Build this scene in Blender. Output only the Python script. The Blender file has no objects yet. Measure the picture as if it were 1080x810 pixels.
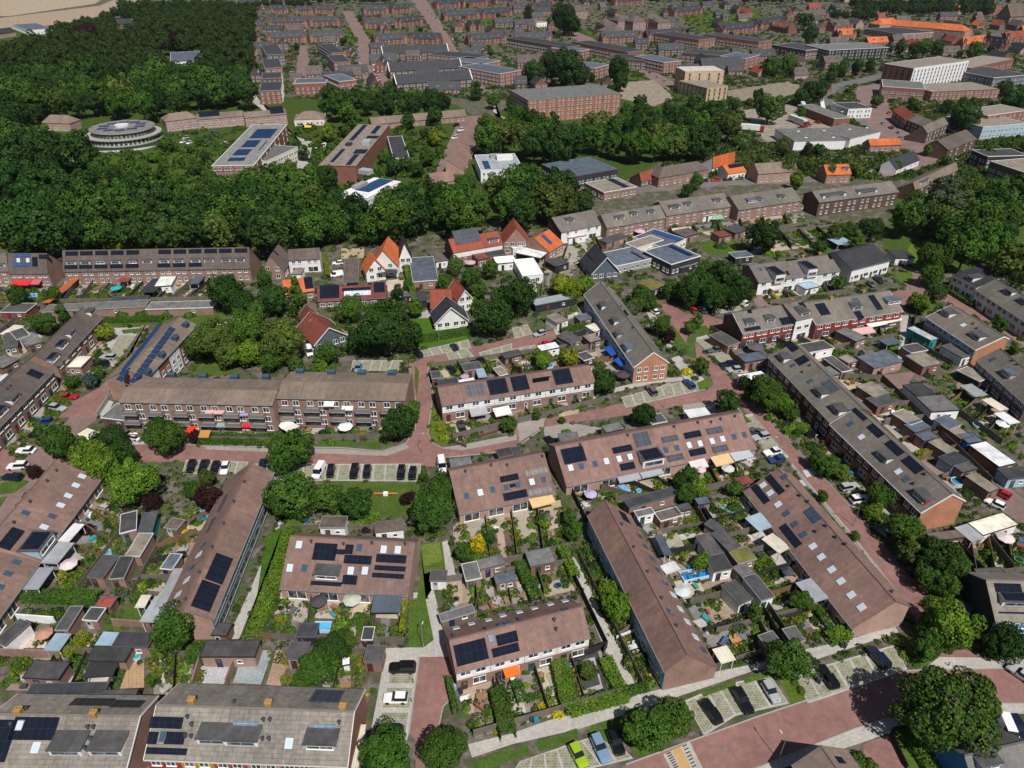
import bpy, math, random, colorsys
import numpy as np
from mathutils import Vector, Matrix
random.seed(7); RNG = np.random.default_rng(7)
SC = bpy.context.scene; COL = SC.collection
# ---------------------------------------------------------------- survey: one drone photo -> ground metres
FPX, HOR, HC = 750.0, -80.0, 105.0
PIT = math.atan((405 - HOR) / FPX); SP, CP = math.sin(PIT), math.cos(PIT)
def ray(x, y):
    u = (x - 540) / FPX; v = (y - 405) / FPX
    return Vector((u, CP - v * SP, -(SP + v * CP)))
def G(x, y, h=0.0):
    d = ray(x, y); t = (HC - h) / -d.z
    return Vector((d.x * t, d.y * t, h))
def pix(p):
    d = p[2] - HC; fw = p[1] * CP - d * SP; up = p[1] * SP + d * CP
    return 540 + FPX * p[0] / fw, 405 - FPX * up / fw
def mpp(x, y, h=0):            # metres per pixel across the view
    p = G(x, y, h); return (p.y * CP - (h - HC) * SP) / FPX
CAMP = Vector((0, 0, HC))
# ---------------------------------------------------------------- materials
M = {}
def nodes(name):
    m = bpy.data.materials.new(name); m.use_nodes = True
    nt = m.node_tree; b = nt.nodes['Principled BSDF']; M[name] = m
    return m, nt, b
def N(nt, t, **k):
    n = nt.nodes.new(t)
    for a, v in k.items():
        if a in n.inputs: n.inputs[a].default_value = v
        else: setattr(n, a, v)
    return n
def L(nt, a, b): nt.links.new(a, b)
def mul(nt, a, b, typ='MULTIPLY', fac=1.0):
    n = nt.nodes.new('ShaderNodeMix'); n.data_type = 'RGBA'; n.blend_type = typ
    n.inputs[0].default_value = fac
    for sock, v in ((n.inputs[6], a), (n.inputs[7], b)):
        if isinstance(v, (tuple, list)): sock.default_value = (*v[:3], 1)
        else: L(nt, v, sock)
    return n.outputs[2]
def ramp(nt, src, stops):
    r = nt.nodes.new('ShaderNodeValToRGB'); e = r.color_ramp.elements
    while len(e) < len(stops): e.new(0.5)
    for el, (p, c) in zip(e, stops): el.position = p; el.color = (*c, 1) if not isinstance(c, float) else (c, c, c, 1)
    L(nt, src, r.inputs[0]); return r.outputs[0]
def noise(nt, scale, detail=4, coord=None, rough=0.6, out=0):
    n = N(nt, 'ShaderNodeTexNoise'); n.inputs['Scale'].default_value = scale
    n.inputs['Detail'].default_value = detail; n.inputs['Roughness'].default_value = rough
    if coord is not None: L(nt, coord, n.inputs['Vector'])
    return n.outputs[out]
def coords(nt, what='Object'):
    return N(nt, 'ShaderNodeTexCoord').outputs[what]
def worldpos(nt):
    return N(nt, 'ShaderNodeNewGeometry').outputs['Position']
def ocol(nt): return N(nt, 'ShaderNodeObjectInfo').outputs['Color']
def g3(v): return (v, v, v)

def mat_obj(name, rough=0.7, nscale=0.6, lo=0.75, hi=1.2, fine=None, brick=None, spec=0.3, tint=None, unit=0):
    """object colour x weathering noise x optional brick/tile courses (UV in metres)"""
    m, nt, b = nodes(name)
    c = mul(nt, ocol(nt), ramp(nt, noise(nt, nscale, 5, worldpos(nt)), [(0.3, g3(lo)), (0.7, g3(hi))]))
    if fine: c = mul(nt, c, ramp(nt, noise(nt, fine, 3, worldpos(nt)), [(0.25, g3(0.82)), (0.75, g3(1.16))]))
    if tint: c = mul(nt, c, ramp(nt, noise(nt, 0.35, 4, worldpos(nt), 0.7), [(0.50, g3(1.0)), (0.72, tint)]))
    if brick:
        w, h, mort, mc = brick
        t = N(nt, 'ShaderNodeTexBrick'); L(nt, coords(nt, 'UV'), t.inputs['Vector'])
        t.inputs['Scale'].default_value = 1; t.inputs['Brick Width'].default_value = w; t.inputs['Row Height'].default_value = h
        t.inputs['Mortar Size'].default_value = mort
        t.inputs['Color1'].default_value = (1.05, 1.04, 1.04, 1); t.inputs['Color2'].default_value = (0.94, 0.93, 0.92, 1); t.inputs['Mortar'].default_value = (*mc, 1)
        c = mul(nt, c, t.outputs['Color'])
        if unit:                                  # each house's stretch of roof weathers a little differently
            t = N(nt, 'ShaderNodeTexBrick'); L(nt, coords(nt, 'UV'), t.inputs['Vector']); t.offset = 0
            t.inputs['Scale'].default_value = 1; t.inputs['Brick Width'].default_value = unit; t.inputs['Row Height'].default_value = 60; t.inputs['Mortar Size'].default_value = 0.03
            t.inputs['Color1'].default_value = (1.10, 1.08, 1.06, 1); t.inputs['Color2'].default_value = (0.88, 0.89, 0.9, 1); t.inputs['Mortar'].default_value = (.8, .8, .8, 1)
            c = mul(nt, c, t.outputs['Color'])
            s = N(nt, 'ShaderNodeMapping'); s.inputs['Scale'].default_value = (1.2, .12, 1); L(nt, coords(nt, 'UV'), s.inputs['Vector'])
            c = mul(nt, c, ramp(nt, noise(nt, 1.0, 4, s.outputs[0], .7), [(.35, g3(.86)), (.65, g3(1.1))]))
    L(nt, c, b.inputs['Base Color']); b.inputs['Roughness'].default_value = rough
    b.inputs['Specular IOR Level'].default_value = spec
    return m
mat_obj('tile', 0.8, 0.22, 0.84, 1.12, 0.9, (0.6, 0.36, 0.03, g3(0.74)), tint=(1.14, 1.06, 0.9), unit=5.9)
mat_obj('bigtile', 0.8, 0.3, 0.82, 1.15, 1.2, (1.3, 0.62, 0.035, g3(0.62)), tint=(0.86, 0.84, 0.82), unit=5.4)
mat_obj('slate', 0.6, 0.4, 0.75, 1.25, 2.0, (0.5, 0.4, 0.03, g3(0.7)))
mat_obj('brick', 0.85, 0.3, 0.8, 1.15, 2.5, (0.42, 0.16, 0.02, g3(1.25)))
mat_obj('paint', 0.55, 0.5, 0.88, 1.06, None)
mat_obj('felt', 0.8, 0.45, 0.7, 1.35, 1.5, (1.1, 9.0, 0.03, g3(0.8)))
mat_obj('wood', 0.75, 0.6, 0.75, 1.2, 3.0, (1.8, 0.14, 0.02, g3(0.6)))
mat_obj('corrugated', 0.5, 0.5, 0.8, 1.1, None, (0.35, 30.0, 0.05, g3(0.7)))
mat_obj('cloth', 0.9, 0.9, 0.9, 1.08, None)
mat_obj('carpaint', 0.22, 0.2, 0.97, 1.03, None, spec=0.6)
mat_obj('soil', 0.95, 0.3, 0.6, 1.35, 1.6)
mat_obj('paving', 0.85, 0.25, 0.8, 1.18, 2.2, (0.6, 0.6, 0.035, g3(0.75)))
mat_obj('clinker', 0.85, 0.12, 0.80, 1.18, 0.8, (0.42, 0.21, 0.02, g3(0.8)), tint=(0.86, 0.84, 0.84))
mat_obj('slab', 0.85, 0.15, 0.86, 1.12, 1.5, (0.6, 0.6, 0.02, g3(0.72)))
def grassmat(name, a, bcol, dry):
    m, nt, b = nodes(name)
    p = worldpos(nt)
    c = ramp(nt, noise(nt, 0.35, 6, p, 0.7), [(0.3, a), (0.62, bcol), (0.78, dry)])
    c = mul(nt, c, ramp(nt, noise(nt, 2.5, 3, p), [(0.25, g3(0.55)), (0.75, g3(1.35))]))
    c = mul(nt, c, ocol(nt))
    L(nt, c, b.inputs['Base Color']); b.inputs['Roughness'].default_value = 0.95; b.inputs['Specular IOR Level'].default_value = 0.1
grassmat('grass', (0.045, 0.085, 0.015), (0.075, 0.12, 0.022), (0.14, 0.145, 0.05))
# mixed yard ground of the town between plots
m, nt, b = nodes('yard'); p = worldpos(nt)
c = ramp(nt, noise(nt, 0.22, 5, p, 0.65), [(0.30, (0.035, 0.062, 0.016)), (0.44, (0.06, 0.085, 0.022)), (0.50, (0.085, 0.07, 0.052)), (0.58, (0.14, 0.12, 0.10)), (0.68, (0.17, 0.13, 0.105))])
c = mul(nt, c, ramp(nt, noise(nt, 0.6, 6, p, 0.7), [(0.3, g3(0.55)), (0.7, g3(1.3))]))
L(nt, c, b.inputs['Base Color']); b.inputs['Roughness'].default_value = 0.95
# glass, solar, water, simple fixed materials
def fixed(name, col, rough=0.5, metal=0.0, spec=0.5):
    m, nt, b = nodes(name); b.inputs['Base Color'].default_value = (*col, 1); b.inputs['Roughness'].default_value = rough
    b.inputs['Metallic'].default_value = metal; b.inputs['Specular IOR Level'].default_value = spec; return m
m, nt, b = nodes('glass')
c = ramp(nt, noise(nt, 0.7, 2, worldpos(nt)), [(0.35, (0.015, 0.02, 0.026)), (0.5, (0.03, 0.04, 0.05)), (0.62, (0.16, 0.16, 0.15))])
L(nt, c, b.inputs['Base Color']); b.inputs['Roughness'].default_value = 0.08; b.inputs['Specular IOR Level'].default_value = 0.8
m, nt, b = nodes('solar')
t = N(nt, 'ShaderNodeTexBrick'); L(nt, coords(nt, 'UV'), t.inputs['Vector']); t.offset = 0
t.inputs['Scale'].default_value = 1; t.inputs['Brick Width'].default_value = 1.05; t.inputs['Row Height'].default_value = 1.7; t.inputs['Mortar Size'].default_value = 0.02
t.inputs['Color1'].default_value = (1, 1, 1, 1); t.inputs['Color2'].default_value = (1.3, 1.3, 1.3, 1); t.inputs['Mortar'].default_value = (2.6, 2.6, 2.6, 1)
L(nt, mul(nt, ocol(nt), t.outputs['Color']), b.inputs['Base Color']); b.inputs['Roughness'].default_value = 0.07; b.inputs['Specular IOR Level'].default_value = 0.0
m, nt, b = nodes('water')
c = mul(nt, ocol(nt), ramp(nt, noise(nt, 2.0, 3, worldpos(nt)), [(0.3, g3(0.8)), (0.7, g3(1.2))]))
L(nt, c, b.inputs['Base Color']); b.inputs['Roughness'].default_value = 0.12
fixed('railing', (.16, .17, .17), .6); fixed('tyre', (0.012, 0.012, 0.012), 0.8); fixed('carglass', (0.008, 0.01, 0.013), 0.06, spec=0.8); fixed('lamp', (0.5, 0.5, 0.5), 0.3)
fixed('metal', (0.32, 0.33, 0.34), 0.45, 0.6); fixed('white', (0.78, 0.78, 0.76), 0.5); fixed('bark', (0.07, 0.05, 0.035), 0.9)
# foliage: object colour x per-leaf variation, part translucent
m, nt, b = nodes('foliage'); nt.nodes.remove(b)
geo = N(nt, 'ShaderNodeNewGeometry')
c = mul(nt, ocol(nt), ramp(nt, geo.outputs['Random Per Island'], [(0.0, (0.55, 0.6, 0.55)), (0.5, (1.0, 1.0, 1.0)), (1.0, (1.7, 1.5, 1.3))]))
c = mul(nt, c, ramp(nt, noise(nt, 0.32, 3, geo.outputs['Position']), [(0.3, (0.7, 0.75, 0.8)), (0.7, (1.25, 1.2, 1.1))]))
d1 = N(nt, 'ShaderNodeBsdfDiffuse'); d2 = N(nt, 'ShaderNodeBsdfTranslucent'); L(nt, c, d1.inputs[0]); L(nt, c, d2.inputs[0])
mx = N(nt, 'ShaderNodeMixShader'); mx.inputs[0].default_value = 0.22; L(nt, d1.outputs[0], mx.inputs[1]); L(nt, d2.outputs[0], mx.inputs[2])
L(nt, mx.outputs[0], nt.nodes['Material Output'].inputs['Surface'])
# ---------------------------------------------------------------- mesh helpers
class MB:
    def __init__(s): s.v = []; s.f = []; s.uv = []; s.m = []
    def poly(s, pts, mat=0, uv=None):
        i = len(s.v); s.v += [tuple(p) for p in pts]; s.f.append(tuple(range(i, i + len(pts)))); s.m.append(mat)
        if uv is None:
            a = Vector(pts[0]); n = (Vector(pts[1]) - a).cross(Vector(pts[-1]) - a)
            if n.length < 1e-9: n = Vector((0, 0, 1))
            n.normalize()
            if abs(n.z) > 0.999: ex = Vector((1, 0, 0)); ey = Vector((0, 1, 0))
            else: ex = Vector((0, 0, 1)).cross(n).normalized(); ey = n.cross(ex)
            uv = [(Vector(p).dot(ex), Vector(p).dot(ey)) for p in pts]
        s.uv += uv
    def prism(s, base, z0, z1, mat=0, top=None, bottom=True, side=None):   # base ccw list of (x,y)
        n = len(base); side = mat if side is None else side
        for i in range(n):
            a = base[i]; c = base[(i + 1) % n]
            s.poly([(a[0], a[1], z0), (c[0], c[1], z0), (c[0], c[1], z1), (a[0], a[1], z1)], side)
        s.poly([(x, y, z1) for x, y in base], mat if top is None else top)
        if bottom: s.poly([(x, y, z0) for x, y in reversed(base)], mat)
    def box(s, x0, y0, z0, x1, y1, z1, mat=0, top=None): s.prism([(x0, y0), (x1, y0), (x1, y1), (x0, y1)], z0, z1, mat, top)
    def cyl(s, x, y, z0, z1, r, n=8, mat=0, r2=None):
        r2 = r if r2 is None else r2
        A = [(x + r * math.cos(6.2832 * i / n), y + r * math.sin(6.2832 * i / n), z0) for i in range(n)]
        B = [(x + r2 * math.cos(6.2832 * i / n), y + r2 * math.sin(6.2832 * i / n), z1) for i in range(n)]
        for i in range(n):
            j = (i + 1) % n; s.poly([A[i], A[j], B[j], B[i]], mat)
        s.poly(B, mat); s.poly(A[::-1], mat)
    def xprism(s, sec, x0, x1, mat=0, endmat=None):   # sec: ccw (y,z) seen from -x ... extruded along x
        n = len(sec); e = mat if endmat is None else endmat
        for i in range(n):
            a = sec[i]; c = sec[(i + 1) % n]
            s.poly([(x0, a[0], a[1]), (x1, a[0], a[1]), (x1, c[0], c[1]), (x0, c[0], c[1])], mat)
        s.poly([(x0, y, z) for y, z in reversed(sec)], e); s.poly([(x1, y, z) for y, z in sec], e)
    def data(s, name, mats):
        me = bpy.data.meshes.new(name); me.from_pydata(s.v, [], s.f)
        ul = me.uv_layers.new(name='UVMap'); ul.data.foreach_set('uv', np.array(s.uv, dtype=np.float32).ravel())
        for m in mats: me.materials.append(M[m])
        if len(mats) > 1: me.polygons.foreach_set('material_index', s.m)
        return me
def obj(name, me, parent=None, loc=None, rz=None, col=None, kind=None):
    o = bpy.data.objects.new(name, me); COL.objects.link(o)
    if parent is not None: o.parent = parent
    if loc is not None: o.location = loc
    if rz is not None: o.rotation_euler = (0, 0, rz)
    if col is not None: o.color = (*col, 1)
    if kind: o['kind'] = kind
    return o
def build(mb, name, mats, parent=None, **k):
    if isinstance(mats, str): mats = [mats]
    return obj(name, mb.data(name, mats), parent, **k)
def root(name, loc=(0, 0, 0), rz=0):
    o = bpy.data.objects.new(name, None); COL.objects.link(o); o.location = loc; o.rotation_euler = (0, 0, rz)
    o.empty_display_size = 0.3
    return o
def adopt(o, r):
    m = Matrix.Translation(r.location) @ Matrix.Rotation(r.rotation_euler[2], 4, 'Z')
    o.parent = r; o.matrix_parent_inverse = m.inverted()
def jit(c, a=0.12):
    k = 1 + random.uniform(-a, a); return tuple(max(0.002, x * k * (1 + random.uniform(-a / 3, a / 3))) for x in c)
# ---------------------------------------------------------------- labels
LAND = []       # (short phrase, ground a, ground b)
TAGGED = []     # things whose label waits for neighbours
def land(nick, a, b=None): LAND.append((nick, Vector(a[:2]), Vector((b or a)[:2])))
def segd(p, a, b):
    d = b - a; t = 0 if d.length < 1e-6 else max(0, min(1, (p - a).dot(d) / d.length_squared)); q = a + d * t
    return (p - q).length, q
def tag(o, label, cat, group=None):
    o['label'] = label; o['category'] = cat
    if group: o['group'] = group
    return o
def auto(o, what, cat, group, pos, prep=None): TAGGED.append((o, what, cat, group, Vector(pos[:2])))
ORD = 'first second third fourth fifth sixth seventh eighth ninth tenth eleventh twelfth thirteenth fourteenth fifteenth sixteenth seventeenth eighteenth nineteenth twentieth'.split()
def finish_labels():
    by = {}
    for o, what, cat, group, p in TAGGED:
        best = None
        for nick, a, b in LAND:
            d, q = segd(p, a, b)
            if best is None or d < best[0]: best = (d, nick, q)
        d, nick, q = best
        x, y = pix((p.x, p.y, 0)); qx, qy = pix((q.x, q.y, 0))
        dx, dy = x - qx, y - qy
        rel = ('right of' if dx > 0 else 'left of') if abs(dx) > 1.3 * abs(dy) else ('in front of' if dy > 0 else 'behind')
        by.setdefault((what, rel, nick), []).append((x, y, o, cat, group))
    for (what, rel, nick), L_ in by.items():
        base = f'{what} {rel} the {nick}'
        L_.sort(key=lambda t: t[0])
        for i, (x, y, o, cat, group) in enumerate(L_):
            n = len(L_)
            if n == 1: lab = base
            elif n == 2: lab = base + (', the left one' if i == 0 else ', the right one')
            elif i == 0: lab = base + ', leftmost'
            elif i == n - 1: lab = base + ', rightmost'
            else: lab = base + f', {ORD[min(i, 19)]} from left'
            tag(o, lab, cat, group)
# ---------------------------------------------------------------- palette (real base colours)
C = dict(
 pink=(0.205, 0.130, 0.112), pinkd=(0.175, 0.105, 0.09), abrown=(0.20, 0.156, 0.127), gbrown=(0.155, 0.142, 0.124), dbrown=(0.11, 0.09, 0.08), beige=(0.215, 0.193, 0.166),
 slate=(0.04, 0.042, 0.048), orange=(0.50, 0.13, 0.042), red=(0.26, 0.065, 0.04), redd=(0.17, 0.05, 0.038),
 felt=(0.07, 0.069, 0.07), feltg=(0.135, 0.135, 0.13), feltb=(0.22, 0.19, 0.155), bitumen=(0.045, 0.046, 0.05), zinc=(0.34, 0.36, 0.38), whiteroof=(0.72, 0.72, 0.72), bluegrey=(0.09, 0.11, 0.14), greenroof=(0.13, 0.12, 0.03),
 brick=(0.235, 0.148, 0.118), brickr=(0.205, 0.09, 0.065), bricko=(0.36, 0.165, 0.095), brickd=(0.10, 0.062, 0.05), buff=(0.42, 0.33, 0.22), pinkbrick=(0.33, 0.215, 0.175),
 white=(0.70, 0.70, 0.69), schoolroof=(.2, .205, .205), flatbrick=(.27, .118, .075), buffroof=(.46, .43, .37), farbrick=(.17, .072, .052), cream=(0.68, 0.62, 0.5), grey=(0.3, 0.3, 0.3), dark=(0.03, 0.03, 0.033), blue=(0.02, 0.16, 0.42), lblue=(0.3, 0.42, 0.5), dred=(0.15, 0.018, 0.02), oxred=(0.30, 0.03, 0.025), gold=(0.42, 0.24, 0.03), wood=(0.2, 0.12, 0.07), woodg=(0.16, 0.14, 0.12), teal=(0.02, 0.25, 0.24))
def ang2(a, b): return math.atan2(b.y - a.y, b.x - a.x)
_cache = {}
def win_mesh(w, h, style=0):
    k = ('w', round(w, 1), round(h, 1), style)
    if k not in _cache:
        b = MB(); w, h = k[1], k[2]; f = 0.09; d = 0.07
        b.box(-w/2, -d, 0, -w/2 + f, 0, h); b.box(w/2 - f, -d, 0, w/2, 0, h); b.box(-w/2 + f, -d, 0, w/2 - f, 0, f); b.box(-w/2 + f, -d, h - f, w/2 - f, 0, h)
        if w > 1.0: b.box(-0.05, -d, f, 0.05, 0, h - f)
        if style == 1 and h > 1.2: b.box(-w/2 + f, -d + .005, h * .66, w/2 - f, 0, h * .66 + .07)
        b.box(-w/2 - .08, -d - .1, -.07, w/2 + .08, 0, 0)
        b.poly([(-w/2 + f, -.03, f), (w/2 - f, -.03, f), (w/2 - f, -.03, h - f), (-w/2 + f, -.03, h - f)], 1)
        _cache[k] = b.data('window', ['paint', 'glass'])
    return _cache[k]
def door_mesh():
    if 'door' not in _cache:
        b = MB(); b.box(-.5, -.06, 0, .5, 0, 2.1); b.box(-.3, -.075, 1.2, .3, -.05, 1.9, 1); _cache['door'] = b.data('door', ['paint', 'glass'])
    return _cache['door']
DOORC = [(.03, .09, .06), (.05, .03, .02), (.02, .03, .07), (.5, .5, .48), (.12, .02, .02), (.04, .04, .045)]
WH = (.75, .75, .73)
def put(me, name, r, x, y, z, rz, col): return obj(name, me, r, (x, y, z), rz, col)
class Wall:                       # one outside wall in its building's frame
    def __init__(s, x, y, rz, ln): s.x, s.y, s.rz, s.ln = x, y, rz, ln
    def at(s, t, out): c, n = math.cos(s.rz), math.sin(s.rz); return s.x + c * t + n * out, s.y + n * t - c * out
def facade(r, w, h, units, style, out=0.0, fcol=WH, z0=0.0, far=False):
    W = w.ln / units; fl = max(1, int((h + .4) / 2.7)); o = .012 + out
    for u in range(units):
        for s in range(fl):
            z = z0 + s * 2.7 + .85
            if style == 'flat2': spots = [(.28, 1.5, 1.5), (.72, 1.5, 1.5)]
            elif style == 'band': spots = [(.5, W * .92, 1.7)]
            elif style == 'tall': spots = [(.5, 1.1, 1.9)]
            elif s == 0 and style == 'row':
                x, y = w.at((u + .22) * W, o); put(door_mesh(), 'door', r, x, y, z0 + .02, w.rz, random.choice(DOORC))
                spots = [(.66, min(2.2, W * .45), 1.5)]
            elif s == 0 and style == 'garden':
                spots = [(.5, min(3.4, W * .62), 2.0)]; z = z0 + .15
            elif far: spots = [(.3, 1.2, 1.4), (.7, 1.2, 1.4)] if W > 4.2 else [(.5, 1.3, 1.4)]
            else: spots = [(.27, min(1.7, W * .3), 1.25), (.71, min(1.7, W * .3), 1.25)]
            for (t, ww, hh) in spots:
                if z + hh > z0 + h + .1: hh = h + z0 - z - .1
                if hh < .4: continue
                x, y = w.at((u + t) * W, o); put(win_mesh(ww, hh), 'window', r, x, y, z, w.rz, fcol)
def sees(r, w):
    cz, sz = math.cos(r.rotation_euler[2]), math.sin(r.rotation_euler[2])
    mx, my = w.at(w.ln / 2, 0); px_, py_ = r.location.x + cz * mx - sz * my, r.location.y + sz * mx + cz * my
    a = w.rz + r.rotation_euler[2]; nx, ny = math.sin(a), -math.cos(a)
    return nx * (0 - px_) + ny * (0 - py_) > 0
def vent_mesh(k):
    if k not in _cache:
        b = MB()
        if k == 'vent_pipe': b.cyl(0, 0, -.3, .55, .2, 8); b.cyl(0, 0, .5, .68, .32, 8, 0, .2)
        elif k == 'chimney': b.box(-.45, -.4, -.8, .45, .4, .9); b.box(-.52, -.47, .9, .52, .47, 1.02); b.cyl(-.2, 0, 1.0, 1.3, .13, 6); b.cyl(.2, 0, 1.0, 1.3, .13, 6)
        elif k == 'ventbox': b.box(-.9, -.7, -.6, .9, .7, .9); b.xprism([(-.8, .9), (.8, .9), (0, 1.3)], -1, 1)
        _cache[k] = b.data('vent' if k == 'ventbox' else k, ['paint' if k != 'chimney' else 'brick'])
    return _cache[k]
class Gable:
    """pitched-roof building: front eave px A-B at height h1, a ridge px R at height hr, depth D, rear eave h2"""
    def __init__(s, name, label, nick, A, B, h1, R, hr, D=None, h2=None, roof='pink', wall='brick', units=1, front='garden', sidewin=0, ox=.12, band=None, cat='terraced houses',
                 items=(), ov=.3, far=False, group=None, trim=None, doorside=None, bands=None, rmat=None, wmat='brick', fcol=WH, rearstyle='row', hip=0):
        a, b = G(*A, h1), G(*B, h1); q = G(*R, hr)
        n = Vector((-(b.y - a.y), b.x - a.x)).normalized()
        yr = (q.xy - a.xy).dot(n)
        if yr < 0: a, b = b, a; yr = -yr
        if far and D and yr > D * .85: yr = D * .5
        s.L = (b.xy - a.xy).length; s.yr = yr; s.D = D = max(D or 2 * yr, yr + .6); s.h1 = h1; s.hr = hr
        s.s1 = (hr - h1) / yr
        if h2 is None: h2 = max(2.4, hr - (D - yr) * s.s1)
        s.h2 = h2; s.s2 = (hr - h2) / (D - yr)
        rz = ang2(a, b); s.r = r = root(name, (a.x, a.y, 0), rz); s.rz = rz
        if label: tag(r, label, cat, group)
        if nick: land(nick, a + Vector((-n.y, n.x, 0)) * 0 + Vector((n.x, n.y, 0)) * D / 2, b + Vector((n.x, n.y, 0)) * D / 2)
        c, sn = math.cos(-rz), math.sin(-rz); d = CAMP - r.location
        s.cam = Vector((c * d.x - sn * d.y, sn * d.x + c * d.y, HC))
        Ln = s.L; t = .16
        w = MB(); w.poly([(0, 0, 0), (Ln, 0, 0), (Ln, 0, h1 - t), (0, 0, h1 - t)])
        w.poly([(Ln, D, 0), (0, D, 0), (0, D, h2 - t), (Ln, D, h2 - t)])
        if hip:
            w.poly([(Ln, 0, 0), (Ln, D, 0), (Ln, D, h2 - t), (Ln, 0, h1 - t)]); w.poly([(0, D, 0), (0, 0, 0), (0, 0, h1 - t), (0, D, h2 - t)])
        else:
            w.poly([(Ln, 0, 0), (Ln, D, 0), (Ln, D, h2 - t), (Ln, yr, hr - t), (Ln, 0, h1 - t)])
            w.poly([(0, D, 0), (0, 0, 0), (0, 0, h1 - t), (0, yr, hr - t), (0, D, h2 - t)])
        build(w, 'wall', wmat, r, col=jit(C[wall], .05))
        ro = MB(); z0 = h1 - ov * s.s1; z2 = h2 - ov * s.s2; rm = rmat or ('slate' if roof == 'slate' else 'tile')
        if hip:
            hp = min(hip, Ln * .45); f = [(-ov, -ov, z0), (Ln + ov, -ov, z0), (Ln + ov, D + ov, z0), (-ov, D + ov, z0)]; e = [(hp, yr, hr), (Ln - hp, yr, hr)]
            for P_ in ([f[0], f[1], e[1], e[0]], [f[1], f[2], e[1]], [f[2], f[3], e[0], e[1]], [f[3], f[0], e[0]], [f[3], f[2], f[1], f[0]]): ro.poly(P_)
        else:
            ro.xprism([(-ov, z0 - t), (yr, hr - t), (D + ov, z2 - t), (D + ov, z2), (yr, hr), (-ov, z0)][::1], -ox, Ln + ox)
        s.roof = build(ro, 'roof', rm, r, col=jit(C[roof], .06))
        if not far and not hip:
            rc = MB(); rc.xprism([(yr - .16, hr - .03), (yr + .16, hr - .03), (yr + .1, hr + .1), (yr - .1, hr + .1)], -ox - .01, Ln + ox + .01)
            build(rc, 'ridge_cap', 'paint', r, col=tuple(x * .85 for x in C[roof]))
            g = MB(); g.box(-ox, -ov - .14, z0 - .14, Ln + ox, -ov, z0 - .01); build(g, 'gutter', 'paint', r, col=(.5, .5, .48) if trim else (.2, .2, .2))
            if trim:
                for xx in (-ox - .08, Ln + ox):
                    tb = MB(); tb.xprism([(-ov, z0 - .3), (yr, hr - .3), (D + ov, z2 - .3), (D + ov, z2 + .05), (yr, hr + .05), (-ov, z0 + .05)], xx, xx + .08)
                    build(tb, 'bargeboard', 'paint', r, col=C[trim])
        s.walls = dict(front=Wall(0, 0, 0, Ln), right=Wall(Ln, 0, math.pi/2, D), rear=Wall(Ln, D, math.pi, Ln), left=Wall(0, D, -math.pi/2, D))
        for nm, hh, st in (('front', h1, front), ('rear', h2, rearstyle)):
            wl = s.walls[nm]
            if not sees(r, wl): continue
            out = 0
            bl = bands if bands and nm == 'front' else [band] * units if band and nm in band[3:] + (('front',) if len(band) == 3 else ()) else None
            if bl:
                out = .07; W = Ln / units
                for u, bd in enumerate(bl):
                    if not bd: continue
                    p = MB(); p.box(.04, -.075, bd[0], W - .04, -.004, min(bd[1], hh - .05))
                    x, y = wl.at(u * W, 0); o = build(p, 'facade_panel', 'paint', r, col=jit(C[bd[2]], .04)); o.location = (x, y, 0); o.rotation_euler = (0, 0, wl.rz)
            if st: facade(r, wl, hh - .2, units, st, out, fcol, far=far)
        if sidewin:
            for nm in ('left', 'right'):
                if sees(r, s.walls[nm]): facade(r, s.walls[nm], min(h1, h2) + (1.8 if sidewin > 1 else 0), 1 if D < 9 else 2, 'flat2' if sidewin > 1 else 'far', 0, fcol, far=True)
        for it in items: s.item(*it)
    def hit(s, x, y):
        d = ray(x, y); c, sn = math.cos(-s.rz), math.sin(-s.rz); d = Vector((c * d.x - sn * d.y, sn * d.x + c * d.y, d.z)); o = s.cam
        den = d.z - s.s1 * d.y; t = (s.h1 + s.s1 * o.y - o.z) / den; p = o + d * t
        if p.y <= s.yr + .05: return p, 0
        den = d.z + s.s2 * d.y; t = (s.hr - s.s2 * (o.y - s.yr) - o.z) / den; q = o + d * t
        return (q, 1) if q.y >= s.yr - .05 else (p, 0)
    def slope(s, side): return math.atan(s.s1) if side == 0 else -math.atan(s.s2)
    def zroof(s, y): return s.h1 + y * s.s1 if y <= s.yr else s.hr - (y - s.yr) * s.s2
    def item(s, k, *a):
        r = s.r
        if k == 's' or k == 'S':          # solar array by two opposite roof corners; S = pale grey older panels
            p, sd = s.hit(a[0], a[1]); q, _ = s.hit(a[2], a[3]); sl = s.slope(sd)
            w = abs(p.x - q.x); ln = abs(p.y - q.y) / math.cos(sl)
            b = MB(); b.prism([(-w/2, -ln/2), (w/2, -ln/2), (w/2, ln/2), (-w/2, ln/2)], .08, .14)
            o = build(b, 'solar_panel', 'solar', r, col=(.010, .013, .022) if k == 's' else (.06, .066, .078))
            if len(a) > 4: o.color = (*a[4], 1)
            mx, my = (p.x + q.x) / 2, (p.y + q.y) / 2; o.location = (mx, my, s.zroof(my)); o.rotation_euler = (sl, 0, 0)
        elif k in 'kK':                   # skylights: list of px; K = blue reflecting
            for x, y in a:
                p, sd = s.hit(x, y)
                if 'sky' not in _cache:
                    b = MB(); b.box(-.55, -.7, .02, .55, .7, .14); b.poly([(-.44, -.58, .145), (.44, -.58, .145), (.44, .58, .145), (-.44, .58, .145)], 1); _cache['sky'] = b.data('skylight', ['paint', 'skyglass'])
                o = obj('skylight', _cache['sky'], r, (p.x, p.y, s.zroof(p.y)), None, (.55, .6, .64) if k == 'k' else (.055, .085, .12)); o.rotation_euler = (s.slope(sd), 0, 0)
        elif k in 'vcB':
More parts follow.
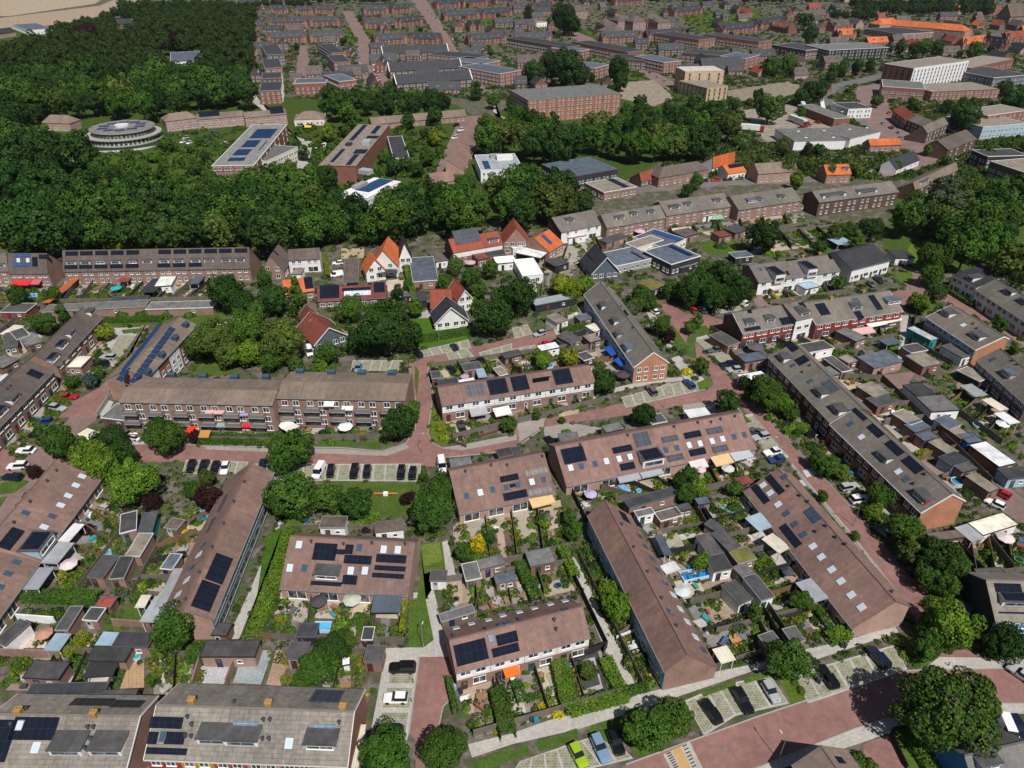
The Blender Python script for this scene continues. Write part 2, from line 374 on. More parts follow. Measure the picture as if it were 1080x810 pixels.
            for x, y in a:
                p, sd = s.hit(x, y); nm = {'v': 'vent_pipe', 'c': 'chimney', 'B': 'ventbox'}[k]
                obj('ventilation_box' if k == 'B' else nm, vent_mesh(nm), r, (p.x, p.y, s.zroof(p.y)), 0, {'v': (.05, .05, .055), 'c': (.34, .2, .06), 'B': (.035, .07, .105)}[k])
        elif k == 'd':                    # dormer: px of the foot of its front, width, colour[, solar on roof]
            (x, y), w, col = a[:3]; p, sd = s.hit(x, y); hh = a[4] if len(a) > 4 else 1.3; sg = 1 if sd == 0 else -1
            yy = p.y; ss = s.s1 if sd == 0 else s.s2; z = s.zroof(yy); room = (s.yr - yy) * sg
            hh = min(hh, max(.6, room * ss + (.25 if len(a) < 5 else .9))); dp = hh / max(ss, .2) + .15
            dr = obj('dormer', None, r, (p.x, yy, z), 0 if sg > 0 else math.pi)
            b = MB(); sec = [(0, -.15), (dp, hh - .2), (dp, hh), (0, hh)]
            b.xprism(sec, -w/2, w/2); me = b.data('dormer', ['paint'])
            bpy.data.objects.remove(dr); dr = obj('dormer', me, r, (p.x, yy, z), 0 if sg > 0 else math.pi, C[col])
            b = MB(); b.box(-w/2 - .14, -.2, hh, w/2 + .14, dp + .1, hh + .14); build(b, 'dormer_roof', 'felt', dr, col=C['felt'] if col != 'zinc' else C['bluegrey'])
            obj('window', win_mesh(w * .82, min(1.1, hh * .65)), dr, (0, -.01, hh * .2), 0, WH if col != 'white' else (.3, .32, .34))
            if len(a) > 3 and a[3]:
                b = MB(); b.box(-w*.42, .1, hh + .16, w*.42, dp - .3, hh + .24); build(b, 'solar_panel', 'solar', dr, col=(.010, .013, .022))
        elif k == 'g':                    # cross gable at the front: px at its foot, width
            p, sd = s.hit(*a[0]); w = a[1]; zt = s.h1 + (s.hr - s.h1) * .78; dp = s.yr * .78; b = MB()
            sec = [(-w/2, s.h1 - .6), (w/2, s.h1 - .6), (0, zt)]
            b.poly([(p.x - w/2, -.32, 0), (p.x + w/2, -.32, 0), (p.x + w/2, -.32, s.h1 - .4), (p.x, -.32, zt - .2), (p.x - w/2, -.32, s.h1 - .4)]); b.poly([(p.x - w/2, -.02, 0), (p.x - w/2, -.32, 0), (p.x - w/2, -.32, s.h1 - .4), (p.x - w/2, -.02, s.h1 - .4)]); b.poly([(p.x + w/2, -.32, 0), (p.x + w/2, -.02, 0), (p.x + w/2, -.02, s.h1 - .4), (p.x + w/2, -.32, s.h1 - .4)])
            cg = build(b, 'cross_gable', 'brick', r, col=jit(C['brickr'], .08)); b = MB()
            for sg in (-1, 1):
                P_ = [(p.x + sg * (w/2 + .2), -.5, s.h1 - .55), (p.x, -.5, zt), (p.x, dp, zt), (p.x + sg * (w/2 + .2), .5, s.h1 - .55)]; b.poly(P_ if sg < 0 else P_[::-1])
            build(b, 'gable_roof', 'slate', cg, col=C['slate'])
            for z in (.9, 3.6): obj('window', win_mesh(1.5, 1.5), cg, (p.x, -.335, z), 0, WH)
        elif k == 'a':                    # awning on the front or rear wall: px of outer edge ends, colour, depth
            awn(a[0], a[1], a[2], a[3] if len(a) > 3 else 2.6, s)
        elif k == 'e':                    # lean-to glass roof / sunroom (own part)
            pass
m, nt, b = nodes('skyglass'); b.inputs['Roughness'].default_value = .07; L(nt, mul(nt, ocol(nt), (.9, .95, 1.0)), b.inputs['Base Color']); b.inputs['Specular IOR Level'].default_value = .8
def awn(p, q, col, depth=2.6, bld=None, h=2.35, label=None):
    """fabric awning: outer edge px p-q at h, rising to the wall behind"""
    a, b_ = G(*p, h), G(*q, h); a, b_ = (a, b_) if a.x < b_.x else (b_, a)
    n = Vector((-(b_.y - a.y), b_.x - a.x)).normalized(); w = (b_ - a).length; rz = ang2(a, b_)
    if bld is not None:
        mid = bld.r.location + Matrix.Rotation(bld.rz, 3, 'Z') @ Vector((bld.L / 2, bld.D / 2, 0))
        if (mid.xy - a.xy).dot(n) < 0: a, b_ = b_, a; rz += math.pi
    m_ = MB(); m_.xprism([(0, -.05), (depth, .55), (depth, .6), (0, 0)], 0, w); m_.box(0, -.04, -.28, w, 0, 0)
    o = build(m_, 'awning', 'cloth', None, loc=(a.x, a.y, h), rz=rz, col=col)
    if bld is not None: adopt(o, bld.r)
    return o
# ---------------------------------------------------------------- flat-roofed blocks and sheds (three roof corners in px)
BC = [0]
def block(name, label, cat, fl, fr, bl, h, roof='felt', wall='brick', storeys=0, units=0, style='far', nick=None, group=None, trim=None, wmat='brick', parapet=.0, rclad=None, auto_=None, door=True, items=(), open_=False, rmat='felt', z0=0., fcol=WH, bands=None):
    if not storeys: BC[0] += 1; h += (BC[0] % 19) * .013
    a, b, c = G(*fl, h), G(*fr, h), G(*bl, h)
    ex = (b - a); w = ex.length; ex.normalize(); ey = Vector((-ex.y, ex.x, 0)); d = (c - a).dot(ey)
    if d < 0: a, ey, ex = b.copy(), -ey, -ex; d = -d
    d = max(d, .6); rz = math.atan2(ex.y, ex.x); r = root(name, (a.x, a.y, 0), rz)
    if label: tag(r, label, cat, group)
    else: auto(r, auto_, cat, group, a + ex * w / 2 + ey * d / 2)
    if nick: land(nick, a + ey * d / 2, a + ex * w + ey * d / 2)
    if open_:
        for x in (.08, w - .2):
            for y in (.08, d - .2):
                p = MB(); p.box(x, y, 0, x + .12, y + .12, h - .15); build(p, 'post', 'wood', r, col=C[wall])
    else:
        m_ = MB()
        for P_ in ([(0, 0), (w, 0)], [(w, 0), (w, d)], [(w, d), (0, d)], [(0, d), (0, 0)]):
            (x0, y0), (x1, y1) = P_; m_.poly([(x0, y0, 0), (x1, y1, 0), (x1, y1, h - .12), (x0, y0, h - .12)])
        build(m_, 'wall', wmat, r, col=jit(C[wall], .06))
    o = .15 if not storeys else .02
    m_ = MB(); m_.box(-o, -o, h - .14, w + o, d + o, h); build(m_, 'roof', rmat, r, col=jit(C[roof], .12))
    if trim is None: trim = random.choice(['grey', 'dark', 'bluegrey', 'woodg', 'dark', 'white']) if not storeys else 'white'
    if trim:
        m_ = MB(); t = .1 if not storeys else .3; hh = h + .07 + parapet
        m_.box(-o - .05, -o - .05, h - .2, w + o + .05, -o + t - .05, hh); m_.box(-o - .05, d + o + .05 - t, h - .2, w + o + .05, d + o + .05, hh)
        m_.box(-o - .05, -o + t - .05, h - .2, -o - .05 + t, d + o + .05 - t, hh); m_.box(w + o + .05 - t, -o + t - .05, h - .2, w + o + .05, d + o + .05 - t, hh)
        build(m_, 'roof_edge', 'paint', r, col=jit(C[trim], .08))
    W_ = dict(front=Wall(0, 0, 0, w), right=Wall(w, 0, math.pi/2, d), rear=Wall(w, d, math.pi, w), left=Wall(0, d, -math.pi/2, d))
    if storeys:
        for k, wl in W_.items():
            if not sees(r, wl): continue
            if rclad and k == 'right': m_ = MB(); m_.box(w + .004, 0, .1, w + .07, d, h - .25); build(m_, 'facade_panel', 'paint', r, col=C[rclad])
            facade(r, wl, h - .3, max(1, units if k in ('front', 'rear') and units else int(wl.ln / 4.2)), style, .075 if rclad and k == 'right' else 0, fcol, far=True)
    elif door and not open_ and h > 2:
        x, y = W_['front'].at(w * .3, .012); put(door_mesh(), 'door', r, x, y, .02, 0, random.choice(DOORC))
        if w > 3.2: x, y = W_['front'].at(w * .7, .012); put(win_mesh(.9, .8), 'window', r, x, y, 1.1, 0, WH)
    for it in items:
        if it[0] == 's':
            p, q = G(it[1], it[2], h), G(it[3], it[4], h); u = (p - a); v = (q - a)
            x0, x1 = sorted((u.dot(ex), v.dot(ex))); y0, y1 = sorted((u.dot(ey), v.dot(ey))); x0, x1, y0, y1 = max(.4, x0), min(w - .4, x1), max(.4, y0), min(d - .4, y1)
            if x1 - x0 < .5 or y1 - y0 < .5: continue
            m_ = MB(); m_.box(x0, y0, h + .1, x1, y1, h + .17); build(m_, 'solar_panel', 'solar', r, col=(.012, .02, .045) if len(it) < 6 else it[5])
        elif it[0] == 'b':                 # roof housing: px centre, w, d, h, colour
            p = G(it[1], it[2], h) - a; x, y = p.dot(ex), p.dot(ey); m_ = MB(); m_.box(x - it[3]/2, y - it[4]/2, h, x + it[3]/2, y + it[4]/2, h + it[5]); build(m_, 'roof_housing', 'paint', r, col=C[it[6]])
        elif it[0] == 'k':
            for q in it[1:]:
                p = G(*q, h) - a; m_ = MB(); x, y = p.dot(ex), p.dot(ey); m_.box(x - .8, y - .5, h, x + .8, y + .5, h + .2); build(m_, 'skylight', 'white', r)
    return r
SHEDC = dict(felt='dark grey', feltg='mid grey', feltb='sandy grey', bitumen='black', zinc='pale metal', whiteroof='white', bluegrey='blue grey', greenroof='mossy green', red='red', redd='dark red', orange='orange', cream='cream', dbrown='brown', lblue='light blue', pink='brown', wood='wooden', abrown='brown')
def shed(fl, fr, bl, roof='felt', wall='brick', h=2.5, what='shed', **k):
    nm = {'shed': 'garden_shed', 'garage': 'garage', 'canopy': 'patio_canopy', 'ext': 'flat_roof_extension', 'pergola': 'pergola'}[what]
    lab = f"{SHEDC[roof]} roofed " + {'shed': 'garden shed', 'garage': 'brick garage', 'canopy': 'patio canopy', 'ext': 'single storey extension', 'pergola': 'pergola'}[what]
    if what == 'canopy': k.setdefault('open_', True); k.setdefault('rmat', 'corrugated'); k.setdefault('trim', '')
    lb = k.pop('label', None)
    return block(nm, lb, {'shed': 'shed', 'garage': 'garage', 'canopy': 'canopy', 'ext': 'extension', 'pergola': 'pergola'}[what], fl, fr, bl, h, roof, wall, auto_=lab, group={'shed': 'sheds in the back gardens', 'garage': 'garages along the lanes', 'canopy': 'canopies over garden patios', 'ext': 'extensions behind the houses', 'pergola': 'pergolas'}[what], wmat='wood' if wall in ('wood', 'woodg', 'dark') else 'brick', **k)
# ---------------------------------------------------------------- foliage
def leafmesh(name, cent, nrm, size, mat='foliage', extra=None):
    n = len(cent); nrm = nrm + RNG.normal(0, .45, nrm.shape); nrm /= np.linalg.norm(nrm, axis=1)[:, None]
    t = np.cross(nrm, RNG.normal(0, 1, nrm.shape)); t /= np.linalg.norm(t, axis=1)[:, None] + 1e-9; b = np.cross(nrm, t)
    s = (size * RNG.uniform(.6, 1.35, n))[:, None]; t = t * s; b = b * s * .8
    v = np.stack([cent - t - b * .4, cent - b, cent + t - b * .3, cent + t * .6 + b, cent - t * .6 + b], 1).reshape(-1, 3)
    me = bpy.data.meshes.new(name); me.vertices.add(5 * n); me.vertices.foreach_set('co', v.astype(np.float32).ravel())
    me.loops.add(5 * n); me.loops.foreach_set('vertex_index', np.arange(5 * n, dtype=np.int32))
    me.polygons.add(n); me.polygons.foreach_set('loop_start', np.arange(0, 5 * n, 5, dtype=np.int32)); me.polygons.foreach_set('loop_total', np.full(n, 5, dtype=np.int32))
    me.materials.append(M[mat]); me.update(calc_edges=True); return me
def sph(n):
    d = RNG.normal(0, 1, (n, 3)); return d / np.linalg.norm(d, axis=1)[:, None]
def crown(name, lobes=26, leaves=5200, shape='round', lr=.40, ls=.062):
    """unit crown (radius 1): leafy lobes with hollows between"""
    cs, rs = [], []
    for i in range(lobes):
        d = sph(1)[0]
        if shape in ('round', 'bush'):
            z_ = 1 - 2 * (i + .5) / lobes; q_ = math.sqrt(1 - z_ * z_); d = np.array([q_ * math.cos(2.39996 * i), q_ * math.sin(2.39996 * i), z_]) + RNG.normal(0, .13, 3); d /= np.linalg.norm(d)
        if shape == 'round': c = d * np.array([.70, .70, .66]) * RNG.uniform(.8, 1.1); r = lr * RNG.uniform(.7, 1.2)
        elif shape == 'oval': c = d * np.array([.5, .5, .95]); r = lr * RNG.uniform(.7, 1.1)
        elif shape == 'cone': z = RNG.uniform(-1, 1.15); q = max(.02, (1.3 - z) / 2.3); c = np.array([d[0] * q * .75, d[1] * q * .75, z * 1.25]); r = .12 + .3 * q
        elif shape == 'bush': c = d * np.array([.62, .62, .4]) * RNG.uniform(.5, 1.05); r = lr * RNG.uniform(.7, 1.15); c[2] = abs(c[2])
        cs.append(c); rs.append(r)
    cs, rs = np.array(cs), np.array(rs)
    if shape == 'round':                      # lopsided outline: bulges and bays
        ph = RNG.uniform(0, 6.28, 6); az = np.arctan2(cs[:, 1], cs[:, 0]); f = 1 + .17 * np.sin(2 * az + ph[0]) + .12 * np.sin(3 * az + ph[1] + 2 * cs[:, 2]) + .10 * np.sin(5 * az + ph[2]) + RNG.normal(0, .10, len(az)); up = 1 + .16 * np.sin(2 * az + ph[3]) * (cs[:, 2] > 0)
        cs = cs * np.clip(f, .55, 1.35)[:, None]; cs[:, 2] *= up; rs = rs * RNG.uniform(.65, 1.25, len(rs))
    per = leaves // lobes; P, Nn = [], []
    for c, r in zip(cs, rs):
        d = sph(per); rad = r * (1 - np.abs(RNG.normal(0, .13, per)))[:, None]; p = c + d * rad
        dist = np.linalg.norm(p[:, None] - cs[None], axis=2) / rs[None]
        keep = (dist < .74).sum(1) == 0
        P.append(p[keep]); Nn.append((d * .7 + p / (np.linalg.norm(p, axis=1)[:, None] + .2) * .5)[keep])
    return leafmesh(name, np.concatenate(P), np.concatenate(Nn), ls)
CROWN = {'round': [crown('crown', 40 + i * 4, 12000, 'round', .30, .043) for i in range(6)], 'oval': [crown('crown', 24, 4200, 'oval', .38) for i in range(2)],
         'cone': [crown('crown', 34, 4200, 'cone') for i in range(2)], 'bush': [crown('foliage', 12, 1300, 'bush', .42, .10) for i in range(5)],
         'fine': [crown('crown', 64 + 6 * i, 24000, 'round', .25, .03) for i in range(3)], 'far': [crown('crown', 34 + 3 * i, 6500, 'round', .30, .055) for i in range(5)], 'clump': [crown('clump', 6, 130, 'bush', .5, .2) for i in range(6)]}
def trunkmesh(i):
    b = MB(); random.seed(i)
    b.cyl(0, 0, -.1, 1.0, .075, 7, 0, .04)
    for k in range(5):
        a = k * 1.256 + random.random(); z = .42 + .08 * k; x, y = math.cos(a), math.sin(a); n = 5
        p0 = Vector((0, 0, z)); p1 = Vector((x * .5, y * .5, z + .45))
        u = (p1 - p0).normalized(); e1 = u.cross(Vector((0, 0, 1))).normalized(); e2 = u.cross(e1)
        A = [p0 + (e1 * math.cos(6.283 * j / n) + e2 * math.sin(6.283 * j / n)) * .03 for j in range(n)]; B = [p1 + (e1 * math.cos(6.283 * j / n) + e2 * math.sin(6.283 * j / n)) * .012 for j in range(n)]
        for j in range(n): b.poly([A[j], A[(j + 1) % n], B[(j + 1) % n], B[j]])
    return b.data('trunk', ['bark'])
TRUNK = [trunkmesh(i) for i in range(4)]; random.seed(11)
FOL = dict(mid=((.056, .118, .022), 'mid green'), dark=((.034, .076, .019), 'dark green'), deep=((.026, .058, .016), 'very dark green'), light=((.105, .19, .024), 'light green'), olive=((.080, .118, .028), 'olive green'),
           grey=((.075, .105, .058), 'grey green'), purple=((.032, .016, .018), 'purple leaved'), yellow=((.42, .36, .02), 'yellow'), lime=((.17, .22, .02), 'lime green'), blue=((.05, .085, .075), 'blue green'), brown=((.075, .06, .025), 'brown green'), orange=((.35, .2, .03), 'orange yellow'))
def tree(x, y, rp, col='mid', shape='round', hs=1.0, label=None, group=None, name=None, woods=None, r=None):
    h0 = 0
    R = r or rp * mpp(x, y, 5); R = R if r else rp * mpp(x, y, R * 1.3)
    zc = R * (1.25 if shape not in ('cone', 'oval') else 1.35) * hs
    if woods: zc = max(zc, 6.5)
    p = G(x, y, zc); rt = root(name or ('conifer_tree' if shape == 'cone' else 'broadleaf_tree'), (p.x, p.y, 0), random.uniform(0, 6.28))
    if label: tag(rt, label, 'tree', group)
    elif woods: tag(rt, woods, 'tree', 'trees of ' + woods.split(' in ')[-1])
    else: auto(rt, FOL[col][1] + (' conical conifer' if shape == 'cone' else ' upright narrow tree' if shape == 'oval' else ' leafy tree'), 'tree', 'trees among the houses', (p.x, p.y))
    k = shape
    if shape == 'round' and rp < 11: k = 'far'
    vs = 1.0 if shape in ('cone', 'oval') else random.uniform(.82, 1.12)
    c = obj('crown', random.choice(CROWN[k]), rt, (0, 0, zc), random.uniform(0, 6.28), jit(FOL[col][0], .17)); c.scale = (R * random.uniform(.9, 1.08), R * random.uniform(.9, 1.08), R * vs)
    t = obj('trunk', random.choice(TRUNK), rt, (0, 0, 0), random.uniform(0, 6.28)); hh = zc * .95; t.scale = (R * 1.0, R * 1.0, hh)
    return rt
def bush(x, y, rp, col='mid', label=None, flat=.8, name='shrub', r=None, what=' rounded shrub', grp='shrubs in the gardens'):
    R = r or rp * mpp(x, y, 1); p = G(x, y, R * .45 * flat)
    me = random.choice(CROWN['bush'])
    o = obj(name, me, None, (p.x, p.y, 0), random.uniform(0, 6.28), jit(FOL[col][0], .15)); o.scale = (R, R, R * flat * 1.1)
    if label: tag(o, label, 'shrub', 'shrubs in the gardens')
    else: auto(o, FOL[col][1] + what, name.replace('_', ' '), grp, (p.x, p.y))
    return o
def hedge(pts, w=1.0, h=1.6, col='light', label=None, z=0.0):
    P = [G(x, y, h * .8) for x, y in pts]; cs, ns = [], []
    o0 = P[0]; k = .115
    for a, b in zip(P, P[1:]):
        d = (b - a); ln = d.length; d.normalize(); n = Vector((-d.y, d.x, 0)); area = ln * (w + 2 * h); q = int(min(16000, area * 70))
        u = RNG.uniform(-w * .3, ln + w * .3, q); s = RNG.uniform(0, w + 2 * h, q)
        off = np.clip(s - h, 0, w) - w / 2; zz = np.where(s < h, s, np.where(s > h + w, 2 * h + w - s, h))
        nn = np.where((s < h)[:, None], np.array([-n.x, -n.y, .2]), np.where((s > h + w)[:, None], np.array([n.x, n.y, .2]), np.array([0, 0, 1.])))
        pt = np.stack([a.x - o0.x + d.x * u + n.x * off, a.y - o0.y + d.y * u + n.y * off, zz], 1) + RNG.normal(0, .07, (q, 3))
        pt[:, 2] += .12 * np.sin(u * 1.3) * (zz > h * .8); cs.append(pt); ns.append(nn)
    me = leafmesh('hedge', np.concatenate(cs), np.concatenate(ns), k)
    o = obj('hedge', me, None, (o0.x, o0.y, z), 0, jit(FOL[col][0], .08))
    mid = P[len(P) // 2]
    if label: tag(o, label, 'hedge', 'hedges')
    else: auto(o, FOL[col][1] + ' clipped hedge', 'hedge', 'hedges', ((P[0].x + P[-1].x) / 2, (P[0].y + P[-1].y) / 2))
    return o
# ---------------------------------------------------------------- ground sheets
PLV = []
def _in(x, y, P):
    r = False
    for i in range(len(P)):
        (x0, y0), (x1, y1) = P[i], P[i - 1]
        if (y0 > y) != (y1 > y) and x < (x1 - x0) * (y - y0) / (y1 - y0) + x0: r = not r
    return r
def _cross(a, b, c, d):
    o = lambda p, q, r: (q[0] - p[0]) * (r[1] - p[1]) - (q[1] - p[1]) * (r[0] - p[0])
    return o(a, b, c) * o(a, b, d) < 0 and o(c, d, a) * o(c, d, b) < 0
def level(pts):
    """height of a ground sheet: 4 mm above every earlier sheet that it overlaps"""
    xs = [p[0] for p in pts]; ys = [p[1] for p in pts]; bb = (min(xs), max(xs), min(ys), max(ys)); lv = 0
    for (b2, P2, l2) in PLV:
        if l2 < lv or b2[0] > bb[1] or b2[1] < bb[0] or b2[2] > bb[3] or b2[3] < bb[2]: continue
        n, m_ = len(pts), len(P2)
        if any(_in(*p, P2) for p in pts) or any(_in(*p, pts) for p in P2) or _in(sum(xs) / n, sum(ys) / n, P2) or any(_cross(pts[i], pts[i - 1], P2[j], P2[j - 1]) for i in range(n) for j in range(m_)): lv = l2 + 1
    PLV.append((bb, list(pts), lv)); return .02 + .004 * lv
NL = [0]; HARD = []; LAWNS = []
def patch(name, mat, pts, col=(1, 1, 1), z=None, kind='structure'):
    if name in ('road', 'path', 'building_site', 'field'): HARD.append(pts)
    if name == 'lawn': LAWNS.append(pts)
    z = level(pts); P = [G(x, y, 0) for x, y in pts]; b = MB()
    ar = sum(P[i].x * P[(i + 1) % len(P)].y - P[(i + 1) % len(P)].x * P[i].y for i in range(len(P)))
    if ar < 0: P = P[::-1]
    d = P[1] - P[0]; rz = math.atan2(d.y, d.x); c, s = math.cos(rz), math.sin(rz)
    b.poly([(p.x, p.y, z) for p in P], 0, [(p.x * c + p.y * s, -p.x * s + p.y * c) for p in P])
    return build(b, name, mat, kind=kind, col=col)
def strip(name, mat, pts, w, h, col, kind='structure', z0=0.0, h0=0.0):
    """a raised strip (kerb) along px polyline"""
    b = MB(); P = [G(x, y, h0) for x, y in pts]
    for p, q in zip(P, P[1:]):
        d = (q - p); d.normalize(); n = Vector((-d.y, d.x, 0)) * w / 2
        b.prism([(p.x - n.x, p.y - n.y), (q.x - n.x, q.y - n.y), (q.x + n.x, q.y + n.y), (p.x + n.x, p.y + n.y)], z0, z0 + h)
    return build(b, name, mat, kind=kind, col=col)
KERB = (.34, .33, .31)
def kerb(*pts): strip('kerb', 'paint', pts, .18, .14, KERB)
def bays(fl, fr, br, bl, n, green=.5, base=(.40, .39, .36)):
    """car park of n bays: px corners, pale slabs, grass-grid cells (one sheet each)"""
    patch('parking_area', 'slab', [fl, fr, br, bl], base)
    a, b, c, d = (G(*q) for q in (fl, fr, br, bl)); z = level([fl, fr, br, bl]); m_ = MB()
    for i in range(n):
        def P(u, v): return (a.lerp(b, u)).lerp(d.lerp(c, u), v)
        e = .07
        q = [P((i + e) / n, .06), P((i + 1 - e) / n, .06), P((i + 1 - e) / n, .94), P((i + e) / n, .94)]
        ar = (q[1] - q[0]).cross(q[2] - q[0]).z
        if ar < 0: q = q[::-1]
        m_.poly([(p.x, p.y, z) for p in q])
    build(m_, 'parking_bay', 'gridpaver', kind='structure', col=(green, green, green))
m, nt, b = nodes('gridpaver'); p = worldpos(nt)
c = ramp(nt, noise(nt, 0.9, 5, p, .7), [(0.40, (.26, .245, .20)), (0.54, (.20, .20, .125)), (0.68, (.11, .14, .045))])
t = N(nt, 'ShaderNodeTexBrick'); L(nt, p, t.inputs['Vector']); t.inputs['Scale'].default_value = 1; t.inputs['Brick Width'].default_value = .6; t.inputs['Row Height'].default_value = .4; t.inputs['Mortar Size'].default_value = .06
t.inputs['Color1'].default_value = (1, 1, 1, 1); t.inputs['Color2'].default_value = (.85, .85, .85, 1); t.inputs['Mortar'].default_value = (1.35, 1.35, 1.4, 1)
L(nt, mul(nt, c, t.outputs['Color']), b.inputs['Base Color']); b.inputs['Roughness'].default_value = .95
def fence(pts, h=1.8, col='woodg', label=None, mat='wood', t=.08, name='garden_fence'):
    P = [G(x, y, 0) for x, y in pts]; r = root(name, P[0])
    for p, q in zip(P, P[1:]):
        d = q - p; ln = d.length; rz = math.atan2(d.y, d.x); b = MB(); b.box(.05, -t/2, .03, ln - .05, t/2, h)
        o = build(b, 'fence_panel' if mat == 'wood' else 'wall_run', mat, r, col=jit(C[col], .1)); o.location = p - P[0]; o.rotation_euler = (0, 0, rz)
        b = MB(); b.box(-.06, -.06, 0, .06, .06, h + .08); o = build(b, 'post', 'wood' if mat == 'wood' else mat, r, col=C[col]); o.location = p - P[0]
    auto(r, {'woodg': 'weathered grey wooden fence', 'wood': 'brown wooden fence', 'dark': 'black wooden fence', 'brick': 'low brick garden wall', 'white': 'white garden wall', 'grey': 'grey concrete garden wall', 'brickd': 'dark brick garden wall', 'bricko': 'orange brick garden wall'}[col], 'fence' if mat == 'wood' else 'garden wall', 'fences and walls between gardens', (P[0] + P[-1]) / 2)
    return r
# ---------------------------------------------------------------- garden things
def parasol(x, y, rp, col, what, n=8, square=False):
    R = rp * mpp(x, y, 2.3); p = G(x, y, 2.3); r = root('parasol', (p.x, p.y, 0), random.random())
    b = MB(); A = [(R * math.cos(6.2832 * i / n), R * math.sin(6.2832 * i / n)) for i in range(n)]
    for i in range(n):
        a, c = A[i], A[(i + 1) % n]; b.poly([(a[0], a[1], 2.1), (c[0], c[1], 2.1), (0, 0, 2.75)]); b.poly([(c[0], c[1], 2.1), (a[0], a[1], 2.1), (a[0] * .99, a[1] * .99, 1.92), (c[0] * .99, c[1] * .99, 1.92)][::-1])
    build(b, 'canopy', 'cloth', r, col=col); b = MB(); b.cyl(0, 0, 0, 2.85, .03, 6); b.box(-.3, -.3, 0, .3, .3, .1); build(b, 'pole', 'metal', r)
    auto(r, what + ' parasol', 'parasol', 'parasols in gardens', (p.x, p.y)); return r
def pool(x, y, rp, col, what, rect=None, h=.75):
    p = G(x, y, h); R = rp * mpp(x, y, h); r = root('paddling_pool', (p.x, p.y, 0), rect[2] if rect else random.random()); n = 14
    if rect: A = [(-rect[0]/2, -rect[1]/2), (rect[0]/2, -rect[1]/2), (rect[0]/2, rect[1]/2), (-rect[0]/2, rect[1]/2)]; B = [(a * .93, c * .88) for a, c in A]
    else: A = [(R * math.cos(6.2832 * i / n), R * .9 * math.sin(6.2832 * i / n)) for i in range(n)]; B = [(a * .9, c * .9) for a, c in A]
    b = MB(); k = len(A)
    for i in range(k):
        j = (i + 1) % k; a, c, d, e = A[i], A[j], B[j], B[i]
        b.poly([(*a, 0), (*c, 0), (*c, h), (*a, h)]); b.poly([(*a, h), (*c, h), (*d, h), (*e, h)]); b.poly([(*e, h), (*d, h), (*d, h - .2), (*e, h - .2)])
    build(b, 'pool_wall', 'paint', r, col=(.45, .6, .7)); b = MB(); b.poly([(*q, h - .15) for q in B]); build(b, 'water', 'water', r, col=col)
    auto(r, what, 'pool', None, (p.x, p.y)); return r
def trampoline(x, y, rp, col, what):
    p = G(x, y, .7); R = rp * mpp(x, y, .7); r = root('trampoline', (p.x, p.y, 0)); b = MB(); n = 16
    for i in range(n):
        a, c = 6.2832 * i / n, 6.2832 * (i + 1) / n
        b.poly([(R * .78 * math.cos(a), R * .78 * math.sin(a), .7), (R * math.cos(a), R * math.sin(a), .7), (R * math.cos(c), R * math.sin(c), .7), (R * .78 * math.cos(c), R * .78 * math.sin(c), .7)])
    build(b, 'edge_pad', 'paint', r, col=col); b = MB(); b.cyl(0, 0, .62, .66, R * .8, 16); build(b, 'jumping_mat', 'tyre', r)
    for i in range(4): b = MB(); b.cyl(R * .9 * math.cos(i * 1.571), R * .9 * math.sin(i * 1.571), 0, .68, .04, 6); build(b, 'leg', 'metal', r)
    auto(r, what + ' trampoline', 'trampoline', None, (p.x, p.y)); return r
def tableset(x, y, rz=0.0, col=(.25, .22, .2), tname='grey'):
    p = G(x, y, .7); r = root('garden_table', (p.x, p.y, 0), rz); b = MB(); b.box(-.9, -.45, .7, .9, .45, .75); build(b, 'table_top', 'wood', r, col=col)
    for sx in (-.8, .8):
        for sy in (-.38, .38): b = MB(); b.box(sx - .03, sy - .03, 0, sx + .03, sy + .03, .7); build(b, 'leg', 'metal', r)
    auto(r, tname + ' garden table', 'table', 'garden tables', (p.x, p.y))
    for sx, sy, a in ((-.45, -.75, 0), (.45, -.75, 0), (-.45, .75, math.pi), (.45, .75, math.pi)):
        c, s = math.cos(rz), math.sin(rz); q = Vector((p.x + c * sx - s * sy, p.y + s * sx + c * sy, 0))
        if 'chair' not in _cache:
            b = MB(); b.box(-.24, -.22, .42, .24, .24, .47); b.box(-.24, -.27, .42, .24, -.22, .95)
            for u in (-.2, .2):
                for v_ in (-.2, .2): b.box(u - .02, v_ - .02, 0, u + .02, v_ + .02, .42)
            _cache['chair'] = b.data('garden_chair', ['wood'])
        o = obj('garden_chair', _cache['chair'], None, q, rz + a, jit(col, .2)); auto(o, tname + ' garden chair', 'chair', 'garden chairs', q)
def lamp(x, y, h=5.5, yaw=0.0, what='slim grey street lamp'):
    p = G(x, y, 0); r = root('street_lamp', p, yaw); b = MB(); b.cyl(0, 0, 0, h, .08, 7, 0, .05); b.cyl(0, 0, 0, .9, .11, 7); build(b, 'pole', 'metal', r)
    b = MB(); b.box(-.04, -.04, h - .05, 1.2, .04, h + .03); build(b, 'arm', 'metal', r); b = MB(); b.box(.9, -.1, h - .02, 1.45, .1, h + .09); build(b, 'lamp_head', 'lamp', r)
    auto(r, what, 'street lamp', 'street lamps', p); return r
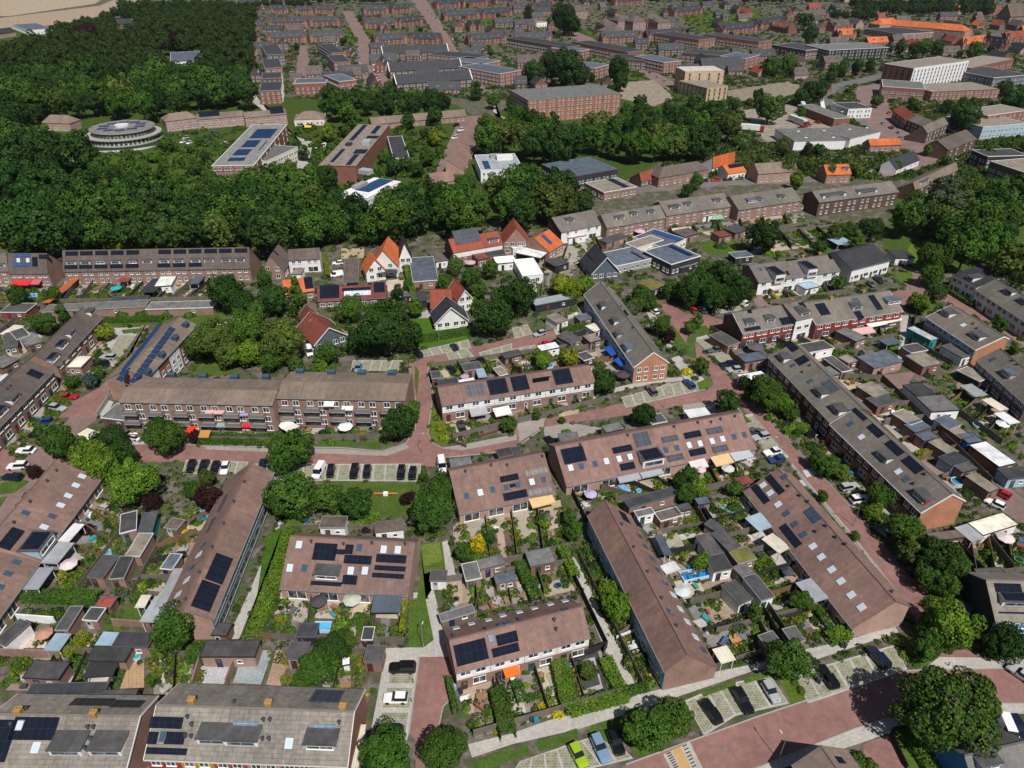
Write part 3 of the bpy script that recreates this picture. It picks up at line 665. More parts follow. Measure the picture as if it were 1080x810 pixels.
# ---------------------------------------------------------------- cars
def loft(b, rings, mats):
    n = len(rings[0])
    for k in range(len(rings) - 1):
        for i in range(n):
            j = (i + 1) % n; b.poly([rings[k][i], rings[k][j], rings[k + 1][j], rings[k + 1][i]], mats(k, i) if callable(mats) else mats)
    b.poly(rings[0][::-1], mats(0, 0) if callable(mats) else mats); b.poly(rings[-1], mats(0, 0) if callable(mats) else mats)
def car_meshes(t):
    if ('car', t) in _cache: return _cache[('car', t)]
    Ln, Wd, hb, ht, xs = dict(hatch=(4.0, 1.72, .88, 1.48, (-.28, .0, .82, .97)), sedan=(4.5, 1.8, .86, 1.44, (-.18, .08, .62, .84)), estate=(4.6, 1.8, .88, 1.48, (-.2, .06, .86, .98)), van=(4.9, 1.9, 1.05, 1.95, (-.62, -.42, .95, .99)), suv=(4.5, 1.86, .98, 1.66, (-.3, -.06, .85, .97)))[t]
    h = Ln / 2; w = Wd / 2
    def ring(x, wf, zb, zt): W = w * wf; return [(x, -W * .94, zb), (x, -W, zb + .2), (x, -W, zt - .14), (x, -W * .9, zt), (x, W * .9, zt), (x, W, zt - .14), (x, W, zb + .2), (x, W * .94, zb)]
    b = MB()
    loft(b, [ring(-h, .78, .35, hb - .28), ring(-h + .12, .9, .24, hb - .14), ring(-h + .55, 1, .2, hb - .04), ring(-.2 * h, 1, .2, hb), ring(.6 * h, 1, .2, hb + .02), ring(h - .3, .98, .22, hb), ring(h - .06, .9, .28, hb - .1), ring(h, .84, .36, hb - .22)], 0)
    x0, x1, x2, x3 = (h * q for q in xs); cw = w * .93; rw = w * .76
    b.poly([(x1, -rw, ht), (x2, -rw, ht - .03), (x2, rw, ht - .03), (x1, rw, ht)])                     # roof skin
    if t == 'van':
        for sy in (-1, 1): b.poly([(x1 + .9, sy * cw, hb), (x3, sy * cw, hb), (x2, sy * rw, ht - .03), (x1 + .9, sy * rw, ht - .01)][::sy * -1 if sy < 0 else -1] if sy > 0 else [(x1 + .9, -cw, hb), (x3, -cw, hb), (x2, -rw, ht - .03), (x1 + .9, -rw, ht - .01)])
    for sy in (-1, 1):                                                                               # mirrors and pillars
        b.box(x0 + .25, sy * (w + .02) - .08, hb, x0 + .4, sy * (w + .02) + .08, hb + .14)
    body = b.data('body', ['carpaint'])
    g = MB(); d = .012
    g.poly([(x0, cw, hb - .02), (x0, -cw, hb - .02), (x1, -rw, ht - .02), (x1, rw, ht - .02)]); wind = g.data('windscreen', ['carglass'])
    g = MB(); g.poly([(x3, -cw, hb - .02), (x3, cw, hb - .02), (x2, rw, ht - .05), (x2, -rw, ht - .05)]); rear = g.data('rear_window', ['carglass' if t != 'van' else 'carglass'])
    xe = x1 + .9 if t == 'van' else None
    sides = []
    for sy in (-1, 1):
        g = MB(); P = [(x0, sy * cw, hb - .02), (xe or x3, sy * cw, hb - .02), (xe or x2, sy * rw, ht - .04), (x1, sy * rw, ht - .03)]; g.poly(P if sy < 0 else P[::-1]); sides.append(g.data('side_window', ['carglass']))
    wh = MB()
    k = 12; R = .32
    for yy in (-.1, .1):
        A = [(R * math.cos(6.2832 * i / k), yy, R + R * math.sin(6.2832 * i / k)) for i in range(k)]; wh.poly(A if yy < 0 else A[::-1]); 
    for i in range(k):
        a, c = 6.2832 * i / k, 6.2832 * (i + 1) / k; wh.poly([(R * math.cos(a), .1, R + R * math.sin(a)), (R * math.cos(c), .1, R + R * math.sin(c)), (R * math.cos(c), -.1, R + R * math.sin(c)), (R * math.cos(a), -.1, R + R * math.sin(a))])
    wheel = wh.data('wheel', ['tyre']); lt = MB(); lt.box(-.03, -.2, -.07, .03, .2, .07); light = lt.data('headlight', ['lamp'])
    _cache[('car', t)] = (Ln, Wd, hb, [('body', body, (0, 0, 0)), ('windscreen', wind, (-d, 0, d)), ('rear_window', rear, (d, 0, d)), ('side_window', sides[0], (0, -d, 0)), ('side_window', sides[1], (0, d, 0))] + [('wheel', wheel, (sx * h * .62, sy * (w - .09), 0)) for sx in (-1, 1) for sy in (-1, 1)] + [('headlight', light, (-h + .1, sy * w * .62, hb - .26)) for sy in (-1, 1)])
    return _cache[('car', t)]
CARC = dict(black=(.008, .008, .01), white=(.75, .75, .75), silver=(.35, .37, .39), grey=(.09, .095, .1), blue=(.02, .05, .16), navy=(.008, .014, .035), red=(.42, .012, .02), green=(.28, .42, .015), lblue=(.16, .26, .38), teal=(.02, .09, .1), orange=(.6, .2, .02), yellow=(.6, .4, .02), brown=(.1, .06, .04))
CN = dict(lblue='light blue', green='lime green', navy='dark navy')
def car(f, b_, col='black', t='hatch', label=None):
    """car from px of its nose to px of its tail (about bonnet height)"""
    p, q = G(*f, .9), G(*b_, .9); mid = (p + q) / 2; d = q - p; rz = math.atan2(d.y, d.x)
    Ln, Wd, hb, parts = car_meshes(t); s = 1.0
    r = root('van' if t == 'van' else 'parked_car', (mid.x, mid.y, .045), rz); far = f[1] < 230
    for nm, me, loc in (parts[:5] if far else parts): obj(nm, me, r, loc, None, CARC[col])
    w = {'hatch': 'small hatchback', 'sedan': 'saloon car', 'estate': 'estate car', 'van': 'van', 'suv': 'large car'}[t]
    if label: tag(r, label, 'van' if t == 'van' else 'car', 'parked cars')
    else: auto(r, f"{CN.get(col, col)} {w} parked", 'van' if t == 'van' else 'car', 'parked cars', mid)
    return r
# ================================================================= THE SETTING
gm = MB(); gm.poly([(-6000, -400, 0), (6000, -400, 0), (6000, 9000, 0), (-6000, 9000, 0)]); build(gm, 'ground', 'yard', kind='structure')
ROADC = (.25, .136, .118); ROADP = (.215, .145, .13); PATHC = (.40, .385, .35); PAVE = (.30, .275, .25)
def road(*p, c=ROADC): return patch('road', 'clinker', p, c)
def path(*p, c=PATHC): return patch('path', 'slab', p, c)
def lawn(*p, c=(1, 1, 1)): return patch('lawn', 'grass', p, c)
def patio(*p, c=PAVE, m='paving'): return patch('patio', m, p, c)
# big green beds under the woods and parks
lawn((0, 25), (240, 25), (250, 100), (480, 110), (560, 160), (640, 150), (640, 200), (480, 245), (300, 262), (0, 262), c=(.75, .75, .75))
lawn((480, 245), (640, 200), (720, 160), (760, 95), (560, 95), (480, 150), c=(.75, .75, .75))
lawn((950, 195), (1080, 170), (1080, 300), (990, 285), (930, 262), c=(.85, .85, .85))
lawn((45, 158), (230, 160), (230, 196), (120, 210), (50, 205), c=(.95, .9, .75))
patch('field', 'soil', [(0, -14), (128, -14), (100, 4), (10, 17), (0, 17)], (.36, .29, .20)); patch('field', 'soil', [(0, 19), (105, 6), (133, -6), (160, -10), (150, 8), (60, 26), (0, 32)], (.33, .25, .18))
patch('field', 'soil', [(160, -12), (420, -30), (420, -14), (170, -2)], (.25, .24, .12))
patch('grass_verge', 'grass', [(362, 32), (392, 30), (398, 47), (368, 48)], (1, .95, .8)); patch('grass_verge', 'grass', [(470, 22), (548, 17), (548, 30), (480, 33)], (1, .95, .8))
patch('grass_verge', 'grass', [(713, 14), (800, 8), (812, 28), (740, 34)], (1, .95, .8)); patch('grass_verge', 'grass', [(604, 24), (630, 38), (640, 52), (610, 36)], (1, .95, .8)); patch('grass_verge', 'grass', [(660, 70), (690, 87), (672, 88), (654, 76)], (1, .95, .8))
patch('building_site', 'soil', [(648, 88), (690, 84), (712, 104), (690, 112), (655, 104)], (.26, .215, .165)); patch('building_site', 'soil', [(765, 96), (830, 86), (850, 92), (820, 108), (770, 106)], (.22, .19, .14))
patch('building_site', 'soil', [(785, 116), (832, 110), (878, 128), (880, 140), (812, 152), (790, 135)], (.27, .23, .18))
# far town streets
road((430, -6), (446, -6), (500, 82), (515, 95), (505, 100), (485, 75), c=ROADP); road((361, 12), (372, 12), (402, 62), (411, 92), (398, 92), (380, 50), c=ROADP); road((374, 46), (393, 47), (400, 88), (382, 88), c=ROADP)
road((315, 48), (325, 48), (328, 82), (312, 82), c=ROADP); road((604, 32), (640, 46), (720, 92), (706, 95), (650, 62), (600, 38), c=ROADP)
road((252, 95), (270, 40), (276, 40), (262, 98), c=ROADP); road((268, 98), (300, 140), (330, 150), (322, 190), (310, 190), (318, 150), (262, 104), c=PATHC)
road((862, 106), (872, 90), (930, 78), (932, 84), (885, 92), (876, 104), (898, 118), (912, 118), (940, 140), (985, 150), (1010, 165), (1000, 172), (960, 160), (925, 148), (900, 125), c=(.15, .14, .135))
road((902, 92), (930, 88), (940, 118), (985, 148), (1002, 158), (985, 175), (930, 190), (925, 184), (965, 165), (925, 142), (905, 118), c=ROADP)
road((520, 100), (528, 138), (534, 138), (540, 128), (520, 118), c=PATHC); road((486, 122), (505, 122), (470, 190), (455, 190), c=ROADP)
road((540, 200), (640, 196), (760, 188), (860, 186), (862, 192), (760, 196), (640, 206), c=(.17, .15, .14)); road((478, 252), (520, 252), (530, 262), (475, 262), c=(.2, .19, .18))
# --- near streets
road((0, 469), (130, 462), (217, 471), (360, 472.5), (404, 476.5), (428, 468), (438, 453), (440.5, 427), (432, 405), (433, 383), (450, 377), (540, 356.5), (585, 348), (590, 357.5), (540, 369), (453, 386), (451, 394), (456.5, 415), (455, 430), (451.5, 457), (456, 466.5), (467, 472.5), (487, 469.5), (540, 459), (545, 446), (585, 439.5), (633, 431.5), (647, 427), (720, 416.5), (745, 412), (752.5, 405), (747, 392), (735, 384), (720, 362), (708, 340), (695, 320.5), (707, 321.5), (725, 331), (742, 332), (764, 338), (764, 345), (727, 349), (733, 362), (775, 402), (862, 497), (917, 556), (952, 600), (985, 630), (1000, 672), (992, 694), (955, 640), (897, 564), (837, 493), (795, 447), (778, 424), (753, 423), (720, 427.5), (660, 438), (595, 447), (573, 451), (548, 468), (540, 475.5), (463, 483), (459, 492), (360, 490), (217, 487), (125, 487), (30, 500), (0, 510))
road((652, 812), (660, 807), (727.5, 782.5), (800, 756), (900, 723), (938, 709), (978, 707), (1080, 705), (1080, 742), (1055, 742), (985, 750), (943, 755), (900, 769), (857, 786), (790, 814))
road((442.5, 693), (471.5, 692.5), (479, 715), (475, 738), (467, 745), (463, 765), (449, 785), (448, 812), (438, 812), (440, 783), (431.5, 773))
road((137, 377), (150, 340), (160, 330), (166, 331), (118, 403), (108, 438), (73, 464), (55, 490), (0, 553), (0, 520), (30, 478), (67, 447), (112, 402), c=ROADP)
road((917, 398), (968, 391), (953, 410), (992, 455), (1043, 495), (1080, 527), (1080, 552), (1058, 540), (1033, 497), (973, 443), c=ROADP); road((1000, 394), (1025, 388), (1050, 378), (1062, 372), (1060, 366), (1020, 380), c=ROADP)
road((941, 307), (980, 305), (995, 309), (1007, 307), (1065, 343), (1085, 352), (1085, 368), (1050, 346), (990, 314), (975, 318), (945, 330), c=ROADC); road((895, 320), (941, 307), (943, 318), (900, 330), c=ROADP)
patch('road', 'clinker', [(960, 284), (972, 285), (976, 305), (955, 307), (957, 296)], ROADP); road((990, 690), (1020, 684), (1040, 694), (990, 694)); road((910, 785), (943, 773), (955, 812), (912, 812))
road((75, 425), (107, 408), (112, 402), (107, 438), (60, 441), (45, 437)); road((790, 310), (820, 312), (830, 320), (800, 326), c=ROADP)
# speed table with white teeth and an ochre centre
patch('speed_table', 'slab', [(699.5, 796), (727.5, 782.5), (742, 812), (708, 812)], (.42, .39, .35)); patch('road_marking', 'paint', [(709, 791), (717, 787.5), (730, 812), (718, 812)], (.5, .3, .12))
for k in range(7):
    for (x0, y0, x1, y1) in ((702.5, 795, 712, 812), (719.5, 787, 731, 812)):
        t = k / 7; x = x0 + (x1 - x0) * t; y = y0 + (y1 - y0) * t; patch('road_marking', 'paint', [(x, y), (x + 4.6, y - 2.2), (x + 5.3, y - 1), (x + .7, y + 1.2)], (.05, .05, .05))
patch('road_marking', 'paint', [(846.5, 496.5), (857, 493.5), (862, 500), (851, 503.5)], (.5, .49, .46)); patch('road_marking', 'paint', [(842.5, 507), (849, 504.5), (854, 511.5), (848, 513)], (.42, .40, .37))
# pavements and paths
path((444, 607), (453.3, 607), (460, 633), (473, 692.5), (442.5, 693), (431.5, 773), (420, 812), (392, 812), (389, 782), (400, 725), (407, 683.5), (447, 682.5), (457.5, 675), (448, 627)); path((465, 572), (472, 570), (480, 602), (484, 628), (474, 640), (468, 604)); path((440, 588), (432, 615), (425, 640), (428, 640), (437, 612), (443, 588)); path((436, 625), (449, 625), (450, 630), (436, 631))
path((583, 570), (590, 568), (607, 590), (613, 600), (633, 645), (650, 675), (673, 730), (658, 735), (647, 697), (638, 685), (623, 650), (609, 615), (600, 590)); path((295, 547), (300, 549), (276, 615), (252, 674), (240, 674), (267, 615))
path((493, 785), (540, 773.5), (578, 760), (603, 753), (660, 738), (677, 731.5), (720, 721.5), (757, 708), (800, 699.5), (850, 684.5), (887, 677), (943, 660), (948, 667), (914, 678), (860, 696), (793, 708), (720, 733), (677, 748), (610, 769), (540, 785), (498, 799))
path((978, 703), (990, 693), (1080, 694.5), (1080, 705), (1005, 706)); path((900, 769), (943, 755), (985, 750), (1055, 742), (1080, 742), (1080, 753), (1055, 753), (985, 765), (941, 772), (910, 783), (857, 800), (820, 812), (790, 812), (857, 786)); path((660, 738), (677, 731), (700, 780), (690, 790))
path((360, 473.5), (404, 477), (428, 468.5), (432, 472), (408, 481), (360, 479), (290, 477), (217, 474), (217, 471), (290, 473), c=PAVE); path((487, 470), (545, 458), (545, 464), (487, 475), (467, 473), c=PAVE); path((545, 446), (575, 441), (573, 450), (548, 466), c=PAVE); path((573, 451), (600, 446), (640, 452), (600, 465), (575, 462), c=PAVE)
path((720, 428), (753, 424), (775, 426), (795, 449), (783, 436), (745, 440), (722, 445), c=PAVE); path((645, 410), (690, 399), (720, 398), (720, 402), (690, 404), (648, 414)); path((708, 378), (716, 375), (745, 402), (738, 405), (722, 400)); path((676, 318), (684, 314), (690, 330), (700, 350), (712, 362), (708, 372), (690, 345)); path((950, 332), (962, 333), (956, 380), (948, 378))
path((105, 438), (115, 422), (120, 424), (110, 442)); path((98, 356), (118, 346), (148, 345), (140, 352), (112, 378), (92, 392), (85, 390)); path((118, 500), (130, 470), (140, 470), (128, 505), c=PAVE); path((130, 463), (160, 458), (160, 468), (133, 470), c=PATHC)
path((578, 332), (584, 331), (596, 356), (590, 362)); path((546, 283), (560, 270), (582, 308), (575, 312), (566, 296), c=PAVE); path((660, 420), (680, 414), (706, 403), (712, 408), (665, 424), c=PAVE); path((832, 489), (836, 489), (898, 562), (957, 637), (952, 640), (893, 563), c=PAVE)
kerb((0, 468.7), (130, 461.7), (217, 470.7), (360, 472.2), (404, 476.2), (428, 467.7), (438, 452.7), (440.2, 427), (431.7, 405), (432.7, 383)); kerb((452.8, 386), (450.8, 394), (456.8, 415), (455.2, 430), (451.2, 457), (455.7, 466.9), (467, 472.9), (487, 469.9), (540, 459.4)); kerb((463, 483.4), (540, 475.9), (573, 451.4)); kerb((733.4, 362), (775.4, 402), (862, 497.4), (917, 556)); kerb((778, 424.4), (753, 423.4), (720, 427.9)); kerb((660, 806.6), (727.5, 782), (800, 755.6), (900, 722.6), (938, 708.6), (978, 706.6), (1080, 704.6)); kerb((1080, 742.4), (1055, 742.4), (985, 750.4), (943, 755.4), (900, 769.4), (857, 786.4), (790, 814)); kerb((442.2, 693), (431.2, 773)); kerb((837, 493.4), (897, 564.4), (955, 640.4)); kerb((463.2, 765), (467.3, 745.3), (475.3, 738))
# parking strips
bays((333, 489.5), (444, 489), (443, 508), (330, 507), 9, 1); bays((262, 489), (333, 489.5), (330, 507), (258, 505), 6, 1); bays((196, 485), (262, 487), (258, 500), (192, 500), 6, 1)
bays((436, 694), (442, 694), (431, 775), (397, 775), 1, .9) if 0 else None
bays((410.5, 700), (408, 722), (436.5, 722), (440, 700), 1, 1.1); bays((407, 724), (401, 748), (433, 748), (437, 724), 1, 1.1); bays((401, 750), (397, 775), (429, 775), (433, 750), 1, 1.1)
bays((548, 803), (600, 785), (612, 812), (540, 816), 4, 1); bays((600, 785), (640, 772), (668, 800), (618, 812), 3, .9); bays((722, 739), (757, 724), (776, 755), (743, 776), 3, 1); bays((757, 724), (812, 711), (832, 742), (776, 755), 3, 1); bays((838, 712), (862, 704), (880, 733), (852, 742), 2, .95); bays((862, 704), (944, 680), (957, 706), (880, 733), 5, 1.1)
bays((655, 419), (708, 405), (712, 418), (660, 430), 5, 1); bays((708, 405), (735, 399), (745, 411), (712, 418), 3, 1); bays((731, 357), (745, 353), (790, 393), (770, 394), 6, 1); bays((778, 440), (793, 436), (832, 482), (818, 489), 6, 1); bays((743, 322), (775, 316), (783, 327), (750, 332), 5, 1)
bays((442, 370), (494, 358), (497, 367), (447, 377), 5, 1); bays((540, 346), (556, 342), (562, 352), (543, 357), 2, 1); bays((372, 380), (425, 380), (420, 391), (370, 391), 5, 1); bays((127, 352), (145, 352), (120, 388), (110, 380), 6, 1.1); bays((540, 368), (568, 363), (572, 372), (542, 378), 3, 1)
bays((470, 372), (492, 367), (500, 376), (475, 382), 2, 1); bays((505, 372), (540, 362), (540, 376), (512, 384), 3, .9)
# verges and lawns
lawn((456, 432), (463, 426), (474, 468), (466, 471), (456, 462), (452.5, 455), c=(1.5, 1.3, .8)); lawn((438, 385), (442, 392), (440, 420), (437, 405)); lawn((205, 456), (310, 456), (310, 466), (205, 464)); lawn((313, 465), (330, 464), (330, 470), (312, 471)); lawn((335, 464), (376, 465), (374, 473), (333, 472)); lawn((383, 465), (403, 466), (402, 474), (380, 473)); lawn((408, 467), (420, 466), (405, 474))
lawn((345, 508), (445, 509), (444, 520), (430, 545), (345, 545), (330, 520)); lawn((443, 573), (466, 571), (470, 600), (444, 606), (438, 640), (428, 683), (447, 683), (457, 675), (449, 632), (452, 632), (448, 608), c=(1.1, 1.1, 1)); lawn((432, 632), (449, 633), (457, 674), (446, 683), (427, 683), c=(1.05, 1.1, 1))
lawn((443, 575), (464, 572), (467, 592), (447, 597), c=(1.9, 1.6, 1.6)); lawn((564, 783), (608, 768), (612, 778), (569, 793)); lawn((540, 793), (556, 783), (560, 796), (540, 802)); lawn((497, 803), (540, 787), (540, 802), (500, 818)); lawn((617, 770), (644, 758), (660, 775), (645, 785), (622, 775)); lawn((738, 729), (776, 717), (776, 723), (742, 735)); lawn((783, 716), (812, 708), (813, 713), (786, 721)); lawn((820, 715), (838, 708), (850, 738), (835, 743), c=(1.3, 1.2, 1)); lawn((648, 768), (660, 750), (678, 744), (698, 790), (675, 800))
lawn((945, 672), (960, 668), (988, 690), (975, 703), (958, 703)); lawn((942, 770), (955, 762), (995, 812), (960, 812), c=(1.0, 1.15, .8)); lawn((966, 285), (980, 265), (1000, 262), (1010, 255), (985, 250), (960, 258), (955, 268), c=(1.4, 1.4, 1)); lawn((958, 325), (975, 310), (990, 318), (985, 328), (962, 330)); lawn((943, 288), (962, 286), (963, 298), (950, 298), c=(1.2, 1.2, .9))
lawn((435, 335), (452, 333), (460, 347), (494, 346), (494, 358), (443, 368), (435, 360), c=(.9, 1.2, .6)); lawn((735, 380), (722, 372), (725, 355), (733, 362)); lawn((728, 345), (745, 343), (750, 352), (735, 356)); lawn((700, 350), (712, 346), (728, 368), (720, 370)); lawn((735, 404), (748, 398), (749, 408), (738, 412), c=(1.2, 1.2, 1)); lawn((724, 352), (735, 357), (733, 362), (726, 356)); lawn((772, 426), (793, 445), (785, 447), (770, 438))
lawn((105, 337), (170, 330), (175, 342), (110, 345)); lawn((170, 325), (240, 325), (240, 340), (205, 345)); lawn((280, 565), (298, 555), (302, 590), (255, 672), (265, 672), c=(.8, 1, .7)); lawn((205, 380), (250, 378), (250, 395), (210, 397)); lawn((128, 348), (150, 346), (150, 350), (130, 352)); lawn((0, 510), (20, 504), (32, 508), (15, 520), (0, 522)); lawn((0, 525), (8, 523), (0, 536)); lawn((0, 502), (30, 496), (34, 500), (0, 508))
lawn((637, 525), (655, 523), (665, 536), (648, 540), c=(1, 1.1, .7)); lawn((1024, 583), (1040, 580), (1050, 598), (1032, 600), c=(.7, .85, .5)); lawn((565, 608), (590, 604), (592, 622), (568, 627), c=(1, 1.1, .8)); lawn((513, 627), (524, 624), (527, 642), (515, 645), c=(.9, 1.2, .6)); lawn((108, 655), (125, 655), (133, 675), (122, 672)); lawn((163, 710), (180, 706), (182, 728), (160, 728), c=(1.2, 1.2, 1)); lawn((130, 640), (150, 640), (147, 658), (128, 657)); lawn((744, 648), (763, 646), (773, 660), (748, 666), c=(.5, .65, .45)); lawn((1008, 580), (1016, 590), (1013, 600), (1000, 585)); lawn((790, 505), (812, 500), (815, 515), (795, 520)); lawn((575, 560), (595, 552), (598, 560), (578, 564)); lawn((875, 270), (880, 250), (850, 244), (835, 250), c=(.9, .9, .7)); lawn((737, 255), (775, 253), (790, 268), (745, 268), c=(1, 1, .7))
# ================================================================= NAMED BUILDINGS
GB = {}
def gb(key, *a, **k): GB[key] = Gable(*a, **k); return GB[key]
wb = [(2.75, 5.3, 'white')] * 4
gb('A1', 'gallery_flats', 'lower left half of the long brown roofed balcony flats beside the street junction', 'west balcony flats', (125.5, 423), (287, 426.5), 8.6, (200, 410), 9.7, 12, roof='abrown', units=6, front='flat2', cat='flats', items=[('B', (154, 396), (182, 397), (215, 398), (248, 399), (281, 399))])
gb('A2', 'gallery_flats', 'right half of the brown roofed balcony flats, stepped up beside the curving street', 'east balcony flats', (291.5, 419), (427, 421.5), 8.6, (350, 403), 9.7, 12, roof='abrown', units=5, front='flat2', cat='flats', items=[('B', (317, 393), (350, 394), (382, 394.5), (414, 395))])
gb('S', 'gallery_flats', 'flats with two long blue solar rows on the roof and white galleries', 'blue solar roofed flats', (154, 398), (207, 342), 7.6, (121, 402), 9.8, 11, roof='abrown', units=5, front='flat2', cat='flats', bands=[(.3, 7.2, 'white'), (.3, 7.2, 'brickr'), (.3, 7.2, 'white'), (.3, 7.2, 'brickr'), (.3, 7.2, 'white')], items=[('B', (196, 344), (185, 358), (171, 376), (156, 394))])
for q0, q1 in (((126, 403), (169, 344)), ((139, 405), (182, 346))):
    g_ = GB['S']; p0, sd = g_.hit(*q0); p1, _ = g_.hit(*q1); n_ = int(abs(p1.x - p0.x) / 2.1)
    for i in range(n_):
        b = MB(); b.box(-.95, -.75, .22, .95, .75, .3); x_ = p0.x + (p1.x - p0.x) * (i + .5) / n_; y_ = p0.y + (p1.y - p0.y) * (i + .5) / n_
        o = build(b, 'solar_panel', 'solar', g_.r, col=(.015, .035, .085)); o.location = (x_, y_, g_.zroof(y_)); o.rotation_euler = (g_.slope(sd), 0, 0)
gb('I', 'terrace_building', 'long pink brown terrace with a white boxy dormer and six dark solar arrays', 'white dormer terrace', (597.5, 511.7), (797.5, 472), 2.9, (690, 451.5), 7.6, units=7, wall='pinkbrick', h2=5.2, D=12.0,
   items=[('s', 590.8, 474.2, 619, 485.8), ('s', 645, 472.5, 667.5, 475), ('S', 666.7, 457.5, 687.5, 469.2), ('S', 696.7, 461.7, 715.8, 464.2), ('S', 702.5, 481, 721.7, 484.3), ('s', 720.3, 457, 740.3, 460), ('S', 744, 452.5, 763, 455.8), ('s', 725.8, 475, 745.3, 478.5), ('S', 750, 471.7, 768.8, 475), ('s', 653, 489.8, 670.5, 494),
   ('k', (601.8, 493.5), (639.5, 486.5), (653, 484), (664.5, 481.8), (726.8, 469.5), (738.3, 467.8), (751, 465.3), (762, 463)), ('K', (613.3, 491.8), (627.5, 489.3), (702.5, 474.8), (714, 472.5), (774.3, 460.8), (785, 458.5)), ('v', (612, 470), (662, 460), (711, 451), (736, 446.5), (750, 446), (760, 443), (775, 440)), ('d', (689, 492), 5.2, 'white', 1, 2.1),
   ('a', (653.5, 509), (676.5, 504.5), (.32, .33, .35)), ('a', (677.5, 504), (700.5, 499), (.32, .33, .35)), ('a', (730, 494.5), (747.5, 491.5), (.6, .55, .52)), ('a', (755, 491.5), (774.5, 487), (.62, .42, .22)), ('a', (775, 486), (795, 481), (.4, .42, .46))])
gb('G', 'terrace_building', 'short pink brown terrace by the curving street with faded grey solar panels', 'faded panel terrace', (484.5, 541), (586, 520), 2.9, (522, 487.5), 7.6, units=4, wall='pinkbrick', h2=5.2, D=12,
   items=[('s', 526.7, 503, 547.5, 505.5), ('s', 530, 520.8, 557, 523.7), ('s', 537, 511, 546.5, 513), ('S', 553.3, 496.7, 578.3, 498.3, (.17, .15, .145)), ('S', 556.7, 517.5, 583, 518.8, (.15, .145, .145)), ('k', (506.5, 519.5), (561, 508.3)), ('K', (492, 523), (519.5, 516.5), (534, 514), (573.3, 505.8), (546, 511.5)), ('v', (491, 498), (518, 491.5), (535, 491.5), (572, 482)), ('a', (561.5, 535.5), (586, 529.5), (.62, .42, .2))])
gb('E', 'terrace_building', 'white banded terrace with black solar panels across most of its roof', 'white banded solar terrace', (466, 427), (627.5, 402), 5.3, (545, 396.5), 7.6, units=6, band=(2.75, 5.2, 'white'), front='row', D=9.5,
   items=[('S', 490, 406, 513, 416.5, (.09, .092, .1)), ('s', 513, 401.5, 537, 414), ('s', 537.5, 398, 559, 410.5), ('s', 558.5, 394, 582, 407), ('s', 581.5, 391, 605, 403.5), ('a', (497, 439), (515, 436), (.34, .34, .35)), ('a', (523, 439), (540, 435.5), (.72, .7, .66))])
gb('H', 'terrace_building', 'pink brown terrace with many black solar panels above the pale paved patio', 'patchwork solar terrace', (295.3, 619.2), (430, 627), 2.9, (365, 568.3), 7.6, units=4, wall='pinkbrick', h2=5.2, D=11.5,
   items=[('s', 332.5, 572.5, 353.3, 591.7), ('s', 353.6, 579.2, 363.3, 585), ('s', 365, 574.2, 371.7, 584.7), ('s', 363.8, 585, 391.2, 595.8), ('s', 397.5, 584.2, 428, 594.5), ('s', 395.5, 596, 427.5, 603), ('s', 393, 604, 425.8, 610.8), ('s', 362.2, 606.3, 375.8, 617), ('s', 328.3, 612.5, 360, 618.7), ('k', (305.8, 599), (370, 602), (385, 602), (404.7, 579.5), (419.7, 580), (315.5, 574.5)), ('K', (321, 599.2), (379, 577.5)), ('v', (328.5, 572), (362.5, 574.5), (392.5, 573.5), (427.5, 574.5)), ('d', (344.5, 611.5), 4.6, 'grey')])
gb('J', 'terrace_building', 'white banded terrace with two wide black solar arrays and an orange awning', 'orange awning terrace', (480.8, 707.5), (621.7, 670.3), 5.2, (545, 657.2), 8.0, units=4, band=(2.7, 5.1, 'white'), front='row', D=9.4,
   items=[('s', 477.8, 681, 515.8, 694.5), ('s', 518, 684.5, 548.3, 686.5), ('s', 522.5, 670.3, 547, 676), ('k', (481, 662.5), (497, 658), (515, 654), (530, 649.5), (547.5, 645.8), (563.3, 641.7), (580, 637.5), (595.5, 634)), ('K', (518, 673), (527, 659), (535, 657.5), (596, 643)), ('v', (478.5, 671), (513, 664), (548, 654), (584.5, 654.5), (586.5, 664.5)), ('a', (533.5, 715), (549.5, 709.5), (.85, .14, .015))])
gb('K', 'terrace_building', 'long pink brown terrace with a blue clad street front between path and gardens', 'blue fronted long terrace', (621.2, 542.5), (702.6, 707), 5.3, (726, 691.5), 8.3, 9.2, h2=2.9, units=6, band=(0.3, 5.0, 'lblue'), front='std',
   items=[('s', 652, 538.3, 664.7, 552.5), ('s', 666, 545, 678.3, 558.5), ('K', (674.7, 565.8), (680.8, 576.7), (687.8, 589.5), (694.2, 601.7), (701.7, 615), (742.2, 685.9), (706.5, 645.5)), ('k', (709.7, 627.5), (717.3, 642.5), (724.7, 655.9), (733.3, 672.1)), ('v', (655.8, 554), (668.3, 578), (683, 604), (697.5, 631.7), (713.3, 660.8))])
gb('N', 'terrace_building', 'long pink brown terrace with a row of square skylights beside the brick lane', 'skylight row terrace', (785.8, 517.5), (900.2, 661.6), 2.9, (944.3, 633), 7.6, 10.5, h2=5.4, units=7, wall='pinkbrick',
   items=[('s', 791.7, 514.2, 812.5, 528), ('s', 806.7, 504.2, 828.3, 518), ('s', 821.7, 556.7, 846.3, 573.7), ('S', 847.5, 540, 867, 547, (.035, .055, .085)), ('k', (805, 511.7), (812.5, 520), (820.8, 532), (877.2, 600.8), (887, 613), (898, 627.5), (908.8, 640.5), (857.5, 576.3), (866.3, 587.5)), ('K', (829.5, 541.7), (838.3, 553), (847.2, 563.8), (827.2, 502.8)), ('v', (831.5, 513.5), (843.5, 523.5), (860, 561.5), (871, 555.5), (881.5, 567.5), (891.5, 575), (852, 530), (940, 625))])
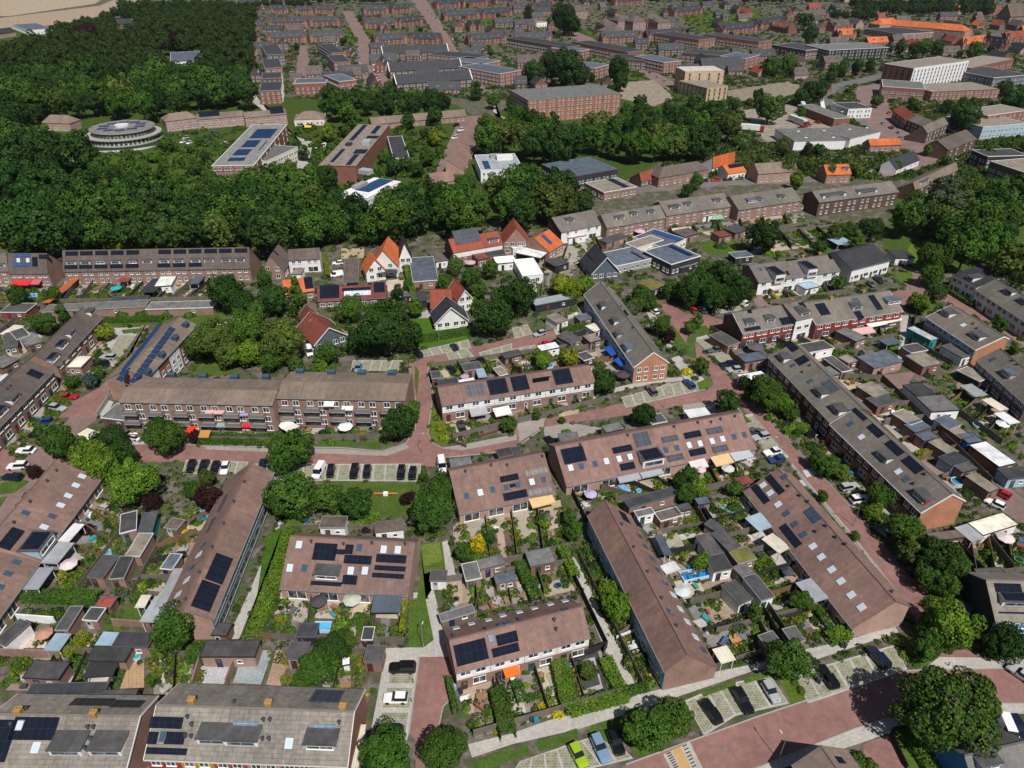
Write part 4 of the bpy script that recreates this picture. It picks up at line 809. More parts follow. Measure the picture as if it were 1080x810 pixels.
gb('F', 'terrace_building', 'grey tiled terrace with an orange brick gable and blue rear front', 'orange gable grey terrace', (616.7, 310), (669.4, 386.2), 5.6, (688.9, 370.8), 9.4, 9.6, roof='gbrown', wall='bricko', units=7, band=(0.3, 5.3, 'lblue'), front='std', trim='white', sidewin=1,
   items=[('d', (633, 325), 3, 'white'), ('d', (646, 341), 3, 'white'), ('d', (650, 355), 2.6, 'lblue'), ('d', (659, 369), 3.6, 'zinc'), ('s', 655, 329, 663, 335), ('v', (640, 303), (655, 324), (668, 346)), ('a', (637, 367), (645, 375.5), (.015, .07, .36), 1.9), ('a', (647, 379.5), (655, 386.5), (.015, .07, .36), 1.9)])
gb('M1', 'terrace_building', 'upper grey roofed terrace with dark red front behind the bushy front gardens', 'upper dark red terrace', (810.8, 375.8), (877.5, 445.8), 5.6, (872, 394), 9.2, 9.6, roof='gbrown', wall='brickd', units=5, band=(2.7, 5.4, 'dred'), front='row',
   items=[('s', 826.5, 362.5, 843, 368), ('s', 837.5, 380, 854.5, 380.3), ('S', 866, 404.2, 886, 410.8), ('d', (823, 380), 3.2, 'white'), ('d', (862, 417), 3.2, 'white'), ('d', (880, 435), 3.4, 'white'), ('K', (836, 385.5), (854.5, 402)), ('v', (854, 386), (846, 393))])
gb('M2', 'terrace_building', 'lower grey roofed terrace with dark red front and a broad orange brick gable', 'lower dark red terrace', (876.5, 447), (972.5, 539.5), 5.6, (1003.3, 519.7), 9.2, 9.6, roof='gbrown', wall='bricko', units=6, band=(2.7, 5.4, 'dred'), front='row', trim='white',
   items=[('s', 898, 432.5, 915.5, 441.5), ('s', 913.8, 450.8, 933.8, 458.1), ('s', 932.6, 468.3, 954.5, 477.3), ('s', 950, 486, 975.5, 494.8), ('d', (929, 485), 3.2, 'white'), ('d', (968, 527), 3.6, 'oxred'), ('k', (908.5, 461), (947.5, 497.5)), ('K', (955.5, 505.5), (897, 447)), ('v', (963, 511), (975, 501))])
gb('B1', 'terrace_building', 'brown terrace with a diagonal row of square skylights beside the left lane', 'left skylight terrace', (106, 503.5), (42, 590), 2.9, (50, 495), 7.6, 10.5, h2=5.4, units=5, wall='pinkbrick',
   items=[('k', (86.5, 502.5), (80, 512), (72, 523), (64, 533), (46.5, 556)), ('K', (55, 544.5), (27, 541)), ('v', (60, 497), (50, 508), (32, 530), (15, 552), (65.5, 487)), ('s', 13, 556, 10, 581), ('d', (52, 579), 5.4, 'lblue', 1, 2.1)])
gb('B2', 'terrace_building', 'brown terrace cut by the left picture edge with pale canopies along it', 'left edge terrace', (40.5, 593), (-12, 664), 2.9, (-18, 562), 7.6, 10.5, h2=5.4, units=4, wall='pinkbrick', items=[('K', (17.5, 593), (8.5, 605), (0, 619))])
gb('C', 'terrace_building', 'brown terrace with two huge black solar fields and a glazed path front', 'black solar field terrace', (287.5, 497.5), (223, 653), 5.3, (260, 498), 7.8, 10.5, h2=2.9, units=6, band=(0.3, 5.0, 'bluegrey'), front='band', wall='pinkbrick', fcol=(.2, .25, .26),
   items=[('s', 228, 583.3, 234.2, 617), ('s', 213.3, 611.5, 220.8, 646), ('v', (258, 509), (247, 530), (236, 553), (224, 578), (210.5, 604.5), (196, 633)), ('K', (215, 575), (203, 599)), ('k', (210, 585), (197, 612), (188, 627), (182, 641)), ('S', 241, 521, 229, 541, (.06, .062, .066)), ('S', 228, 545, 217, 563, (.06, .062, .066))])
gb('R1', 'terrace_building', 'red fronted terrace with white windows and a dark gable by the lane', 'west red fronted terrace', (783.3, 350.8), (839, 341), 5.4, (815, 323), 8.8, 10, roof='gbrown', wall='brickd', units=4, band=(2.7, 5.3, 'oxred'), front='row', trim='white',
   items=[('s', 779.3, 328.3, 796.5, 335), ('s', 784.5, 346.6, 802.5, 347), ('s', 817, 321.8, 832.5, 326.5), ('s', 821.3, 335.8, 837, 341), ('d', (792, 344), 2.8, 'white'), ('d', (813, 340), 2.8, 'white'), ('c', (834, 318),)])
gb('R3', 'terrace_building', 'narrow white fronted house raised between the two red fronted terraces', 'white raised house', (839.8, 337), (858, 333), 7.2, (846, 317), 9.3, 9.5, roof='gbrown', wall='brick', units=1, band=(.3, 7, 'white'), front='garden', cat='house', items=[('s', 841.5, 319.5, 851, 324), ('d', (849.5, 333), 3, 'white')])
gb('R2', 'terrace_building', 'red fronted terrace with a tall black solar array and pink awnings', 'east red fronted terrace', (860.8, 341.7), (951.7, 327.5), 5.4, (900, 312), 8.8, 10, roof='gbrown', wall='brickd', units=5, band=(2.7, 5.3, 'oxred'), front='row', trim='white',
   items=[('s', 858.8, 321, 876.3, 331.5), ('s', 915, 312, 931.5, 326.3), ('S', 898, 315, 908, 319.8), ('s', 900, 329, 912, 336), ('d', (904, 327), 3, 'white'), ('d', (943, 321), 5, 'zinc'), ('c', (876, 316), (910, 309)), ('a', (903.5, 353), (924, 350), (.6, .36, .36)), ('a', (917, 345), (936, 341), (.7, .68, .66)), ('a', (933, 341), (952, 337), (.7, .6, .56))])
gb('L', 'terrace_building', 'blue rendered terrace with an orange brick gable beside the garage court', 'blue rendered terrace', (977.5, 334), (1029.5, 368.5), 5.3, (1052.5, 350.8), 8.6, 9.4, roof='gbrown', wall='bricko', units=4, band=(2.6, 5.2, 'lblue'), front='garden', trim='white',
   items=[('d', (996, 333), 3.4, 'white'), ('d', (1027, 357), 3.6, 'white'), ('k', (1016, 343),), ('v', (1000, 320), (1026, 342), (1030, 347))])
gb('P', 'terrace_building', 'dark fronted terrace with white windows at the right picture edge', 'dark fronted edge terrace', (1030.8, 379.5), (1083, 426), 5.3, (1057, 369), 8.8, 10, roof='gbrown', wall='brickd', units=5, band=(2.6, 5.2, 'bluegrey'), front='std', items=[('K', (1047, 379)), ('d', (1060, 397), 3.4, 'zinc'), ('v', (1068, 381), (1073, 385))])
gb('Q1', 'terrace_building', 'white house with a dark slate roof beyond the red brick street', 'slate roofed white house', (1005, 290), (1030, 303), 5.4, (1032, 273), 8.8, 11, roof='slate', wall='white', units=2, front='row', wmat='paint', cat='house', items=[('d', (1022, 296), 2.6, 'white')])
gb('Q2', 'terrace_building', 'pale blue and white terrace with dormers along the red brick street', 'pale street terrace', (1030, 305), (1090, 344), 5.4, (1055, 297), 8.8, 10, roof='gbrown', wall='white', units=5, front='row', wmat='paint', items=[('d', (1062, 310), 3.4, 'white'), ('d', (1078, 320), 3.4, 'white'), ('s', 1064, 295, 1078, 297)])
gb('T1', 'terrace_building', 'white terrace with two white tower dormers behind the red fronts', 'white tower dormer terrace', (800, 297.5), (886, 285), 5.2, (830, 274.5), 8.4, 10, roof='gbrown', wall='brick', units=4, band=(.4, 5.1, 'white'), front='garden',
   items=[('K', (802, 284), (808, 283)), ('d', (822, 298), 3.6, 'white', 1, 3.0), ('d', (856, 292), 3.6, 'white', 1, 3.0), ('s', 827, 274.5, 830, 277), ('s', 867, 269, 880, 280), ('s', 828, 286, 833, 290), ('c', (846, 272), (864, 269))])
gb('T2', 'terrace_building', 'white houses with a wide black roof beside the round flower bed', 'black roofed white houses', (899, 284), (939, 274), 5.0, (915, 259), 8.0, 11, roof='slate', wall='white', units=4, front='row', wmat='paint')
gb('Z1', 'terrace_building', 'grey beige tiled terrace at the bottom left corner with two white dormers', 'bottom left corner terrace', (-30, 818), (130, 820), 5.2, (80, 754), 8.6, 11.5, roof='beige', wall='brick', units=5, front='row', trim='white', rmat='bigtile',
   items=[('s', -6, 759, 5, 804), ('s', 17, 756, 56, 781), ('k', (38, 788.5), (21, 765)), ('d', (70, 797), 4.6, 'white'), ('d', (112, 797), 4.6, 'white'), ('v', (12, 765), (93, 768), (99, 768), (96, 780), (90, 790), (95, 790), (28, 748)), ('c', (21, 752), (100, 755)), ('S', 80, 737, 115, 745, (.03, .03, .032)), ('S', 122, 739, 147, 747, (.03, .03, .032))])
gb('Z2', 'terrace_building', 'grey beige tiled terrace with a red, gold and pink painted front', 'painted front terrace', (153, 798.5), (366, 806), 5.4, (262, 746.5), 8.8, 11.5, roof='beige', wall='brickr', units=6, front='std', trim='white', rmat='bigtile', bands=[(2.6, 5.3, 'oxred'), (2.6, 5.3, 'gold'), (2.6, 5.3, 'red'), (2.6, 5.3, 'pinkbrick'), (2.6, 5.3, 'oxred'), (2.6, 5.3, 'pinkbrick')],
   items=[('s', 160, 755.5, 191.5, 769), ('s', 158, 771.5, 165, 785), ('s', 176, 771.5, 193.5, 785.5), ('s', 155, 788, 196.5, 796.5), ('K', (172.5, 777)), ('d', (224, 785), 4.2, 'white'), ('d', (255, 787), 4.8, 'white'), ('d', (338, 791), 4.6, 'lblue'), ('S', 247, 760, 271.5, 766.5, (.12, .16, .2)), ('S', 328, 763, 353, 768.5, (.12, .16, .2)), ('k', (305, 784)), ('v', (198, 757), (202.5, 765), (196, 777), (202, 777.5), (247, 741), (278, 760), (285, 760), (358, 763), (277, 780), (284, 780)), ('c', (203, 741), (284, 744), (362, 748)), ('S', 333, 728, 357, 742, (.05, .055, .065))])
gb('X1', 'terrace_building', 'dark gabled house with a bright blue front and solar roof at the right edge', 'bright blue front house', (1050, 653), (1130, 655), 5.6, (1090, 613), 9.2, 10, roof='beige', wall='dark', units=4, band=(2.2, 5.5, 'blue'), front='row', items=[('s', 1048, 615, 1078, 625), ('s', 1053, 645, 1095, 648), ('d', (1070, 640), 4.6, 'white', 1)])
gb('X2', 'terrace_building', 'corrugated grey roof with blue side at the bottom right corner', 'bottom right corner roof', (1030, 836), (1095, 820), 4.2, (1046, 790), 7.2, 10, roof='feltg', wall='blue', units=3, front='std', wmat='paint', items=[('d', (1043, 812), 3.4, 'lblue')])
gb('X3', 'detached_house', 'brown house with solar panel on its gable roof at the bottom edge', 'bottom edge solar house', (838, 806), (868, 852), 5.0, (884, 812), 7.6, 9, roof='abrown', wall='brick', units=2, front='row', cat='house', items=[('s', 880, 798, 892, 806)])
gb('D1', 'terrace_building', 'brown terrace with solar dormers above the parking at the left', 'solar dormer terrace', (107, 334.5), (59, 385), 5.4, (76, 335), 8.8, 9.5, roof='dbrown', wall='brick', units=4, front='row', items=[('d', (99, 331), 3.2, 'white'), ('d', (78, 354), 3.2, 'white'), ('d', (69, 366), 4, 'lblue', 1), ('d', (60, 380), 4, 'lblue', 1)])
gb('D2', 'terrace_building', 'brown terrace with a square black solar array at the left edge', 'left edge solar terrace', (56, 391), (-20, 468), 5.4, (10, 397), 8.8, 9.5, roof='dbrown', wall='brick', units=6, front='row', items=[('s', 33, 389, 41, 400), ('d', (18, 423), 3.4, 'white'), ('d', (5, 437), 4, 'lblue', 1), ('v', (11, 408), (8, 411))])
gb('W2', 'terrace_building', 'long brown terrace with twelve white dormers and solar rows before the wood', 'twelve dormer terrace', (66.7, 285), (263, 281.5), 5.6, (165, 262.3), 11.4, 13, roof='dbrown', wall='brick', units=12, front='std', far=True,
   items=[('s', 69 + a_, 265.3 - a_ * .018, 82.5 + a_, 269.5 - a_ * .018) for a_ in (0, 15.5, 31.5, 48, 64.5, 98, 114, 130, 146.5, 162, 178.5)] + [('s', 68 + a_, 279.8 - a_ * .018, 82 + a_, 283.5 - a_ * .018) for a_ in (0, 15.5, 31.5, 48, 64.5, 98, 114, 131)] + [('d', (75.5 + a_, 279.5 - a_ * .018), 3.0, c_) for a_, c_ in ((0, 'white'), (15, 'white'), (31, 'zinc'), (47, 'white'), (65, 'oxred'), (80, 'white'), (98, 'white'), (113, 'white'), (131, 'white'), (145, 'white'), (163, 'white'), (178, 'white'))])
gb('W3', 'terrace_building', 'short brown terrace with blue solar panels and red awnings at the left', 'red awning terrace', (9, 287), (50, 287), 5.6, (32, 267), 11.2, 12.5, roof='dbrown', wall='brick', units=3, front='std', far=True, items=[('s', 13, 267.8, 32, 271, (.03, .07, .16)), ('s', 13, 277, 32, 281, (.03, .07, .16)), ('s', 34, 271, 40, 281), ('s', 41, 268.5, 52, 273), ('k', (19.5, 274.5), (29.5, 274.5)), ('a', (11, 300.5), (30, 300.5), (.6, .02, .03)), ('a', (31.5, 299.5), (41, 299.5), (.5, .1, .1))])
gb('W4', 'terrace_building', 'grey roofed house at the left picture edge beside the red awnings', 'left edge grey house', (-12, 284), (8, 284), 5.6, (0, 267), 10.6, 12, roof='gbrown', wall='brick', units=1, front='std', far=True, cat='house', items=[('d', (1, 282), 3, 'white')])
# detached and semi-detached houses before the wood
gb('O1', 'detached_house', 'white house with a steep bright orange tiled gable roof', 'orange gable house', (387, 277), (405, 281), 5.0, (390, 262.5), 11.0, 11, roof='orange', wall='white', units=2, front='garden', wmat='paint', cat='house', far=True) if 0 else None
def ghouse(name, label, nick, fl, fr, h1, hr, D, **k):
    """house whose gable END faces the camera: px of the gable's eave corners"""
    a, b = G(*fl, h1), G(*fr, h1); ex = (b - a).normalized(); ey = Vector((-ex.y, ex.x, 0)); w = (b - a).length
    q = lambda p, h: pix((p.x, p.y, h))
    far_ = b + ey * D; mid = (a + b) / 2
    return Gable(name, label, nick, q(b, h1), q(far_, h1), h1, q(mid + ey * D / 2, hr), hr, w, **k)
GB['O1'] = ghouse('detached_house', 'white house with twin steep bright orange tiled gables', 'orange gabled house', (392, 279), (419, 279), 4.6, 10.3, 12, ox=.5, roof='orange', wall='white', wmat='paint', units=2, front='std', far=True, cat='house', sidewin=2, trim='white')
GB['O1b'] = ghouse('detached_house', 'left front wing of the bright orange house with its small white gable', None, (386, 287), (406, 284), 3.8, 8.2, 7, ox=.4, roof='orange', wall='white', wmat='paint', units=1, front='std', far=True, cat='house', sidewin=2, trim='white')
GB['O2'] = ghouse('detached_house', 'white gabled house with a black roof beside the orange gables', 'black roofed gable house', (421, 273), (434, 272), 5.0, 10.5, 10, roof='slate', wall='white', wmat='paint', units=2, front='std', far=True, cat='house', sidewin=2)
GB['O3'] = ghouse('detached_house', 'brown brick gabled house with a solar roof left of the white house', 'brown gabled solar house', (276, 285), (299, 285), 3.8, 9.2, 11, roof='dbrown', wall='brick', units=2, front='std', far=True, cat='house', sidewin=2, items=[('s', 287, 262, 293, 270)])
gb('O4', 'detached_house', 'white house with balcony and a brown tiled roof before the wood', 'white balcony house', (304, 274), (337, 272), 5.2, (320, 262), 7.8, 8, roof='dbrown', wall='white', wmat='paint', units=2, front='garden', far=True, cat='house')
GB['O5'] = ghouse('detached_house', 'dark red tiled house with a white gable between the round trees', 'red tiled tree house', (331, 363), (365, 352), 3.0, 7.0, 12, sidewin=2, ox=.5, roof='redd', wall='bluegrey', wmat='paint', units=2, front='std', cat='house', trim='white', items=[])
GB['O5b'] = ghouse('detached_house', 'left dark gabled wing of the red tiled house among trees', None, (320, 347), (338, 344), 3.0, 6.0, 10, sidewin=2, ox=.5, roof='redd', wall='dark', wmat='paint', units=1, front='std', cat='house', trim='white')
GB['O6'] = ghouse('detached_house', 'white gabled house with a dark red roof behind the clipped front hedge', 'red roofed hedge house', (459, 340), (493, 336), 2.8, 7.6, 7, sidewin=2, ox=.6, ov=.5, roof='slate', wall='white', wmat='paint', units=2, front='std', cat='house', trim='white')
GB['O6b'] = ghouse('detached_house', 'rear red tiled wing of the house behind the clipped hedge', None, (483, 317), (498, 314), 4.2, 7.6, 9, sidewin=2, ox=.4, roof='red', wall='white', wmat='paint', units=2, front='std', cat='house', trim='white')
gb('O6c', 'detached_house', 'left red tiled wing of the house behind the clipped hedge', None, (454, 323), (476, 323), 3.2, (468, 305), 7.9, 9, roof='red', wall='brick', units=1, front=None, cat='house')
gb('O7', 'bungalow', 'long red edged roof with a large black solar field and white rooflights', 'red edged solar bungalow', (335, 316.5), (407, 313), 3.2, (370, 301.5), 6.2, 10, roof='redd', wall='brick', units=4, front='std', cat='house', items=[('s', 337, 301, 358, 314), ('s', 361, 304, 391, 306), ('s', 394, 298, 406, 308), ('S', 363, 306, 391, 311, (.4, .45, .5)), ('s', 365, 291, 377, 298)])
gb('O7b', 'bungalow', 'orange red roofed extension with a tilted black solar panel', 'orange extension', (300, 310), (331, 306), 3.2, (320, 293), 5.4, 8, roof='orange', wall='brick', units=2, front='std', cat='house', items=[('s', 320, 293, 331, 304)])
gb('O8', 'terrace_building', 'red brick and tile pair of houses with a grey solar roof', 'red tiled pair', (478, 266), (530, 257), 5.0, (500, 243), 8.4, 9, roof='red', wall='brickr', units=3, front='std', far=True, band=(2.6, 4.8, 'white'), items=[('S', 476, 244, 508, 254), ('d', (521, 256), 4, 'white')])
GB['O9'] = ghouse('detached_house', 'steep red gabled brick house beside the white flat annex', 'red gable brick house', (531, 257), (558, 256), 4.6, 10.5, 11, roof='red', wall='brick', units=2, front='std', far=True, cat='house', sidewin=2, trim='white')
gb('O10', 'detached_house', 'orange tiled house with small blue solar panels beside a white annex', 'orange solar house', (579, 265.5), (594, 256), 3.4, (565, 250), 7.4, 10, roof='orange', wall='brick', units=2, front='std', far=True, cat='house', items=[('s', 573, 247, 580, 258, (.03, .06, .14))])
GB['O11'] = ghouse('detached_house', 'modern black house with a white gable and solar lean-to', 'black and white gable house', (624, 288), (653, 285), 3.0, 8.6, 12, sidewin=2, ox=.6, roof='slate', wall='bluegrey', wmat='paint', units=2, front='std', cat='house', trim='white', items=[('s', 614, 262, 626, 275)])
gb('O12', 'terrace_building', 'grey tiled house with a white front at the wood edge', 'grey tiled white house', (592, 245), (636, 236), 5.2, (610, 224), 8.8, 10, roof='gbrown', wall='brickd', units=2, band=(.4, 5, 'white'), front='garden', far=True, items=[('d', (602, 235), 3, 'white')])
gb('O13', 'terrace_building', 'grey roofed terrace with pale dormers below the wood', 'pale dormer grey terrace', (640, 240), (702, 229), 5.2, (665, 217), 8.8, 10, roof='gbrown', wall='brick', units=4, front='std', far=True, items=[('d', (654, 232), 4, 'white'), ('d', (669, 228), 3, 'white'), ('d', (687, 226), 3, 'white')])
gb('O14', 'terrace_building', 'grey roofed terrace with white dormers and green awning', 'green awning terrace', (703, 227), (772, 217), 5.2, (735, 207), 8.8, 10, roof='gbrown', wall='brick', units=4, front='std', far=True, items=[('d', (712, 221), 4.5, 'white'), ('d', (726, 218), 3, 'white'), ('d', (757, 214), 3.4, 'white'), ('a', (755, 231), (764, 230), (.2, .42, .22))])
gb('O15', 'terrace_building', 'grey roofed terrace with dark dormers above the back gardens', 'dark dormer grey terrace', (779, 221), (845, 211), 5.2, (810, 201), 8.8, 10, roof='gbrown', wall='brick', units=4, front='std', far=True, items=[('d', (793, 214), 4, 'zinc'), ('d', (801, 213), 3, 'white'), ('d', (825, 210), 3, 'white')])
gb('O16', 'terrace_building', 'long grey terrace with white awnings beside the high street', 'white awning grey terrace', (864, 213), (948, 202), 6.4, (900, 196), 9.4, 10, roof='gbrown', wall='brickd', units=6, front='std', far=True, items=[('d', (880, 208), 12, 'white'), ('d', (915, 204), 10, 'white')])
gb('O17', 'terrace_building', 'buff roofed block angled along the high street bend', 'high street angled block', (965, 200), (1010, 178), 5.5, (985, 182), 8.4, 11, roof='abrown', wall='brickd', units=4, front='std', far=True, items=[('d', (975, 193), 9, 'white')])
gb('O18', 'detached_house', 'hipped brown house with a solar roof north of the street', 'hipped brown house', (695, 187), (748, 178), 5, (722, 172), 8.5, 12, roof='dbrown', wall='brick', units=4, front='std', far=True, cat='house', hip=5)
gb('O19', 'detached_house', 'small house with a faded pink tiled roof', 'pink tiled house', (676, 190), (694, 186), 3.4, (684, 180), 6.6, 8, roof='red', wall='brickd', units=2, front='std', far=True, cat='house')
gb('O20', 'detached_house', 'house with two bright orange roof planes by the white lorries', 'bright orange twin roof house', (752, 172), (775, 166), 4.5, (762, 163), 7.5, 8, roof='orange', wall='white', wmat='paint', units=2, front='std', far=True, cat='house')
gb('O21', 'detached_house', 'lower orange roofed house with dark solar strips on it', 'orange strip solar house', (768, 183), (787, 180), 3.6, (777, 172), 6.4, 8, roof='orange', wall='cream', wmat='paint', units=2, front='std', far=True, cat='house', items=[('s', 767, 174, 784, 175.5)])
gb('O22', 'detached_house', 'bright orange roofed pair of houses with white dormers', 'orange dormer pair', (872, 184), (898, 183), 4.6, (885, 168), 8.0, 9, roof='orange', wall='brick', units=2, front='std', far=True, cat='house', items=[('d', (879, 180), 3, 'white'), ('d', (892, 180), 3, 'white')])
gb('O23', 'detached_house', 'brown house with brick chimney block west of the orange pair', 'brown street house', (800, 183), (842, 180), 5, (820, 165), 8.4, 10, roof='abrown', wall='pinkbrick', units=3, front='std', far=True, cat='house', items=[('s', 806, 153, 825, 162)])
gb('O24', 'detached_house', 'long orange red roof above the white sheds of the yard', 'long orange yard roof', (918, 153), (951, 152), 4, (935, 146), 6.4, 8, roof='orange', wall='brick', units=3, front='std', far=True)
gb('O25', 'detached_house', 'grey hipped shop on the inside of the high street bend', 'grey hipped shop', (978, 140), (1000, 130), 6, (985, 128), 9, 10, roof='gbrown', wall='brickd', units=3, front='std', far=True, cat='shop')
gb('O26', 'detached_house', 'grey gabled houses along the inner side of the high street', 'grey high street houses', (955, 125), (976, 134), 6, (975, 120), 9, 9, roof='gbrown', wall='brickd', units=3, front='std', far=True)
gb('O27', 'detached_house', 'small red and grey roofed shop houses facing the high street', 'red grey shop houses', (942, 116), (955, 126), 6, (960, 112), 9, 9, roof='red', wall='brickd', units=3, front='std', far=True)
gb('O28', 'detached_house', 'dark brown gabled houses right of the street corner', 'dark brown corner houses', (1000, 158), (1030, 146), 5.4, (1015, 138), 9, 10, roof='dbrown', wall='brickd', units=2, front='std', far=True)
gb('O29', 'terrace_building', 'white barn shaped building with a glazed curved end', 'white barn building', (946, 178), (970, 168), 3.4, (952, 163), 7, 8, roof='slate', wall='white', wmat='paint', units=2, front='std', far=True, cat='building')
gb('H1', 'bungalow', 'long brown roofed low terrace between the woods and the car lane', 'low brown roofed terrace', (392, 131), (492, 122), 3.6, (440, 113), 6.6, 9, roof='abrown', wall='brick', units=8, front='std', far=True)
gb('H2', 'bungalow', 'brown roofed terrace running down to the wood edge', 'downhill brown terrace', (470, 175), (499, 128), 4, (488, 140), 7, 9, roof='pink', wall='pinkbrick', units=6, front='std', far=True)
gb('H3', 'bungalow', 'brown roofed houses at the foot of the car lane', 'lane foot houses', (456, 193), (480, 190), 4, (468, 178), 7, 10, roof='pink', wall='pinkbrick', units=2, front='std', far=True)
gb('H4', 'detached_house', 'brown brick villa with a brown roof standing among the trees', 'brown wood villa', (44, 129), (73, 130), 5, (58, 116), 8.5, 10, roof='abrown', wall='pinkbrick', units=3, front='std', far=True, cat='house', hip=3)
gb('H5', 'detached_house', 'brown hip roofed care home with yellow sunshades', 'yellow sunshade house', (174, 128), (208, 124), 6.4, (190, 104), 9.4, 12, roof='abrown', wall='pinkbrick', units=4, front='std', far=True, cat='building', hip=4, items=[('a', (189, 128), (195, 128), (.75, .42, .01), 1.4), ('a', (198, 128), (205, 128), (.75, .42, .01), 1.4)])
gb('H6', 'terrace_building', 'long brown brick wing with yellow sunshades behind the car park', 'yellow sunshade wing', (208, 126), (257, 122), 5.8, (235, 116), 8, 9, roof='abrown', wall='pinkbrick', units=6, front='std', far=True, cat='building', items=[('a', (235, 127), (241, 126), (.75, .42, .01), 1.4), ('a', (243, 126), (249, 125), (.75, .42, .01), 1.4), ('a', (250, 125), (256, 124), (.75, .42, .01), 1.4), ('s', 209, 118, 232, 122)])
gb('H7', 'terrace_building', 'end of the yellow sunshade home with solar roof strips', 'yellow sunshade end', (258, 124), (302, 120), 5.8, (280, 112), 8, 9, roof='abrown', wall='pinkbrick', units=5, front='std', far=True, cat='building', items=[('a', (270, 128), (278, 127), (.75, .42, .01), 1.4), ('a', (288, 125), (301, 124), (.75, .42, .01), 1.4), ('s', 283, 113, 300, 119)])
gb('H8', 'detached_house', 'low brown pyramid roofed pavilion beside the blue solar school', 'brown pyramid pavilion', (310, 126), (342, 125), 4, (325, 117), 7.4, 12, roof='abrown', wall='cream', units=3, front='std', far=True, cat='building', hip=6, items=[('a', (321, 134), (328, 134), (.75, .42, .05), 1.4)])
# ================================================================= FLAT ROOFED AND FAR BUILDINGS
def blk(*a, **k): return block('building', *a, **k)
blk('two storey white round edged annex with a flat white roof beside the orange house', 'building', (551, 291), (573, 289), (540, 274), 3.4, 'whiteroof', 'white', 1, wmat='paint', style='flat2', nick='white flat annex')
block('building', 'white flat roofed house wing next to the red gable', 'building', (541, 262), (556, 259), (536, 254), 3.2, 'whiteroof', 'white', 1, wmat='paint'); block('patio_canopy', 'long white flat canopy along the orange roofed house', 'canopy', (570, 272), (579, 265), (559, 255), 2.8, 'whiteroof', 'white', open_=True, trim=None)
blk('modern flat roofed house with dark solar sheets', 'house', (650, 281), (690, 272), (643, 265), 3.2, 'bluegrey', 'grey', 1, wmat='paint', nick='flat solar house', items=[('s', 665, 266, 683, 275)])
blk('low building covered with bright blue solar panels', 'building', (702, 262), (724, 252), (690, 241), 3.4, 'bluegrey', 'cream', 1, nick='blue solar shed', items=[('s', 692, 243, 721, 256, (.02, .06, .17))])
blk('cream flat roofed building beside the blue solar panels', 'building', (672, 262), (700, 253), (664, 255), 3.6, 'feltb', 'cream', 1); blk('dark modern house with wide black solar roof in the gardens', 'house', (708, 279), (739, 270), (696, 260), 4.5, 'bluegrey', 'dark', 1, nick='wide solar roof house', items=[('s', 704, 260, 731, 269)])
shed((673, 289), (687, 283), (667, 276), 'greenroof', 'dark', 2.8, 'garage') if 0 else shed((688, 306), (702, 300), (680, 296), 'greenroof', 'dark', 2.8, 'garage', label='black shed with a mossy green roof by the brick lane')
shed((565, 322), (607, 314), (562, 316), 'zinc', 'dark', 2.8, 'garage', label='long pale metal roofed garage behind the grey terrace', rmat='corrugated')
blk('dark flat roofed community hall with a large solar roof in the wood', 'building', (600, 187), (652, 178), (597, 169), 5, 'bluegrey', 'dark', 1, nick='dark roofed wood hall', trim='bluegrey'); blk('small dark flat roofed house with solar panels below the dark hall', 'house', (637, 203), (672, 197), (633, 190), 4, 'feltb', 'brick', 1, items=[('s', 637, 188, 664, 197)])
blk('red brick four storey flats with a flat grey roof and balconies', 'flats', (557, 106), (655, 99), (551, 94), 13.5, 'feltg', 'flatbrick', 4, 10, nick='red brick flats', trim='brick')
blk('front left brick stair tower of the red flats', 'flats', (560, 109), (576, 108), (559, 103), 10, 'feltg', 'flatbrick', 3, 2, trim='brick')
blk('tall rear block of the buff brick apartments with black window slots', 'flats', (723, 75.5), (764, 74.5), (709, 70.5), 15, 'buffroof', 'buff', 5, 4, style='tall', fcol=(.03, .03, .03), trim='buff', nick='buff apartments'); blk('lower front block of the buff brick apartments with a roof terrace', 'flats', (746, 93), (768, 90.5), (737, 83), 9, 'feltb', 'buff', 3, 4, style='tall', fcol=(.03, .03, .03), trim='buff')
blk('tall brown and white apartment block with slanting end beside the high street', 'flats', (933, 67), (964, 72), (973, 57), 15, 'feltb', 'brickr', 5, 5, style='tall', fcol=(.03, .03, .03), rclad='white', nick='tall white apartment block'); blk('dark brick lower corner of the tall apartment block', 'flats', (931, 91), (976, 94), (934, 84), 8, 'feltg', 'brickr', 2, 6, style='flat2')
blk('long red brick shop building with a pale strip of roofs', 'shop', (983, 97), (1055, 94), (985, 88), 6, 'feltb', 'brickr', 2, 8, style='flat2', nick='red brick shop row', trim='redd'); blk('long brown shed roofed hall behind the red shop row', 'building', (1024, 72), (1070, 62), (1008, 64), 8, 'feltb', 'brickr', 2, 6, trim='redd'); blk('dark glazed hall between the apartments and the shops', 'building', (1002, 73), (1048, 82), (1007, 64), 7, 'bitumen', 'bluegrey', 2, 6, wmat='paint')
blk('bright blue flat roofed shop by the round tree', 'shop', (1037, 134), (1085, 130), (1035, 120), 7, 'feltb', 'lblue', 2, 6, wmat='paint', nick='bright blue shop'); blk('brown upper block behind the bright blue shop', 'building', (1042, 122), (1085, 116), (1042, 112), 9, 'feltb', 'brickr', 2, 4); blk('dark brick block at the right edge below the blue shop', 'building', (1045, 170), (1090, 185), (1050, 155), 8, 'feltb', 'brickd', 2, 5, nick='dark edge block')
blk('dark building with steep glazed roof left of the dark edge block', 'building', (1025, 158), (1042, 165), (1030, 143), 7, 'bitumen', 'dark', 2, 2)
